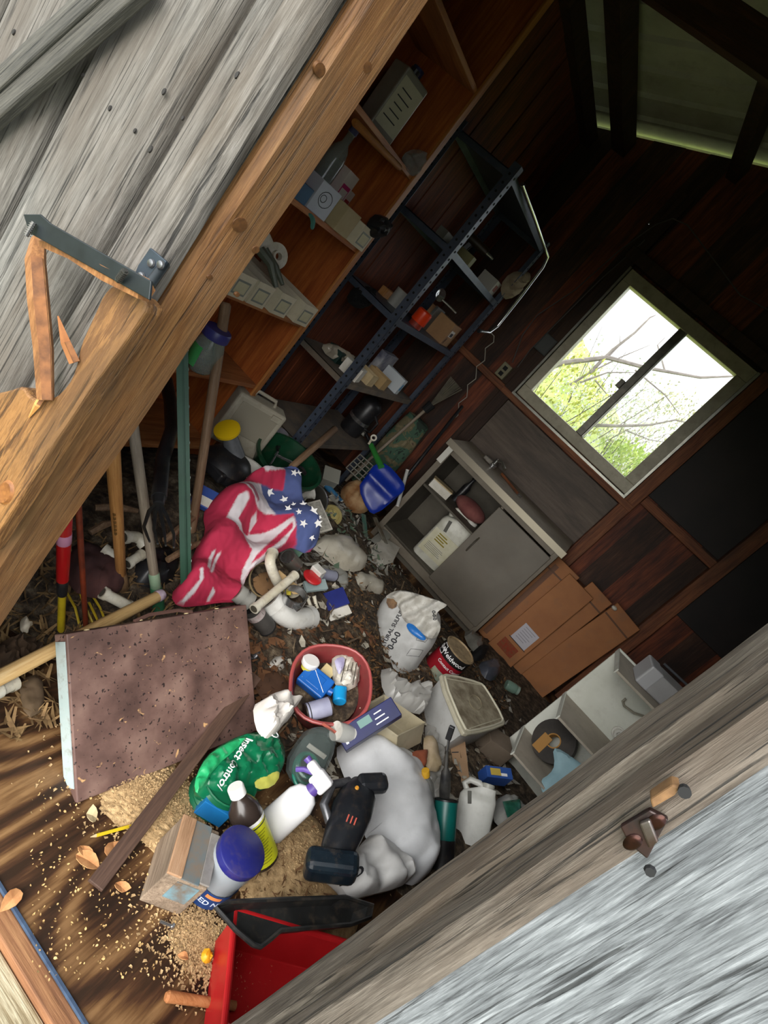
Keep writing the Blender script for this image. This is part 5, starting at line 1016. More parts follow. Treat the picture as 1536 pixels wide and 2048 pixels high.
soft('lilac_tag', 'lilac plastic tag on the mesh bag', 'tag', [(668, 1318), (690, 1312), (688, 1335), (678, 1352), (672, 1335)], bpl(-.005), tuple(nb_), .006, mat('#9a93b5', '#b5b0c9', rough=.4, scale=12), step=4, D=6, seed=42); soft('white_wrapper', 'crinkled white wrapper low in the red bucket', 'wrapper', [(690, 1345), (702, 1338), (708, 1365), (680, 1372)], bpl(-.005), tuple(nb_), .012, PAPER, step=4, D=8, wr=.008, wf=.2, seed=43)
# ================================================================ SULFUR SACK
sp0 = atz(790, 1345, .02); sn = Vector((-.12, -.80, .52)); spn = tuple(sn); spl = plane(tuple(sp0), spn)
so_ = [(750, 1245), (756, 1215), (770, 1193), (800, 1184), (850, 1195), (880, 1225), (882, 1255), (868, 1290), (850, 1312), (828, 1345), (795, 1366), (762, 1356), (742, 1326), (750, 1280)]
o0 = spl(810, 1330); SK = mat('#c2c2c0', '#b3b3b0', rough=.5, scale=9, dirt=.15)
sk = thing('sulfur_sack', 'white sack with agricultural sulfur print standing by the cabinet', 'sack', o0)
b = pillow(so_, spl, spn, .10, Tb=.10, step=5, wr=.010, wf=.03, D=30, seed=51, origin=o0); b.obj('sack_body', SK, sk, smooth=True)
def onsurf(bb, org, ux, uy, lift=.003):
    """text mapping: px origin, unit x dir (px per text unit) and y dir"""
    def f(v): return bb.surf(org[0] + ux[0]*v.x + uy[0]*v.y, org[1] + ux[1]*v.x + uy[1]*v.y, lift)
    return f
dx, dy = .475, -.88; 
text('AGRICULTURAL SULFUR', 11.0, INK, sk, onsurf(b, (777, 1283), (dx, dy), (dy, -dx)), bold=.3); text('0-0-0', 17, INK, sk, onsurf(b, (790, 1290), (dx, dy), (dy, -dx)), bold=.4)
for i, qd in enumerate(([(813, 1318), (822, 1305), (846, 1306), (838, 1318)], [(832, 1288), (836, 1281), (856, 1284), (850, 1291)])):
    pts = [b.surf(qd[k][0] + (qd[(k+1) % 4][0]-qd[k][0])*t/4, qd[k][1] + (qd[(k+1) % 4][1]-qd[k][1])*t/4, .002) for k in range(4) for t in range(4)]; MB().tube(pts, .0009, 4, closed=True).obj('printed_box', INK, sk)
to = [(768, 1195), (785, 1183), (805, 1180), (830, 1186), (862, 1196), (895, 1208), (891, 1214), (876, 1222), (872, 1232), (882, 1250), (879, 1266), (868, 1279), (850, 1272), (826, 1254), (806, 1240), (799, 1218), (790, 1202)]
tpl = plane(tuple(sp0 + sn.normalized()*.115), spn); b2 = pillow(to, tpl, spn, .02, Tb=.02, step=4, wr=.006, wf=.06, D=9, seed=52, origin=o0, hfn=lambda x, y: .012*math.sin((x*.55 + y*.85)/4.5 + 1.5*nz((x*.04, y*.04, 2)))); b2.obj('torn_top', mat('#c9c7c0', '#aaa69c', rough=.5, scale=14, dirt=.5), sk, smooth=True)
text('0-0-0', 10, INK, sk, onsurf(b2, (868, 1233), (.12, .99), (.99, -.12)), bold=.3)
b3 = pillow([(812, 1249), (820, 1245), (830, 1252), (848, 1270), (853, 1278), (845, 1282), (826, 1270), (816, 1260)], plane(tuple(sp0 + sn.normalized()*.125), spn), spn, .008, Tb=.008, step=4, wr=.004, D=6, seed=53, origin=o0); b3.obj('blue_tape', mat('#1f66b5', '#2c78c8', rough=.35, scale=20), sk, smooth=True)
b3 = pillow([(770, 1200), (786, 1188), (797, 1212), (780, 1220)], plane(tuple(sp0 + sn.normalized()*.118), spn), spn, .006, step=4, D=6, seed=54, origin=o0); b3.obj('brown_lining', mat('#5d4838', '#8a6a48', rough=.8, scale=30), sk, smooth=True)
# ================================================================ CONTACT CEMENT CAN
P, h = upright((866, 1350), (921, 1299), .03); r = 34*mpp(P + V(0, 0, h)); phi = math.atan2(-P.y, -P.x)
o = thing('cement_can', 'red and black contact cement can with a rusty lid', 'can', P)
MB().lathe([(r*.97, 0), (r, .004), (r, h*.72)], 36, cap1=False).obj('red_label', mat('#a31f2c', '#93182a', rough=.35, scale=8, dirt=.15), o, smooth=True); MB().lathe([(r*1.004, h*.70), (r*1.004, h-.004)], 36, cap0=False, cap1=False).obj('black_band', mat('#1a1818', rough=.4), o, smooth=True)
MB().lathe([(r*1.02, h-.006), (r*1.03, h), (r*.95, h+.002), (r*.92, h-.006), (.001, h-.006)], 36, cap0=False).obj('lid', mat('#7d6a4e', '#a08a68', rough=.6, scale=40, metal=.1), o, smooth=True)
def wrapc(rr, z0, a0): return lambda v: (lambda a: V(rr*math.cos(a), rr*math.sin(a), z0 + v.y))(phi + a0 + v.x/rr)
text('Weldwood', .036, INKW, o, wrapc(r*1.012, h*.82, .15), bold=.0006); text('Contact Cement', .024, INKW, o, wrapc(r*1.012, h*.58, .42), bold=.0004)
def patch(rr, a0, a1, z0, z1, nm, m, par, n=8):
    b = MB(); vs = []
    for k in range(n+1):
        a = a0 + (a1-a0)*k/n; vs += [V(rr*math.cos(a), rr*math.sin(a), z0), V(rr*math.cos(a), rr*math.sin(a), z1)]
    b.add(vs, [[2*k, 2*k+2, 2*k+3, 2*k+1] for k in range(n)]); return b.obj(nm, m, par)
patch(r*1.008, phi-1.02, phi-.62, h*.70, h*.96, 'logo_frame', INKW, o); patch(r*1.011, phi-.99, phi-.65, h*.715, h*.945, 'logo_field', mat('#1a1818', rough=.4), o); text('DAP', .030, INKW, o, wrapc(r*1.014, h*.83, -.82), bold=.0008)
patch(r*1.006, phi-.35, phi+.7, .01, h*.40, 'picture_panel', mat('#a8a48c', '#8d9a8c', rough=.5, scale=14), o)
# ================================================================ SQUARE LIDDED BUCKET
lp = [(878, 1350), (897, 1345), (960, 1362), (972, 1372), (1012, 1440), (1008, 1452), (940, 1470), (925, 1465)]
zl = .25; C = atz(940, 1410, 0.0); C = V(atz(945, 1408, zl).x, atz(945, 1408, zl).y, 0.02); o = thing('square_bucket', 'white square plastic bucket with stained lid', 'bucket', C)
T_ = [atz(*p, zl) - C for p in smoothpoly(lp, 1)]; cen = sum(T_, V(0, 0, 0))/len(T_)
def sc(f, z): return [V(cen.x + (p.x-cen.x)*f, cen.y + (p.y-cen.y)*f, z) for p in T_]
zt = zl - .02
MB().slab(sc(.95, zt-.012), sc(.80, 0)).obj('body', mat('#c6c6c4', '#b8b8b5', rough=.4, scale=8, dirt=.2), o, smooth=True); lid = MB().slab(sc(1.0, zt), sc(1.0, zt-.022)).obj('lid', mat('#c6c1ac', '#b3ad98', rough=.45, scale=8, dirt=.3), o, bevel=.006)
q = MB().slab(sc(.86, zt+.0015), sc(.86, zt-.002)).obj('stained_centre', mat('#a59c86', '#6f6450', rough=.6, scale=18, dirt=.5), lid); MB().tube(sc(.90, zt+.003), .005, 6, closed=True).obj('raised_rim', mat('#cbc6b2', rough=.45), lid, smooth=True)
c3 = cen.copy(); c3.z = zt+.002; MB().tube([c3 + V(.035*math.cos(a), .06*math.sin(a), .001) for a in [2*PI*k/20 for k in range(20)]], .002, 5, closed=True).obj('moulded_ring', mat('#8a8068'), lid)
for (f0, f1) in ((0, .3), (.5, .8)):
    ps = sc(.84, zt+.003); k0, k1 = int(f0*len(ps)), int(f1*len(ps)); MB().tube([ps[k0], ps[k1]], .0025, 5).obj('moulded_rib', mat('#c2bca6'), lid)
# ================================================================ CREAM TRAY, BLUE CARTON
def tray(name, label, cat, rim, z, a, b_, zb, t, m, inner=None):
    R0 = [atz(*p, z) for p in rim]; sh = atz(*b_, zb) - atz(*a, z); C = sum(R0, V(0, 0, 0))/4 + sh; o = thing(name, label, cat, C)
    cen = sum(R0, V(0, 0, 0))/4; R1 = [p + sh*.999 + (cen - p)*.08 for p in R0]; I0 = [p + (cen-p)*t for p in R0]; I1 = [q + (cen+sh-q)*t - sh*.04 for q in R1]
    vs = [p - C for p in R1 + R0 + I0 + I1]; fs = [[3, 2, 1, 0], [12, 13, 14, 15]]
    for k in range(4): j = (k+1) % 4; fs += [[k, j, j+4, k+4], [k+4, j+4, j+8, k+8], [k+8, j+8, j+12, k+12]]
    MB().add(vs, fs).obj('body', m, o, bevel=.003); MB().tube([p - C for p in R0], .003, 6, closed=True).obj('lip', m, o); return o
tray('cream_tray', 'cream plastic drawer tray open beside the red bucket', 'tray', [(720, 1416), (768, 1390), (850, 1446), (795, 1472)], .23, (795, 1472), (792, 1516), .14, .06, mat('#c4baa0', '#b3a88c', rough=.5, scale=6, dirt=.3))
nbx = tocam(atz(728, 1452, .26)); A, B = atz(695, 1462, .25), atz(778, 1437, .27); o = thing('blue_carton', 'dark blue printed carton lying against the cream tray', 'carton', frame((A+B)/2, nbx*.5 + V(-.3, -.5, .5), B-A)); L_ = (B-A).length
NAVY = mat('#1f2458', '#1a1f4a', rough=.4, scale=8); MB().box((0, 0, 0), (L_, .075, .04)).obj('body', NAVY, o, bevel=.003); MB().box((-.01, .012, .0206), (.05, .028, .001)).obj('green_patch', mat('#6d8f8a'), o)
for k in range(3): MB().box((.045, -.02+k*.018, .0207), (.05-.01*k, .004, .001)).obj('print_line', INKW, o)
MB().box((-L_*.42, 0, .0207), (.010, .045, .001)).obj('white_emblem', INKW, o); can('tin_can', 'plain white tin under the dark blue carton', atz(672, 1462, .2), atz(700, 1470, .2), .033, mat('#b5b5b2', '#a5a5a0', rough=.4, scale=12), WHITE)
# ================================================================ FRONT CENTRE: big sacks, bottles
SKW = mat('#d6d7d9', '#c9cacc', rough=.5, scale=7, dirt=.12)
b1o = [(668, 1500), (690, 1482), (720, 1480), (770, 1500), (810, 1530), (838, 1580), (850, 1640), (858, 1700), (850, 1760), (815, 1775), (770, 1740), (735, 1690), (715, 1620), (690, 1560)]
soft('white_sack', 'big smooth white sack slumped in the middle of the floor', 'sack', b1o, *hz(.05), .16, SKW, wr=.008, wf=.03, D=70, seed=61, step=6, hfn=lambda x, y: .006*math.sin((x*.8 - y*.35)/7 + 2*nz((x*.02, y*.02, 1)))*max(0, 1-abs(y-1540)/110) + .008*math.sin((x*.9 + y*.3)/8)*max(0, (y-1640)/100))
smo = [(645, 1745), (680, 1740), (720, 1690), (745, 1665), (790, 1700), (820, 1760), (800, 1775), (740, 1790), (700, 1800), (680, 1770)]
smp, _n = hz(.10); o0 = smp(735, 1745); sm = thing('open_sack', 'open crumpled white sack mouth in front of the smooth sack', 'sack', o0)
b = pillow(smo, smp, _n, .06, wr=.008, wf=.03, D=18, seed=62, step=5, origin=o0, Tb=.05, hfn=lambda x, y: .016*math.sin((x*.9 - y*.5)/8 + 2.5*nz((x*.025, y*.025, 5)))); b.obj('sack_body', mat('#d9d7d5', '#c9c7c4', rough=.55, scale=9, dirt=.12), sm, smooth=True)
text('L 0', 24, INK, sm, onsurf(b, (682, 1768), (.9, -.3), (-.3, -.9), .004), bold=.4)
soft('clear_bag', 'clear plastic bag spread behind the cream tray', 'bag', [(760, 1340), (772, 1338), (800, 1375), (835, 1365), (862, 1370), (855, 1400), (845, 1430), (820, 1425), (790, 1410), (765, 1385)], *hz(.17), .05, glassy('#cfcdc8', .72, .25), wr=.025, wf=.07, D=14, seed=63, step=6)
soft('clear_bag', 'clear plastic film right of the cream tray', 'bag', [(850, 1440), (870, 1470), (885, 1530), (880, 1600), (860, 1620), (835, 1560), (850, 1500)], *hz(.08), .05, glassy('#c2c0ba', .6, .25), wr=.02, wf=.07, D=16, seed=64, step=6)
# orange work glove / cloth
soft('orange_cloth', 'rust orange leather glove under the cream tray', 'glove', [(792, 1520), (820, 1505), (848, 1500), (852, 1520), (845, 1545), (815, 1540), (795, 1545)], *hz(.14), .04, mat('#a85a3a', '#8f4a30', rough=.8, scale=14), wr=.012, seed=65, step=5, D=14); soft('glove_cuff', 'cream cuff fabric right of the rust orange glove', 'cuff', [(848, 1470), (868, 1472), (880, 1530), (878, 1545), (852, 1540), (846, 1500)], *hz(.14), .03, mat('#b8a58c', '#a3906f', rough=.8, scale=14), wr=.008, seed=66, step=5, D=14)
# green insect control bag
GB = mat('#0f6a45', '#0c5538', rough=.25, scale=9); igo = [(388, 1570), (400, 1530), (425, 1500), (470, 1478), (515, 1468), (545, 1465), (560, 1490), (568, 1520), (555, 1560), (530, 1580), (490, 1585), (450, 1600), (415, 1600), (395, 1590)]
gpl = plane(tuple(atz(470, 1530, .10)), (-.05, -.15, 1)); o0 = gpl(470, 1540); gb = thing('insect_control_bag', 'green Insect Control bag folded over on the floor', 'bag', o0)
b = pillow(igo, gpl, (-.05, -.15, 1), .06, Tb=.05, step=5, wr=.012, wf=.06, D=26, seed=71, origin=o0); b.obj('bag_body', GB, gb, smooth=True)
text('Insect Control', 22, INKW, gb, onsurf(b, (452, 1546), (-.43, .73), (.86, .52), .004), bold=.4)
b3 = pillow([(388, 1565), (402, 1530), (425, 1502), (468, 1480), (500, 1470), (470, 1500), (430, 1535), (405, 1575), (392, 1590)], plane(tuple(atz(470, 1530, .155)), (-.05, -.15, 1)), (-.05, -.15, 1), .012, step=5, wr=.008, D=10, seed=72, origin=o0); b3.obj('bright_edge', mat('#2ca86a', '#239058', rough=.25, scale=20), gb, smooth=True)
b3 = pillow([(508, 1560), (552, 1535), (562, 1550), (545, 1575), (512, 1580)], plane(tuple(atz(530, 1555, .15)), (-.05, -.15, 1)), (-.05, -.15, 1), .008, step=5, wr=.004, D=8, seed=73, origin=o0); b3.obj('yellow_panel', mat('#c2bf5a', '#a9a84c', rough=.3, scale=20), gb, smooth=True)
for k, (x, y) in enumerate(((525, 1475), (518, 1488), (532, 1490))): MB().tube([b.surf(x + 8*math.cos(a), y + 6*math.sin(a), .006) for a in [2*PI*i/10 for i in range(10)]], .0018, 4, closed=True).obj('logo_loop', INKW, gb)
o = thing('green_tub', 'dark green ribbed tub under the insect control bag', 'tub', frame(atz(420, 1600, .0), (.0, -.05, 1))); MB().lathe([(.07, 0)] + [(.075 + .006*(k % 2), .01 + k*.012) for k in range(9)] + [(.082, .12)], 28).obj('body', mat('#0f5a3c', rough=.3), o, smooth=True); MB().tube([V(.084*math.cos(2*PI*k/24), .084*math.sin(2*PI*k/24), .12) for k in range(24)], .004, 6, closed=True).obj('rim', mat('#0f5a3c', rough=.3), o, smooth=True)
boxpx('blue_box', 'flat bright blue plastic box beside the wooden box', (395, 1605), (445, 1635), .03, .07, .06, mat('#1a6aa8', '#1f78b5', rough=.4, scale=10)); soft('white_rag', 'crumpled white rag on the corner of the speckled box', 'rag', [(505, 1410), (525, 1405), (545, 1385), (560, 1395), (598, 1400), (595, 1412), (580, 1420), (578, 1440), (565, 1450), (555, 1465), (538, 1478), (525, 1478), (510, 1455)], *hz(.17), .06, mat('#d5d0c9', '#c6c0b8', rough=.9, scale=10), wr=.03, wf=.05, D=16, seed=75, step=5)
# blister pack with green hose
pk = [(565, 1530), (600, 1470), (620, 1455), (660, 1462), (672, 1490), (655, 1540), (620, 1590), (590, 1575)]; kp = plane(tuple(atz(615, 1520, .12)), (-.05, -.3, .95)); o0 = kp(615, 1530); o = thing('clamshell_pack', 'clear clamshell pack with green hose behind the spray bottle', 'package', o0)
b = pillow(pk, kp, (-.05, -.3, .95), .05, Tb=.02, step=7, wr=.004, D=14, seed=76, origin=o0); b.obj('clear_shell', glassy('#5f6866', .45, .12), o, smooth=True)
b = pillow([(572, 1530), (603, 1478), (622, 1465), (655, 1470), (664, 1492), (648, 1538), (618, 1578), (594, 1566)], kp, (-.05, -.3, .95), .004, Tb=.004, step=9, wr=.0, D=6, seed=77, origin=o0); b.obj('backing_card', mat('#3a4442', '#55605c', rough=.6, scale=12), o)
for k in range(3): MB().tube([kp(600 + (26-4*k)*math.cos(a) + 6, 1550 + (38-7*k)*math.sin(a)*1.0 - 5*k) - o0 + V(0, 0, .018 + .004*k) for a in [2*PI*i/24 for i in range(24)]], .006, 8, closed=True).obj('green_hose', mat('#1f7a64', '#2a8f78', rough=.35, scale=20), o, smooth=True)
MB().bar(kp(605, 1500) - o0 + V(0, 0, .03), kp(640, 1525) - o0 + V(0, 0, .03), .018, .004).obj('white_strip', PAPER, o); MB().bar(kp(628, 1464) - o0 + V(0, 0, .05), kp(655, 1480) - o0 + V(0, 0, .045), .012, .002).obj('red_strip', mat('#a8584a'), o)
# peroxide style bottle
P0, P1 = atz(527, 1722, .045), atz(470, 1572, .19); o, L_ = bottle('brown_bottle', 'dark brown bottle with bright yellow label and white cap', P0, P1, .046, mat('#2b2320', '#3a302a', rough=.25, scale=10), WHITE2, labm=mat('#d8d82a', '#cfd024', rough=.4, scale=14), lab=(.05, .60), x=tocam(P0), capr=.5)
MB().lathe([(.0468, .56*L_), (.0468, .60*L_)], 24, cap0=False, cap1=False).obj('white_stripe', INKW, o); MB().lathe([(.047, .525*L_), (.047, .54*L_)], 24, cap0=False, cap1=False).obj('black_stripe', INK, o)
for k in range(12): patch(.0472, -1.0 + .05*(k % 3), .5 + .1*(k % 4), (.10 + .033*k)*L_, (.108 + .033*k)*L_, 'print_line', mat('#6f6f18'), o)
# jar with blue lid
P, h = upright((412, 1768), (480, 1690), .0); o = thing('nut_jar', 'clear plastic mixed nuts jar with dark blue lid', 'jar', P); r = 50*mpp(P); h = max(.16, min(h, .26)); phi2 = math.atan2(-P.y, -P.x)
MB().lathe([(r*.9, 0), (r, .01), (r, h*.30), (r*.95, h*.5), (r, h*.7), (r*.9, h*.84), (r*.86, h*.87)], 32).obj('body', glassy('#b9c0c6', .5, .12), o, smooth=True)
MB().lathe([(r*1.012, h*.06), (r*1.012, h*.42)], 32, cap0=False, cap1=False).obj('label_wrap', mat('#1c3f7a', '#1a376a', rough=.4, scale=10), o, smooth=True); MB().lathe([(r*.98, h*.86), (r*1.0, h*.88), (r*1.0, h*.985), (r*.95, h)], 36).obj('lid', mat('#1c1f6e', '#2a2c68', rough=.4, scale=6, dirt=.35), o, smooth=True)
def wj(z0, a0): return lambda v: V(r*1.02*math.cos(phi2 + a0 + v.x/r), r*1.02*math.sin(phi2 + a0 + v.x/r), z0 + v.y)
text('MIXED NUTS', .024, mat('#c9d6ea'), o, wj(h*.20, .62), bold=.0004); patch(r*1.02, phi2 + .3, phi2 + .95, h*.31, h*.38, 'orange_emblem', mat('#d9844a'), o)
# spray bottle
P0, P1 = atz(535, 1660, .04), atz(640, 1565, .24); o = thing('spray_bottle', 'white trigger spray bottle with purple collar', 'spray bottle', frame(P0, P1-P0, tocam(P0))); L_ = (P1-P0).length
WH = mat('#e6e5e6', '#dcdbdc', rough=.3, scale=8); MB().lathe([(.042, 0), (.047, .01), (.045, L_*.62), (.034, L_*.76), (.017, L_*.82), (.017, L_*.86)], 24, sx=.75, sy=1.1).obj('body', WH, o, smooth=True); MB().lathe([(.021, L_*.83), (.021, L_*.93)], 20).obj('purple_collar', mat('#5a4590', rough=.35), o, smooth=True)
h_ = MB(); h_.box((0, -.0, L_*1.02), (.032, .06, .055)); h_.box((0, -.04, L_*1.06), (.03, .05, .03)); h_.obj('head', WH, o, bevel=.01, seg=3); MB().tube([V(0, -.035, L_*1.0), V(0, -.06, L_*.93), V(0, -.075, L_*.84)], .008, 8).obj('trigger', mat('#5f4a96', rough=.35), o, smooth=True); MB().lathe([(.010, 0), (.012, .015)], 12, frame((0, -.065, L_*1.06), (0, -1, 0))).obj('nozzle', mat('#5f4a96', rough=.35), o)
# black hand vacuum
P0 = atz(690, 1640, .17); A, B = atz(665, 1725, .18), atz(725, 1565, .24); o = thing('hand_vacuum', 'dusty black hand vacuum with silver side trim on the white sack', 'vacuum', frame(A, B-A, tocam(A))); L_ = (B-A).length; BV = mat('#16181c', '#24262a', rough=.3, scale=9, dirt=.25)
MB().lathe([(.03, 0), (.042, .03), (.05, L_*.35), (.056, L_*.6), (.05, L_*.85), (.03, L_)], 24, sx=.8, sy=1.15).obj('body', BV, o, smooth=True)
MB().tube([V(-.005, -.05, L_*.40), V(.02, -.085, L_*.5), V(.025, -.085, L_*.75), V(.01, -.04, L_*.92)], .014, 10).obj('handle', mat('#3c3c40', '#8a8a8c', rough=.3, metal=.5, scale=6), o, smooth=True)
MB().box((.015, .03, L_*1.0), (.05, .10, .06), Matrix.Rotation(.5, 3, 'X')).obj('nozzle_hood', BV, o, bevel=.018, seg=3); MB().box((.01, .0, -.015), (.085, .15, .07), Matrix.Rotation(.3, 3, 'X')).obj('dust_cup', mat('#121a22', '#1d2830', rough=.25, scale=9, dirt=.3), o, bevel=.02, seg=3)
for k in range(3): MB().box((.042, .02 - .012*k, L_*.42), (.004, .004, .022)).obj('red_mark', mat('#c25a4a'), o)
MB().lathe([(.007, 0), (.005, .004)], 10, frame((.042, -.01, L_*.8), (1, 0, 0))).obj('amber_button', mat('#c98a2c'), o)
# ================================================================ RIGHT OF CENTRE
P0, P1 = atz(858, 1640, .05), atz(851, 1540, .22); bottle('glass_bottle', 'small clear dusty bottle with yellow cap', P0, P1, .028, glassy('#7d7d78', .6, .15), mat('#c99a2c', rough=.4), capr=.55)
P0, P1 = atz(882, 1735, .03), atz(893, 1600, .17); o = can('teal_can', 'teal cylinder with black base beside the right jamb', P0, P1, .044, mat('#0f6a62', '#0d5a54', rough=.35, scale=9), BLACK); MB().lathe([(.0455, -.002), (.0455, (P1-P0).length*.42)], 26, cap0=False, cap1=False).obj('black_base', BLACK, o, smooth=True)
o = thing('wire_brush', 'black handled brush standing behind the teal cylinder', 'brush', frame(atz(888, 1610, .12), atz(897, 1452, .36) - atz(888, 1610, .12), (1, 0, 0))); L_ = (atz(897, 1452, .36) - atz(888, 1610, .12)).length; MB().lathe([(.018, 0), (.022, L_*.2), (.018, L_*.42), (.008, L_*.48), (.005, L_*.7)], 16).obj('grip', mat('#1c1c1e', '#55534e', rough=.5, scale=12), o, smooth=True); MB().cyl(V(0, 0, L_*.68), V(.005, 0, L_*.85), .005, .006, 8).obj('shank', CHROME, o); MB().box((.008, 0, L_*.92), (.022, .016, L_*.18), Matrix.Rotation(.25, 3, 'Y')).obj('head', BLACK, o, bevel=.003)
P = atz(925, 1690, .04); q0, q1 = atz(935, 1688, .03), atz(962, 1570, .18); zz_ = (q1-q0).normalized(); j = jug('bleach_jug', 'white plastic bleach jug in front of the cubby', frame(q0, zz_, (-tocam(q0)).cross(zz_)), (q1-q0).length*1.05, .15, .08, 0, mat('#cfcfc8', '#bfbfb8', rough=.4, scale=9, dirt=.2), mat('#b0b0a6', rough=.4))
soft('white_wrapper', 'crumpled white packaging beside the bleach jug', 'wrapper', [(990, 1600), (1010, 1590), (1040, 1615), (1055, 1640), (1030, 1650), (1000, 1655), (985, 1640)], *hz(.10), .05, mat('#b8b8b2', '#a0a09a', rough=.5, scale=14), wr=.02, wf=.08, D=12, seed=81, step=5); soft('green_wrapper', 'dark green foil wrapper on the white packaging', 'wrapper', [(1005, 1603), (1040, 1598), (1045, 1628), (1015, 1635)], *hz(.16), .008, mat('#1f5a48', '#2f7a62', rough=.25, scale=20), wr=.006, D=8, seed=82, step=5, smooth_out=0)
o = boxpx('blue_box', 'small blue and yellow printed box by the cubby', (963, 1552), (1000, 1565), .12, .05, .08, mat('#2a4f9a', '#33589f', rough=.5, scale=12), up=(-.1, -.4, .9)); MB().box((-.02, 0, .081), (.05, .03, .002)).obj('yellow_panel', mat('#c2a84a'), o); MB().box((.02, -.01, .082), (.03, .012, .002)).obj('white_panel', INKW, o)
o = boxpx('cardboard_box', 'tan cardboard flap standing behind the brush', (905, 1475), (920, 1580), .08, .10, .012, mat('#9a7c5e', '#8a6c50', rough=.8, scale=6, dirt=.2), 'cardboard', up=(-.3, -.6, .6));
for k in range(2): MB().box((-.04 + .08*k, .0, .013), (.004, .03, .002)).obj('slot', INK, o)
boxpx('cardboard_box', 'grey cardboard box under the square bucket', (945, 1490), (990, 1520), .03, .12, .12, mat('#7d6f60', '#6d5f50', rough=.8, scale=6), 'cardboard')
soft('grey_film', 'grey plastic film crumpled behind the cement can', 'film', [(925, 1265), (945, 1262), (965, 1285), (962, 1310), (940, 1300)], *hz(.06), .04, mat('#6f6d66', '#8a8880', rough=.3, scale=14), wr=.02, wf=.1, D=10, seed=83, step=5); soft('blue_grey_cup', 'blue grey crushed cup by the brown cartons', 'cup', [(955, 1325), (985, 1320), (1000, 1345), (985, 1365), (965, 1355)], *hz(.05), .05, mat('#5a5e6a', '#44474f', rough=.4, scale=14), wr=.015, wf=.1, D=10, seed=84, step=5)
o = thing('glass_jar', 'pale green glass jar lying near the brown cartons', 'jar', frame(atz(1012, 1368, .04), (.9, .3, .2))); MB().lathe([(.03, 0), (.034, .01), (.034, .06), (.025, .075)], 20).obj('body', glassy('#8fb0a0', .6, .1), o, smooth=True); MB().lathe([(.028, .074), (.028, .09)], 20).obj('lid', mat('#8fa598', rough=.4), o, smooth=True)
soft('black_glove', 'black crumpled glove left of the blue grey cup', 'glove', [(945, 1295), (965, 1290), (972, 1312), (955, 1325), (942, 1315)], *hz(.05), .05, BLACKR, wr=.02, wf=.12, D=8, seed=85, step=4)
# ================================================================ WHITE CUBBY
CU = mat('#dfe0d6', '#d2d4c8', rough=.5, scale=5, dirt=.2); CT = mat('#a39a8c', '#b3aa9b', rough=.7, scale=6, dirt=.3)
cb = thing('cubby_shelf', 'white cubby shelf unit with open left end behind the right jamb', 'shelf unit', V(.60, 2.97, 0))
MB().bx(0, .60, 0, .012, .0, .86).obj('back_panel', CU, cb, bevel=.002)
for z in (.0, .22, .505, .845): MB().bx(.0, .60, -.30, -.001, z - .006, z + .006 if z else .012).obj('shelf', CT, cb, bevel=.002)
MB().bx(.588, .60, -.30, 0, 0, .85).obj('side_panel', CU, cb)
for z in (.22, .505, .845): MB().bx(-.004, .002, -.30, -.0, z-.012, z + .012).obj('edge_strip', CU, cb)
o = thing('tape_roll', 'black and tan tape roll leaning in the cubby', 'tape', frame((.72, 2.86, .335), (-.55, -.8, .35))); MB().lathe([(.105, -.02), (.105, .02), (.036, .02), (.036, -.02)], 32, cap0=False, cap1=False).obj('roll', mat('#3a332c', '#24201c', rough=.5, scale=12), o, smooth=True); MB().lathe([(.036, -.022), (.036, .022), (.030, .022), (.030, -.022)], 28, cap0=False, cap1=False).obj('core', mat('#a87a3a', rough=.7), o, smooth=True); MB().box((-.03, -.045, .022), (.05, .09, .003)).obj('tan_flap', mat('#a87a3a'), o)
o = soft('foam_sheet', 'pale blue foam sheet pushed into the cubby', 'foam', [(1105, 1495), (1125, 1500), (1180, 1540), (1190, 1600), (1130, 1610), (1085, 1590), (1080, 1560), (1100, 1548), (1110, 1530)], plane((.8, 2.78, .34), (-.1, -.75, .6)), (-.1, -.75, .6), .02, mat('#9fc0c9', '#8fb2bd', rough=.8, scale=10), Tb=.02, step=7, wr=.004, D=12, seed=91)
o = thing('white_hook', 'white plug on a cable hanging inside the cubby', 'plug', frame((.885, 2.955, .57), (0, -1, .2))); MB().lathe([(.022, 0), (.022, .03), (.012, .03), (.012, .0)], 18, cap1=False).obj('ring', WHITE, o, smooth=True); MB().lathe([(.03, -.006), (.03, .001)], 18).obj('flange', WHITE, o)
o = thing('wall_hook', 'bent grey wire hook on the cubby back panel', 'hook', V(.80, 2.955, .70)); MB().tube([V(.12, -.01, .04), V(.05, -.02, .0), V(.0, -.02, -.01), V(-.02, -.02, .0), V(-.02, -.02, .02)], .006, 6).obj('wire', mat('#8f8a7c'), o, smooth=True)
o = thing('white_carton', 'white paper wrapped carton on top of the cubby', 'carton', frame((.84, 2.84, .853)) @ rotz(.1)); MB().box((0, 0, .05), (.30, .14, .10)).obj('body', mat('#a9a8a8', '#9a9898', rough=.6, scale=8), o, bevel=.008); MB().box((-.12, 0, .052), (.065, .146, .105)).obj('tape_wrap', mat('#b9b9bc', rough=.3), o, bevel=.008)
o = thing('black_rod', 'thin black rod with yellow tip lying on the white carton', 'rod', V(.78, 2.93, .965)); MB().cyl(V(-.02, -.0, 0), V(.30, .02, .01), .006, .006, 8).obj('shaft', mat('#55585c', rough=.4), o); MB().cyl(V(.30, .02, .01), V(.38, .025, .012), .0065, .0065, 8).obj('yellow_tip', mat('#a8941e'), o)
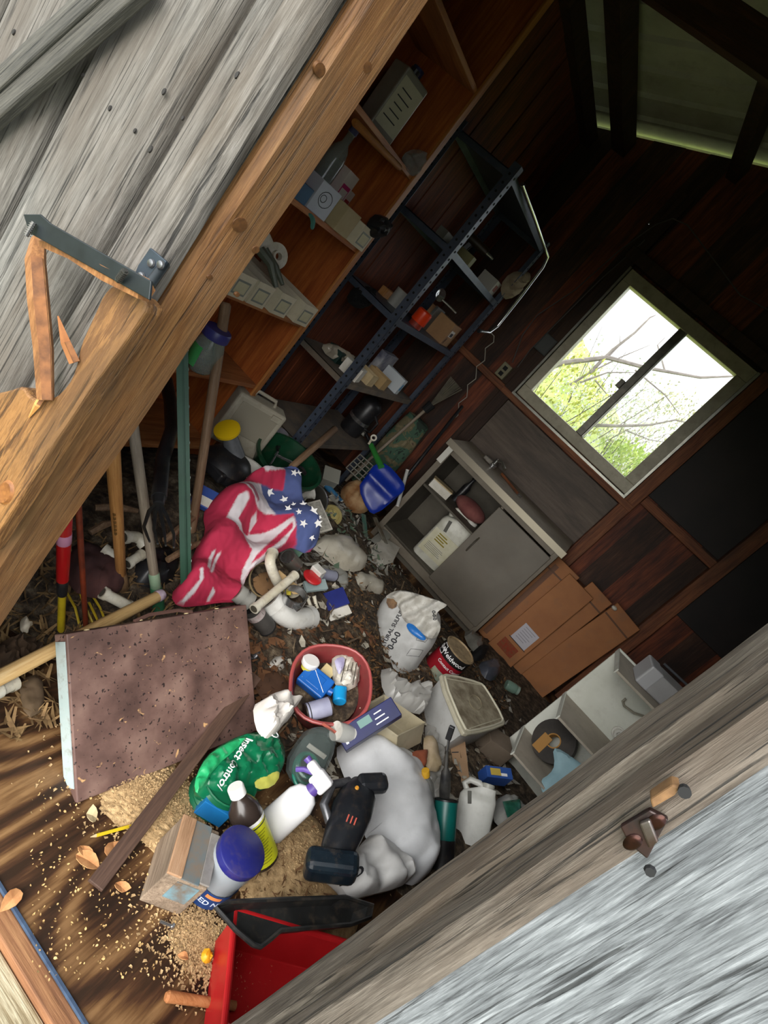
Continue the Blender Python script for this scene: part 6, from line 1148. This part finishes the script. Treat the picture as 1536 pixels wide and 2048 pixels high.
# ================================================================ BOOKSHELF CONTENTS
def shelfbox(name, label, cat, px, py, zs, d, wd, h, m, x=-1.40, face=None, ang=0, taper=1, group=None, opn=False):
    P = atx(px, py, x); P.y = min(P.y, 2.338 - wd/2); o = thing(name, label, cat, frame((x - d/2, P.y, zs)) @ rotz(ang), group)
    if opn:
        MB().open_box(d, wd, h, .003).obj('body', m, o); 
    else: MB().box((0, 0, h/2), (d, wd, h)).obj('body', m, o, bevel=.002)
    if face: MB().box((d/2+.0006, 0, h*.45), (.001, wd*.72, h*.6)).obj('label_sheet', face[0], o); MB().box((d/2+.0013, 0, h*.45), (.001, wd*.60, h*.44)).obj('label_field', face[1], o)
    return o
BINM = mat('#cfc6ae', '#c2b89e', rough=.8, scale=8, dirt=.2); FR_ = mat('#7d8078'); FL_ = mat('#c6c0a0', '#b8b190', rough=.8, scale=20)
for i, (px, py) in enumerate(((478, 582), (519, 597), (566, 613), (612, 632))):
    o = shelfbox('parts_bin', ['leftmost cream cardboard parts bin on the shelf, half behind the jamb', 'second cream parts bin with a green tool in it', 'third cream parts bin from the jamb', 'rightmost cream parts bin at the shelf end'][i], 'bin', px, py, SHZ[2], .30, .105, .095, BINM, x=-1.375, face=(FR_, FL_), opn=True, group='cardboard parts bins')
P = atx(535, 545, -1.45); o = thing('green_pliers', 'olive green long nosed tool lying across the parts bins', 'tool', atx(520, 500, -1.5)); e = atx(552, 575, -1.385) - o.location; MB().tube([V(0, 0, 0), e*.5 + V(0, 0, .02), e], [.02, .018, .01], 8).obj('arm', mat('#4a4f42', '#5d6252', rough=.5, scale=20), o, smooth=True); MB().tube([V(.0, .02, .01), e*.5 + V(0, .03, .02), e + V(0, .025, .02)], [.016, .014, .008], 8).obj('arm', mat('#4a4f42', '#5d6252', rough=.5, scale=20), o, smooth=True)
o = thing('pipe_flange', 'white plastic pipe flange in the parts bins', 'fitting', frame(atx(553, 512, -1.5), (.75, -.4, .3))); MB().lathe([(.05, -.01), (.05, 0), (.022, .0), (.022, .02), (.014, .02), (.014, -.01)], 24, cap0=False, cap1=False).obj('flange', PVC, o, smooth=True); MB().box((-.06, -.02, -.01), (.07, .07, .02)).obj('tab', PVC, o, bevel=.008)
o = shelfbox('white_carton', 'white carton with a line drawing on the middle shelf', 'carton', 640, 428, SHZ[3], .12, .10, .11, mat('#c2c6d0', '#b5b9c4', rough=.7, scale=8), ang=-.3); MB().tube([V(.061, .03*math.cos(a), .06 + .028*math.sin(a)) for a in [2*PI*k/14 for k in range(14)]], .0012, 4, closed=True).obj('drawing_ring', INK, o); MB().tube([V(.061, .013*math.cos(a) - .01, .06 + .013*math.sin(a)) for a in [2*PI*k/12 for k in range(12)]], .0012, 4, closed=True).obj('drawing_ring', INK, o)
shelfbox('cream_bin', 'long cream cardboard bin with framed label at the middle shelf end', 'bin', 720, 488, SHZ[3], .30, .10, .09, BINM, x=-1.37, face=(FR_, FL_)); shelfbox('tan_carton', 'tan flat carton between white carton and cream bin', 'carton', 690, 455, SHZ[3], .26, .11, .10, mat('#b5a582', '#a5946f', rough=.8, scale=6), x=-1.385)
shelfbox('magenta_carton', 'tall printed carton with magenta corner behind the white carton', 'carton', 675, 400, SHZ[3], .08, .08, .20, mat('#b8a8a0', '#c2b8ae', rough=.7, scale=16), x=-1.50, face=(mat('#a8205c'), mat('#bfb3aa'))); shelfbox('red_white_carton', 'small red and white carton behind the cream bin', 'carton', 738, 425, SHZ[3], .06, .09, .15, PAPER, x=-1.55, face=(mat('#a82a30'), PAPER), ang=.3)
soft('black_bundle', 'black tangled cable bundle at the end of the middle shelf', 'cable', [(730, 470), (735, 440), (755, 425), (775, 440), (778, 458), (760, 480)], plane((-1.44, 2.2, 1.45), (.8, -.5, .3)), (.8, -.5, .3), .06, BLACK, wr=.025, wf=.12, D=14, seed=95, step=5)
shelfbox('blue_carton', 'small blue box beside the white carton on the middle shelf', 'carton', 600, 402, SHZ[3], .10, .07, .06, mat('#2f5a7a', '#2a4f6c', rough=.6, scale=10)); soft('teal_cloth', 'teal cloth strip hanging over the middle shelf edge', 'cloth', [(615, 425), (625, 428), (632, 440), (628, 460), (620, 458), (622, 442)], plane((-1.385, 1.9, 1.38), (1, -.2, 0)), (1, -.2, 0), .01, mat('#4f8a80', '#3f7a70', rough=.8, scale=20), step=4, D=6, seed=96)
P = atx(672, 330, -1.5); o = thing('glass_bottle', 'tall clear glass bottle beside the magenta carton', 'bottle', V(-1.52, atx(672, 330, -1.5).y - .0, SHZ[3])); MB().lathe([(.04, 0), (.04, .19), (.03, .23), (.015, .25), (.015, .30)], 20).obj('body', glassy('#77807a', .6, .12), o, smooth=True); MB().lathe([(.018, .29), (.018, .32)], 14).obj('cap', mat('#3a3f6a'), o)
# upper shelf: sticks, jug, tin
P = atx(790, 215, -1.5); o = thing('white_tin', 'white labelled square tin on the upper shelf', 'tin', frame((-1.5, atx(795, 235, -1.45).y, SHZ[4])) @ rotz(-.3)); MB().box((0, 0, .11), (.09, .13, .22)).obj('body', mat('#8f8c82', '#7d7a70', rough=.4, metal=.3, scale=8), o, bevel=.006); MB().box((.0455, 0, .11), (.002, .115, .17)).obj('label_sheet', mat('#b5b09a', '#a8a38c', rough=.7, scale=10), o); MB().lathe([(.02, .22), (.02, .24)], 16).obj('cap', BLACK, o)
for k in range(5): MB().box((.0468, -.01 + .004*(k % 2), .06 + k*.025), (.001, .07 - .01*(k % 3), .004)).obj('print_line', INK, o)
A, B = atx(708, 243, -1.382), atx(800, 336, -1.382); stick('brush_handle', 'orange wooden stick hung along the upper shelf edge', A, B, .013, .012, HW(['#7a4a1c', '#9a6228', '#a8743a']))
soft('clear_bag', 'clear plastic bag at the end of the upper shelf', 'bag', [(800, 320), (815, 300), (845, 298), (853, 315), (840, 345), (825, 355), (812, 340)], plane((-1.43, 2.25, 1.8), (.8, -.5, .2)), (.8, -.5, .2), .03, glassy('#8a8a86', .45, .2), wr=.02, wf=.12, D=8, seed=97, step=5)
o = thing('dark_jug', 'dark jug with a blue cap behind the white tin', 'jug', V(-1.6, atx(830, 190, -1.55).y, SHZ[4])); MB().lathe([(.07, 0), (.075, .02), (.075, .18), (.04, .24), (.02, .26)], 20).obj('body', mat('#1c1d22', rough=.3), o, smooth=True); MB().lathe([(.024, .255), (.024, .285)], 16).obj('cap', mat('#1f2a55'), o, smooth=True)
# jar on the lower shelf
P = atx(400, 740, -1.28); o = thing('storage_jar', 'clear plastic jar with purple blue lid and green label by the jamb', 'jar', frame(atx(395, 738, -1.30), (-.05, -.1, 1))); r = .055; MB().lathe([(r*.7, 0), (r, .02), (r, .10), (r*.8, .135), (r*.78, .14)], 28).obj('body', glassy('#8f9f98', .45, .1), o, smooth=True); MB().lathe([(r*.9, .138), (r*.92, .14), (r*.92, .168), (r*.86, .174)], 28).obj('lid', mat('#3a3a78', '#333370', rough=.4, scale=8), o, smooth=True); patch(r*1.01, -2.6, -1.2, .02, .10, 'green_label', mat('#3fa052', '#56b068', rough=.4, scale=12), o)
# ================================================================ STEEL SHELVING CONTENTS
def ssbox(name, label, cat, px, py, zs, dx_, dy_, h, m, x=-1.33, lab=None, ang=0, opn=False):
    P = atx(px, py, x); P.y = min(P.y, SY1 - dy_/2 - .03); o = thing(name, label, cat, frame((x - dx_/2, P.y, zs + .001)) @ rotz(ang))
    (MB().open_box(dx_, dy_, h, .003).obj('body', m, o) if opn else MB().box((0, 0, h/2), (dx_, dy_, h)).obj('body', m, o, bevel=.002))
    if lab: MB().box((dx_/2+.0008, 0, h*.5), (.001, dy_*.5, h*.45)).obj('label_sheet', lab, o)
    return o
ssbox('white_carton', 'white folded carton on the lowest crowded steel shelf', 'carton', 722, 752, .835, .12, .09, .08, PAPER, ang=.2); ssbox('tan_bin', 'tan cardboard bin beside the white folded carton', 'bin', 746, 763, .835, .14, .08, .07, CARDL, opn=True); ssbox('tan_bin', 'second tan cardboard bin next to the blue striped carton', 'bin', 770, 772, .835, .14, .08, .075, mat('#b09468', '#a5885c', rough=.8, scale=8), opn=True)
o = ssbox('blue_carton', 'blue striped printed carton at the steel shelf end', 'carton', 797, 782, .835, .16, .05, .11, mat('#c2c8cc', rough=.6), lab=mat('#3a7aa8', '#8fb5c9', rough=.5, scale=30)); ssbox('navy_carton', 'tall navy and white carton behind the tan bins', 'carton', 760, 745, .835, .05, .20, .16, mat('#2a2f5a', '#c9c9c9', rough=.6, scale=5), x=-1.52)
soft('clear_bag', 'clear parts bag at the back of the steel shelf', 'bag', [(640, 690), (665, 685), (700, 705), (712, 718), (690, 725), (655, 715)], plane((-1.55, 3.0, .9), (.6, -.5, .6)), (.6, -.5, .6), .03, glassy('#b5aa98', .7, .2), wr=.015, wf=.1, D=8, seed=98, step=5); ssbox('green_case', 'small dark green case behind the steel post', 'case', 672, 735, .835, .10, .08, .07, mat('#16302a', rough=.5), x=-1.48)
o = ssbox('cardboard_box', 'brown cardboard box with barcode label on the steel shelving', 'box', 905, 668, 1.255, .20, .22, .15, CARD, x=-1.34, ang=.12); MB().box((.1008, -.02, .085), (.001, .10, .045)).obj('label_sheet', PAPER, o)
for k in range(9): MB().box((.1016, -.05 + k*.008, .08), (.001, .0025 + .002*(k % 2), .025)).obj('barcode_bar', INK, o)
text('IF', .05, mat('#4a3018'), o, lambda v: V(.1015, -.06 + v.x, .03 + v.y), bold=.001)
P = atx(837, 652, -1.34); o = thing('orange_cap_can', 'can with bright orange cap on the steel shelving', 'can', V(-1.36, P.y, 1.256)); MB().lathe([(.04, 0), (.04, .03)], 24).obj('body', mat('#8a2a18'), o, smooth=True); MB().lathe([(.045, .03), (.047, .034), (.045, .10), (.036, .108)], 28).obj('orange_cap', mat('#d83c14', rough=.35), o, smooth=True)
ssbox('plastic_sheet', 'grey plastic panel leaning behind the orange capped can', 'panel', 868, 640, 1.255, .02, .14, .16, mat('#5d5d5a', '#6d6d6a', rough=.5, scale=8), x=-1.45); ssbox('wood_block', 'wooden block at the back of the steel shelf', 'block', 800, 580, 1.255, .05, .22, .05, H_TAN, x=-1.62)
o = thing('white_roll', 'white paper roll beside the wooden block', 'roll', frame((-1.55, atx(795, 598, -1.55).y, 1.257), (0, 0, 1))); MB().lathe([(.04, 0), (.04, .10), (.015, .10), (.015, .02)], 24).obj('roll', mat('#a8a8a0'), o, smooth=True); MB().lathe([(.016, .0), (.016, .101)], 16, cap0=False, cap1=False).obj('core', CARD, o)
soft('black_tangle', 'black wire tangle at the near end of the steel shelf', 'wire', [(690, 600), (705, 575), (730, 570), (752, 580), (745, 610), (715, 620)], plane((-1.6, 2.95, 1.3), (.6, -.6, .4)), (.6, -.6, .4), .05, BLACKR, wr=.04, wf=.15, D=10, seed=99, step=4)
o = thing('metal_spoon', 'shiny hanging ladle above the orange cap', 'ladle', frame(atx(880, 590, -1.36), (.7, -.4, .2))); MB().lathe([(.001, -.012), (.02, -.008), (.034, .004), (.036, .006), (.033, .006), (.018, -.004), (.001, -.007)], 20, cap0=False, cap1=False).obj('bowl', CHROME, o, smooth=True); MB().tube([V(.03, 0, .005), V(.07, .01, .03), V(.12, .02, .06)], .006, 6).obj('stem', CHROME, o, smooth=True)
o = ssbox('red_white_carton', 'white carton with red side on the upper steel shelf', 'carton', 990, 578, 1.675, .12, .10, .09, mat('#b0aca0', rough=.7), x=-1.35, lab=mat('#8a4a44')); soft('paper_bag', 'crumpled brown paper bag on the upper steel shelf', 'bag', [(1005, 600), (1000, 570), (1020, 545), (1050, 540), (1062, 548), (1045, 575), (1030, 595)], plane((-1.36, 3.85, 1.74), (.7, -.6, .3)), (.7, -.6, .3), .05, mat('#8a7a62', '#a3947c', rough=.8, scale=14), wr=.025, wf=.1, D=10, seed=101, step=5)
ssbox('grey_carton', 'grey carton at the back of the upper steel shelf', 'carton', 920, 450, 1.675, .06, .12, .07, mat('#7d7d70', '#6f6f62', rough=.6, scale=12), x=-1.55); ssbox('yellow_carton', 'yellowish printed box on the upper steel shelf', 'carton', 965, 500, 1.675, .10, .05, .07, mat('#8f8a5c', '#7d7850', rough=.6, scale=12), x=-1.40); o = thing('dark_drill', 'dark power drill on the upper steel shelf', 'drill', frame((-1.5, 3.5, 1.677)) @ rotz(.4)); MB().cyl(V(-.08, 0, .14), V(.08, 0, .14), .03, .026, 16).obj('motor', mat('#3a2c1c', rough=.5), o, smooth=True); MB().box((-.04, 0, .06), (.04, .03, .13), Matrix.Rotation(.2, 3, 'Y')).obj('grip', BLACK, o, bevel=.008); MB().cyl(V(.08, 0, .14), V(.13, 0, .14), .014, .01, 12).obj('chuck', CHROME, o)
# lower shelf: black urn, camo roll
P = atx(722, 850, -1.42); o = thing('black_urn', 'black coffee urn with silver band on the bottom steel shelf', 'urn', frame((-1.46, P.y, .401), (.05, -.05, 1))); MB().lathe([(.075, 0), (.08, .02), (.082, .11)], 26).obj('base', BLACK, o, smooth=True); MB().lathe([(.083, .11), (.084, .135)], 28).obj('silver_band', CHROME, o, smooth=True); MB().lathe([(.08, .135), (.078, .26), (.05, .29), (.02, .30)], 26).obj('upper_body', BLACK, o, smooth=True); MB().tube([V(.08, -.02, .22), V(.13, -.03, .20), V(.13, -.03, .12), V(.085, -.02, .1)], .01, 8).obj('handle', BLACK, o, smooth=True); MB().box((.085, .03, .06), (.03, .04, .02)).obj('spigot', mat('#8a8880', rough=.4), o)
def camo():
    m, nt, b = _base('camouflage'); tc = N(nt, 'ShaderNodeTexCoord'); n1 = N(nt, 'ShaderNodeTexNoise', i_Scale=11.0, i_Detail=3.0, i_Distortion=.6); nt.links.new(tc.outputs['Object'], n1.inputs['Vector']); r = ramp(nt, ['#26332a', '#3f5a48', '#6a6248', '#7d7258', '#5a4a3a'], [.3, .42, .52, .62, .72], n1.outputs['Fac']); r.color_ramp.interpolation = 'CONSTANT'; nt.links.new(r.outputs[0], b.inputs['Base Color']); b.inputs['Roughness'].default_value = .9; return m
CAMO = camo(); b0, t0 = atz(815, 930, .05), aty(800, 740, 4.18); o = thing('camo_roll', 'camouflage cloth roll standing behind the steel shelving', 'roll', frame(V(-1.22, 4.08, .08), (-.02, .03, 1))); MB().lathe([(.10, 0), (.105, .2), (.10, .45), (.08, .66), (.06, .67)], 22, sx=1.2, sy=.7).obj('cloth', CAMO, o, smooth=True); MB().tube([V(.07, -.08, .1), V(.075, -.08, .3), V(.07, -.075, .55)], .006, 6).obj('seam', CAMO, o)
o = thing('straw_broom', 'grey straw broom standing behind the steel shelving', 'broom', frame(V(-1.22, 4.02, .86), (.1, .1, 1))); b = MB(); rr = random.Random(4)
for k in range(60): a = rr.uniform(0, 6.3); b.cyl(V(0, 0, 0), V(.07*math.cos(a)*rr.random(), .05*math.sin(a)*rr.random(), .26), .003, .002, 4)
b.obj('bristles', mat('#5d584e', '#77705f', scale=20), o); MB().cyl(V(0, 0, -.8), V(0, 0, .03), .012, .012, 10).obj('handle', H_GREY, o, smooth=True); MB().lathe([(.03, -.03), (.035, .04)], 12).obj('binding', BLACKR, o)
# hanging chrome tube, strings, cables on the back wall
o = thing('chrome_tube', 'bent chrome tube frame hanging at the end of the steel shelving', 'tube frame', atx(1045, 368, -1.28)); Q = [atx(*p, x) - o.location for p, x in (((1045, 368), -1.28), ((1068, 430), -1.25), ((1090, 495), -1.22), ((1096, 512), -1.215), ((1085, 535), -1.21), ((1040, 595), -1.20), ((995, 652), -1.20), ((978, 665), -1.20), ((960, 662), -1.21))]; MB().tube(Q, .011, 10).obj('tube', CHROME, o, smooth=True); MB().lathe([(.013, 0), (.013, .02)], 12, frame(Q[-1], Q[-1]-Q[-2])).obj('end_cap', BLACKR, o)
q0 = atx(980, 664, -1.20); o = thing('white_string', 'wavy white string dangling from the chrome tube', 'string', q0); MB().tube([V(0, 0, 0)] + [aty(x + 6*math.sin(k*2.1), y, q0.y + (4.2 - q0.y)*(k+1)/15) - q0 for k, (x, y) in enumerate([(988 - 83*t/14, 672 + 171*t/14) for t in range(15)])], .003, 5).obj('string', mat('#a8a296'), o, smooth=True)
for i, (pts, lb) in enumerate((([(1345, 437), (1310, 450), (1240, 500), (1150, 580), (1075, 630), (1045, 670), (1025, 725)], 'thin cable looping from above the window to the outlet'), ([(1345, 437), (1375, 450), (1420, 510), (1480, 590), (1536, 620)], 'thin cable running right above the window'), ([(1290, 480), (1200, 560), (1120, 640), (1060, 700), (1035, 735)], 'second thin cable left of the window'))):
    o = thing('wall_cable', lb, 'cable', aty(*pts[0], YB - .07)); MB().tube([aty(*p, YB - .07) - o.location for p in pts], .004, 6).obj('cord', mat('#55504c', rough=.6), o, smooth=True)
o = thing('outlet_box', 'cream electrical outlet box on the back wall left of the window', 'outlet', aty(1008, 742, YB - .05)); MB().box((0, 0, 0), (.075, .05, .11)).obj('box', mat('#8a8468', '#7d775c', rough=.5, scale=10), o, bevel=.004); MB().box((0, -.026, .02), (.03, .004, .03)).obj('socket', BLACKR, o); MB().box((0, -.026, -.025), (.03, .004, .03)).obj('socket', BLACKR, o)
o = thing('junction_box', 'dark grey box on the wall beside the window', 'box', aty(1092, 690, YB - .05)); MB().box((0, 0, 0), (.10, .05, .13)).obj('box', mat('#3a3c3a', rough=.6), o, bevel=.004); MB().box((0, -.027, 0), (.08, .004, .11)).obj('cover', mat('#444644', rough=.5), o)
o = thing('curtain_stick', 'thin pale wooden strip on the wall above the window', 'strip', aty(1277, 505, YB - .03)); e = aty(1328, 453, YB - .03) - o.location; MB().bar(V(0, 0, 0), e, .014, .008, (0, 1, 0)).obj('strip', mat('#8f8478'), o); MB().bar(e, e*1.02, .010, .006, (0, 1, 0)).obj('tip', mat('#6f6458'), o)
# ================================================================ DOORWAY HARDWARE AND SPLINTERS
YS = .655
casing = [(-30, 790), (20, 780), (45, 770), (60, 795), (85, 800), (110, 795), (135, 770), (150, 740), (160, 690), (178, 650), (192, 620), (205, 590), (228, 565), (298, 598), (286, 632), (150, 820), (0, 1060), (-40, 1120)]
cp = smoothpoly(casing, 1); A_ = [aty(*p, YS - .028) for p in cp]; B2 = [aty(*p, YS + .0) + V(0, 0, 0) for p in cp]; o0 = A_[0].copy()
B2 = [V(a.x, YS + .004, a.z) for a in A_]
jc = MB().slab([p - V(-.8, YS, 1.0) for p in A_], [p - V(-.8, YS, 1.0) for p in B2]).obj('casing_board', wood(['#3f2610', '#7a5228', '#5d3a1a', '#94693a', '#7a5228', '#a88050'], axis=2, s=3.2, stretch=7, rough=.6, bump=.7, stain='#5a4026', distort=1.6, crack=.5), None, bevel=.004, loc=(-.8, YS, 1.0)); tag(jc, 'broken honey coloured door casing with wavy grain left of the jamb', 'casing')
MB().lathe([(.016, 0), (.013, .004), (.008, .003)], 16, frame(aty(12, 985, YS - .028) - jc.location, (0, -1, 0)), sy=1.4).obj('knot', mat('#6a3f1c', '#94602c', scale=60), jc, smooth=True)
def splinter(label, pts, r, cut, m):
    P = [aty(p[0], p[1], YS - p[2]) for p in pts]; o = thing('splinter', label, 'splinter', P[0]); MB().tube([p - P[0] for p in P], r, 5).obj('wood', m, o); MB().tube([p - P[0] + V(.004, -.003, .004) for p in P[:-1]], [x*.7 for x in r[:-1]], 4).obj('fresh_break', mat('#84552f', '#5d3a20', rough=.8, scale=50), o)
SPW = wood(['#5a3a20', '#8a5c34', '#a87a4c'], axis=2, s=3, stretch=10); splinter('upright broken splinter of door casing standing from the casing board', [(92, 800, .035), (88, 700, .04), (78, 600, .05), (72, 520, .05), (78, 478, .04)], [.012, .014, .015, .014, .010], 0, SPW); splinter('short sharp orange splinter on the casing edge', [(150, 725, .03), (132, 685, .04), (116, 632, .045)], [.008, .007, .001], 0, mat('#84512a', '#9a663c', rough=.8, scale=30)); splinter('splintered wood strip held along the black strap hinge', [(292, 582, .06), (220, 545, .06), (150, 505, .06), (85, 487, .055)], [.015, .016, .013, .006], 0, SPW); splinter('thin curled splinter at the foot of the upright piece', [(88, 790, .03), (75, 810, .035), (58, 835, .03)], [.005, .005, .001], 0, mat('#c08a4c'))
# strap hinge
HB = mat('#1c2022', '#2a3033', rough=.45, metal=.4, scale=14); o = thing('strap_hinge', 'black steel strap hinge hanging broken from the left jamb', 'hinge', aty(300, 560, YS - .02))
ps = [(48, 432), (78, 432), (92, 448), (295, 568), (300, 600), (275, 592), (200, 575), (120, 500), (85, 475), (62, 470)]; ps = [(46, 428), (80, 428), (100, 446), (302, 562), (298, 600), (80, 478), (58, 466)]
F = [aty(*p, YS - .075) - o.location for p in ps]; Bk = [f + V(0, .004, 0) for f in F]; MB().slab(F, Bk).obj('strap', HB, o, bevel=.001)
pp = [(300, 495), (332, 522), (305, 570), (270, 545), (276, 530)]; F = [aty(*p, YS - .026) - o.location for p in pp]; pt = MB().slab(F, [f + V(0, .005, 0) for f in F]).obj('leaf_plate', mat('#39434c', '#2c343c', rough=.45, metal=.4, scale=20), o, bevel=.001)
for q in ((303, 527), (322, 530), (283, 553)): MB().lathe([(.006, 0), (.005, .003), (.002, .004)], 12, frame(aty(*q, YS - .027) - o.location, (0, -1, 0))).obj('screw_head', mat('#77787a', rough=.3, metal=.8), o, smooth=True)
MB().cyl(aty(300, 570, YS - .04) - o.location, aty(330, 528, YS - .012) - o.location, .007, .007, 12).obj('knuckle', HB, o, smooth=True)
for (q0, q1) in (((68, 445), (52, 472)), ((235, 562), (252, 540))):
    a, b_ = aty(*q0, YS - .08) - o.location, aty(*q1, YS - .085) - o.location; MB().cyl(a, b_, .0035, .0028, 8).obj('screw', mat('#4a4a48', rough=.4, metal=.7), o); 
    for k in range(6): MB().lathe([(.0048, 0), (.0048, .0008)], 8, frame(a.lerp(b_, .15 + k*.14), b_-a)).obj('thread', mat('#55544f', rough=.4, metal=.7), o)
# diagonal brace across the siding, top left
A, B = aty(-70, 262, .635), aty(300, -70, .635); o = thing('diagonal_brace', 'weathered greenish grey board crossing the siding diagonally', 'brace', frame(A, B-A, (0, -1, 0))); L_ = (B-A).length; BRW = wood(['#242322', '#413f3b', '#54514b', '#66635c'], axis=2, s=4, stretch=14, bump=.8, stain='#3a3832', crack=.7)
MB().box((0, 0, L_/2), (.02, .062, L_)).obj('board', BRW, o, bevel=.004); MB().box((.012, -.010, L_/2), (.008, .03, L_)).obj('raised_edge', BRW, o, bevel=.003)
# latch on the right jamb
o = thing('latch_keeper', 'dark rusted metal latch keeper screwed to the right siding', 'latch', aty(1290, 1665, .61)); LK = mat('#1e1c1c', '#3a2420', rough=.4, metal=.5, scale=30)
F = [aty(*p, .600) - o.location for p in ((1240, 1655), (1300, 1620), (1338, 1640), (1322, 1668), (1295, 1720), (1258, 1690))]; MB().slab(F, [f + V(0, .008, 0) for f in F]).obj('plate', LK, o, bevel=.002)
for q in ((1312, 1645), (1265, 1685)): MB().lathe([(.007, 0), (.006, .001), (.003, .0015)], 16, frame(aty(*q, .599) - o.location, (0, -1, 0)), sy=1.5).obj('copper_screw', mat('#3a2019', '#1a100e', rough=.25, metal=.8, scale=60), o, smooth=True)
F = [aty(*p, .594) - o.location for p in ((1278, 1648), (1300, 1640), (1318, 1685), (1298, 1700))]; MB().slab(F, [f + V(0, .006, 0) for f in F]).obj('keeper_loop', mat('#6a6764', '#4a3a34', rough=.3, metal=.7, scale=20), o, bevel=.002); MB().lathe([(.006, 0), (.005, .004)], 8, frame(aty(1300, 1740, .605) - o.location, (0, -1, 0))).obj('nail_head', BLACKR, o)
o = thing('broken_block', 'pale broken wood block on the right jamb above the latch', 'wood block', aty(1355, 1580, .61)); F = [aty(*p, .598) - o.location for p in ((1300, 1600), (1345, 1570), (1362, 1575), (1350, 1592), (1305, 1618))]; MB().slab(F, [f + V(0, .02, 0) for f in F]).obj('block', mat('#7a5a38', '#5d4228', rough=.8, scale=60), o, bevel=.002); MB().lathe([(.005, 0), (.006, .008)], 10, frame(aty(1368, 1577, .6) - o.location, (0, -1, 0))).obj('bolt_head', BLACKR, o)
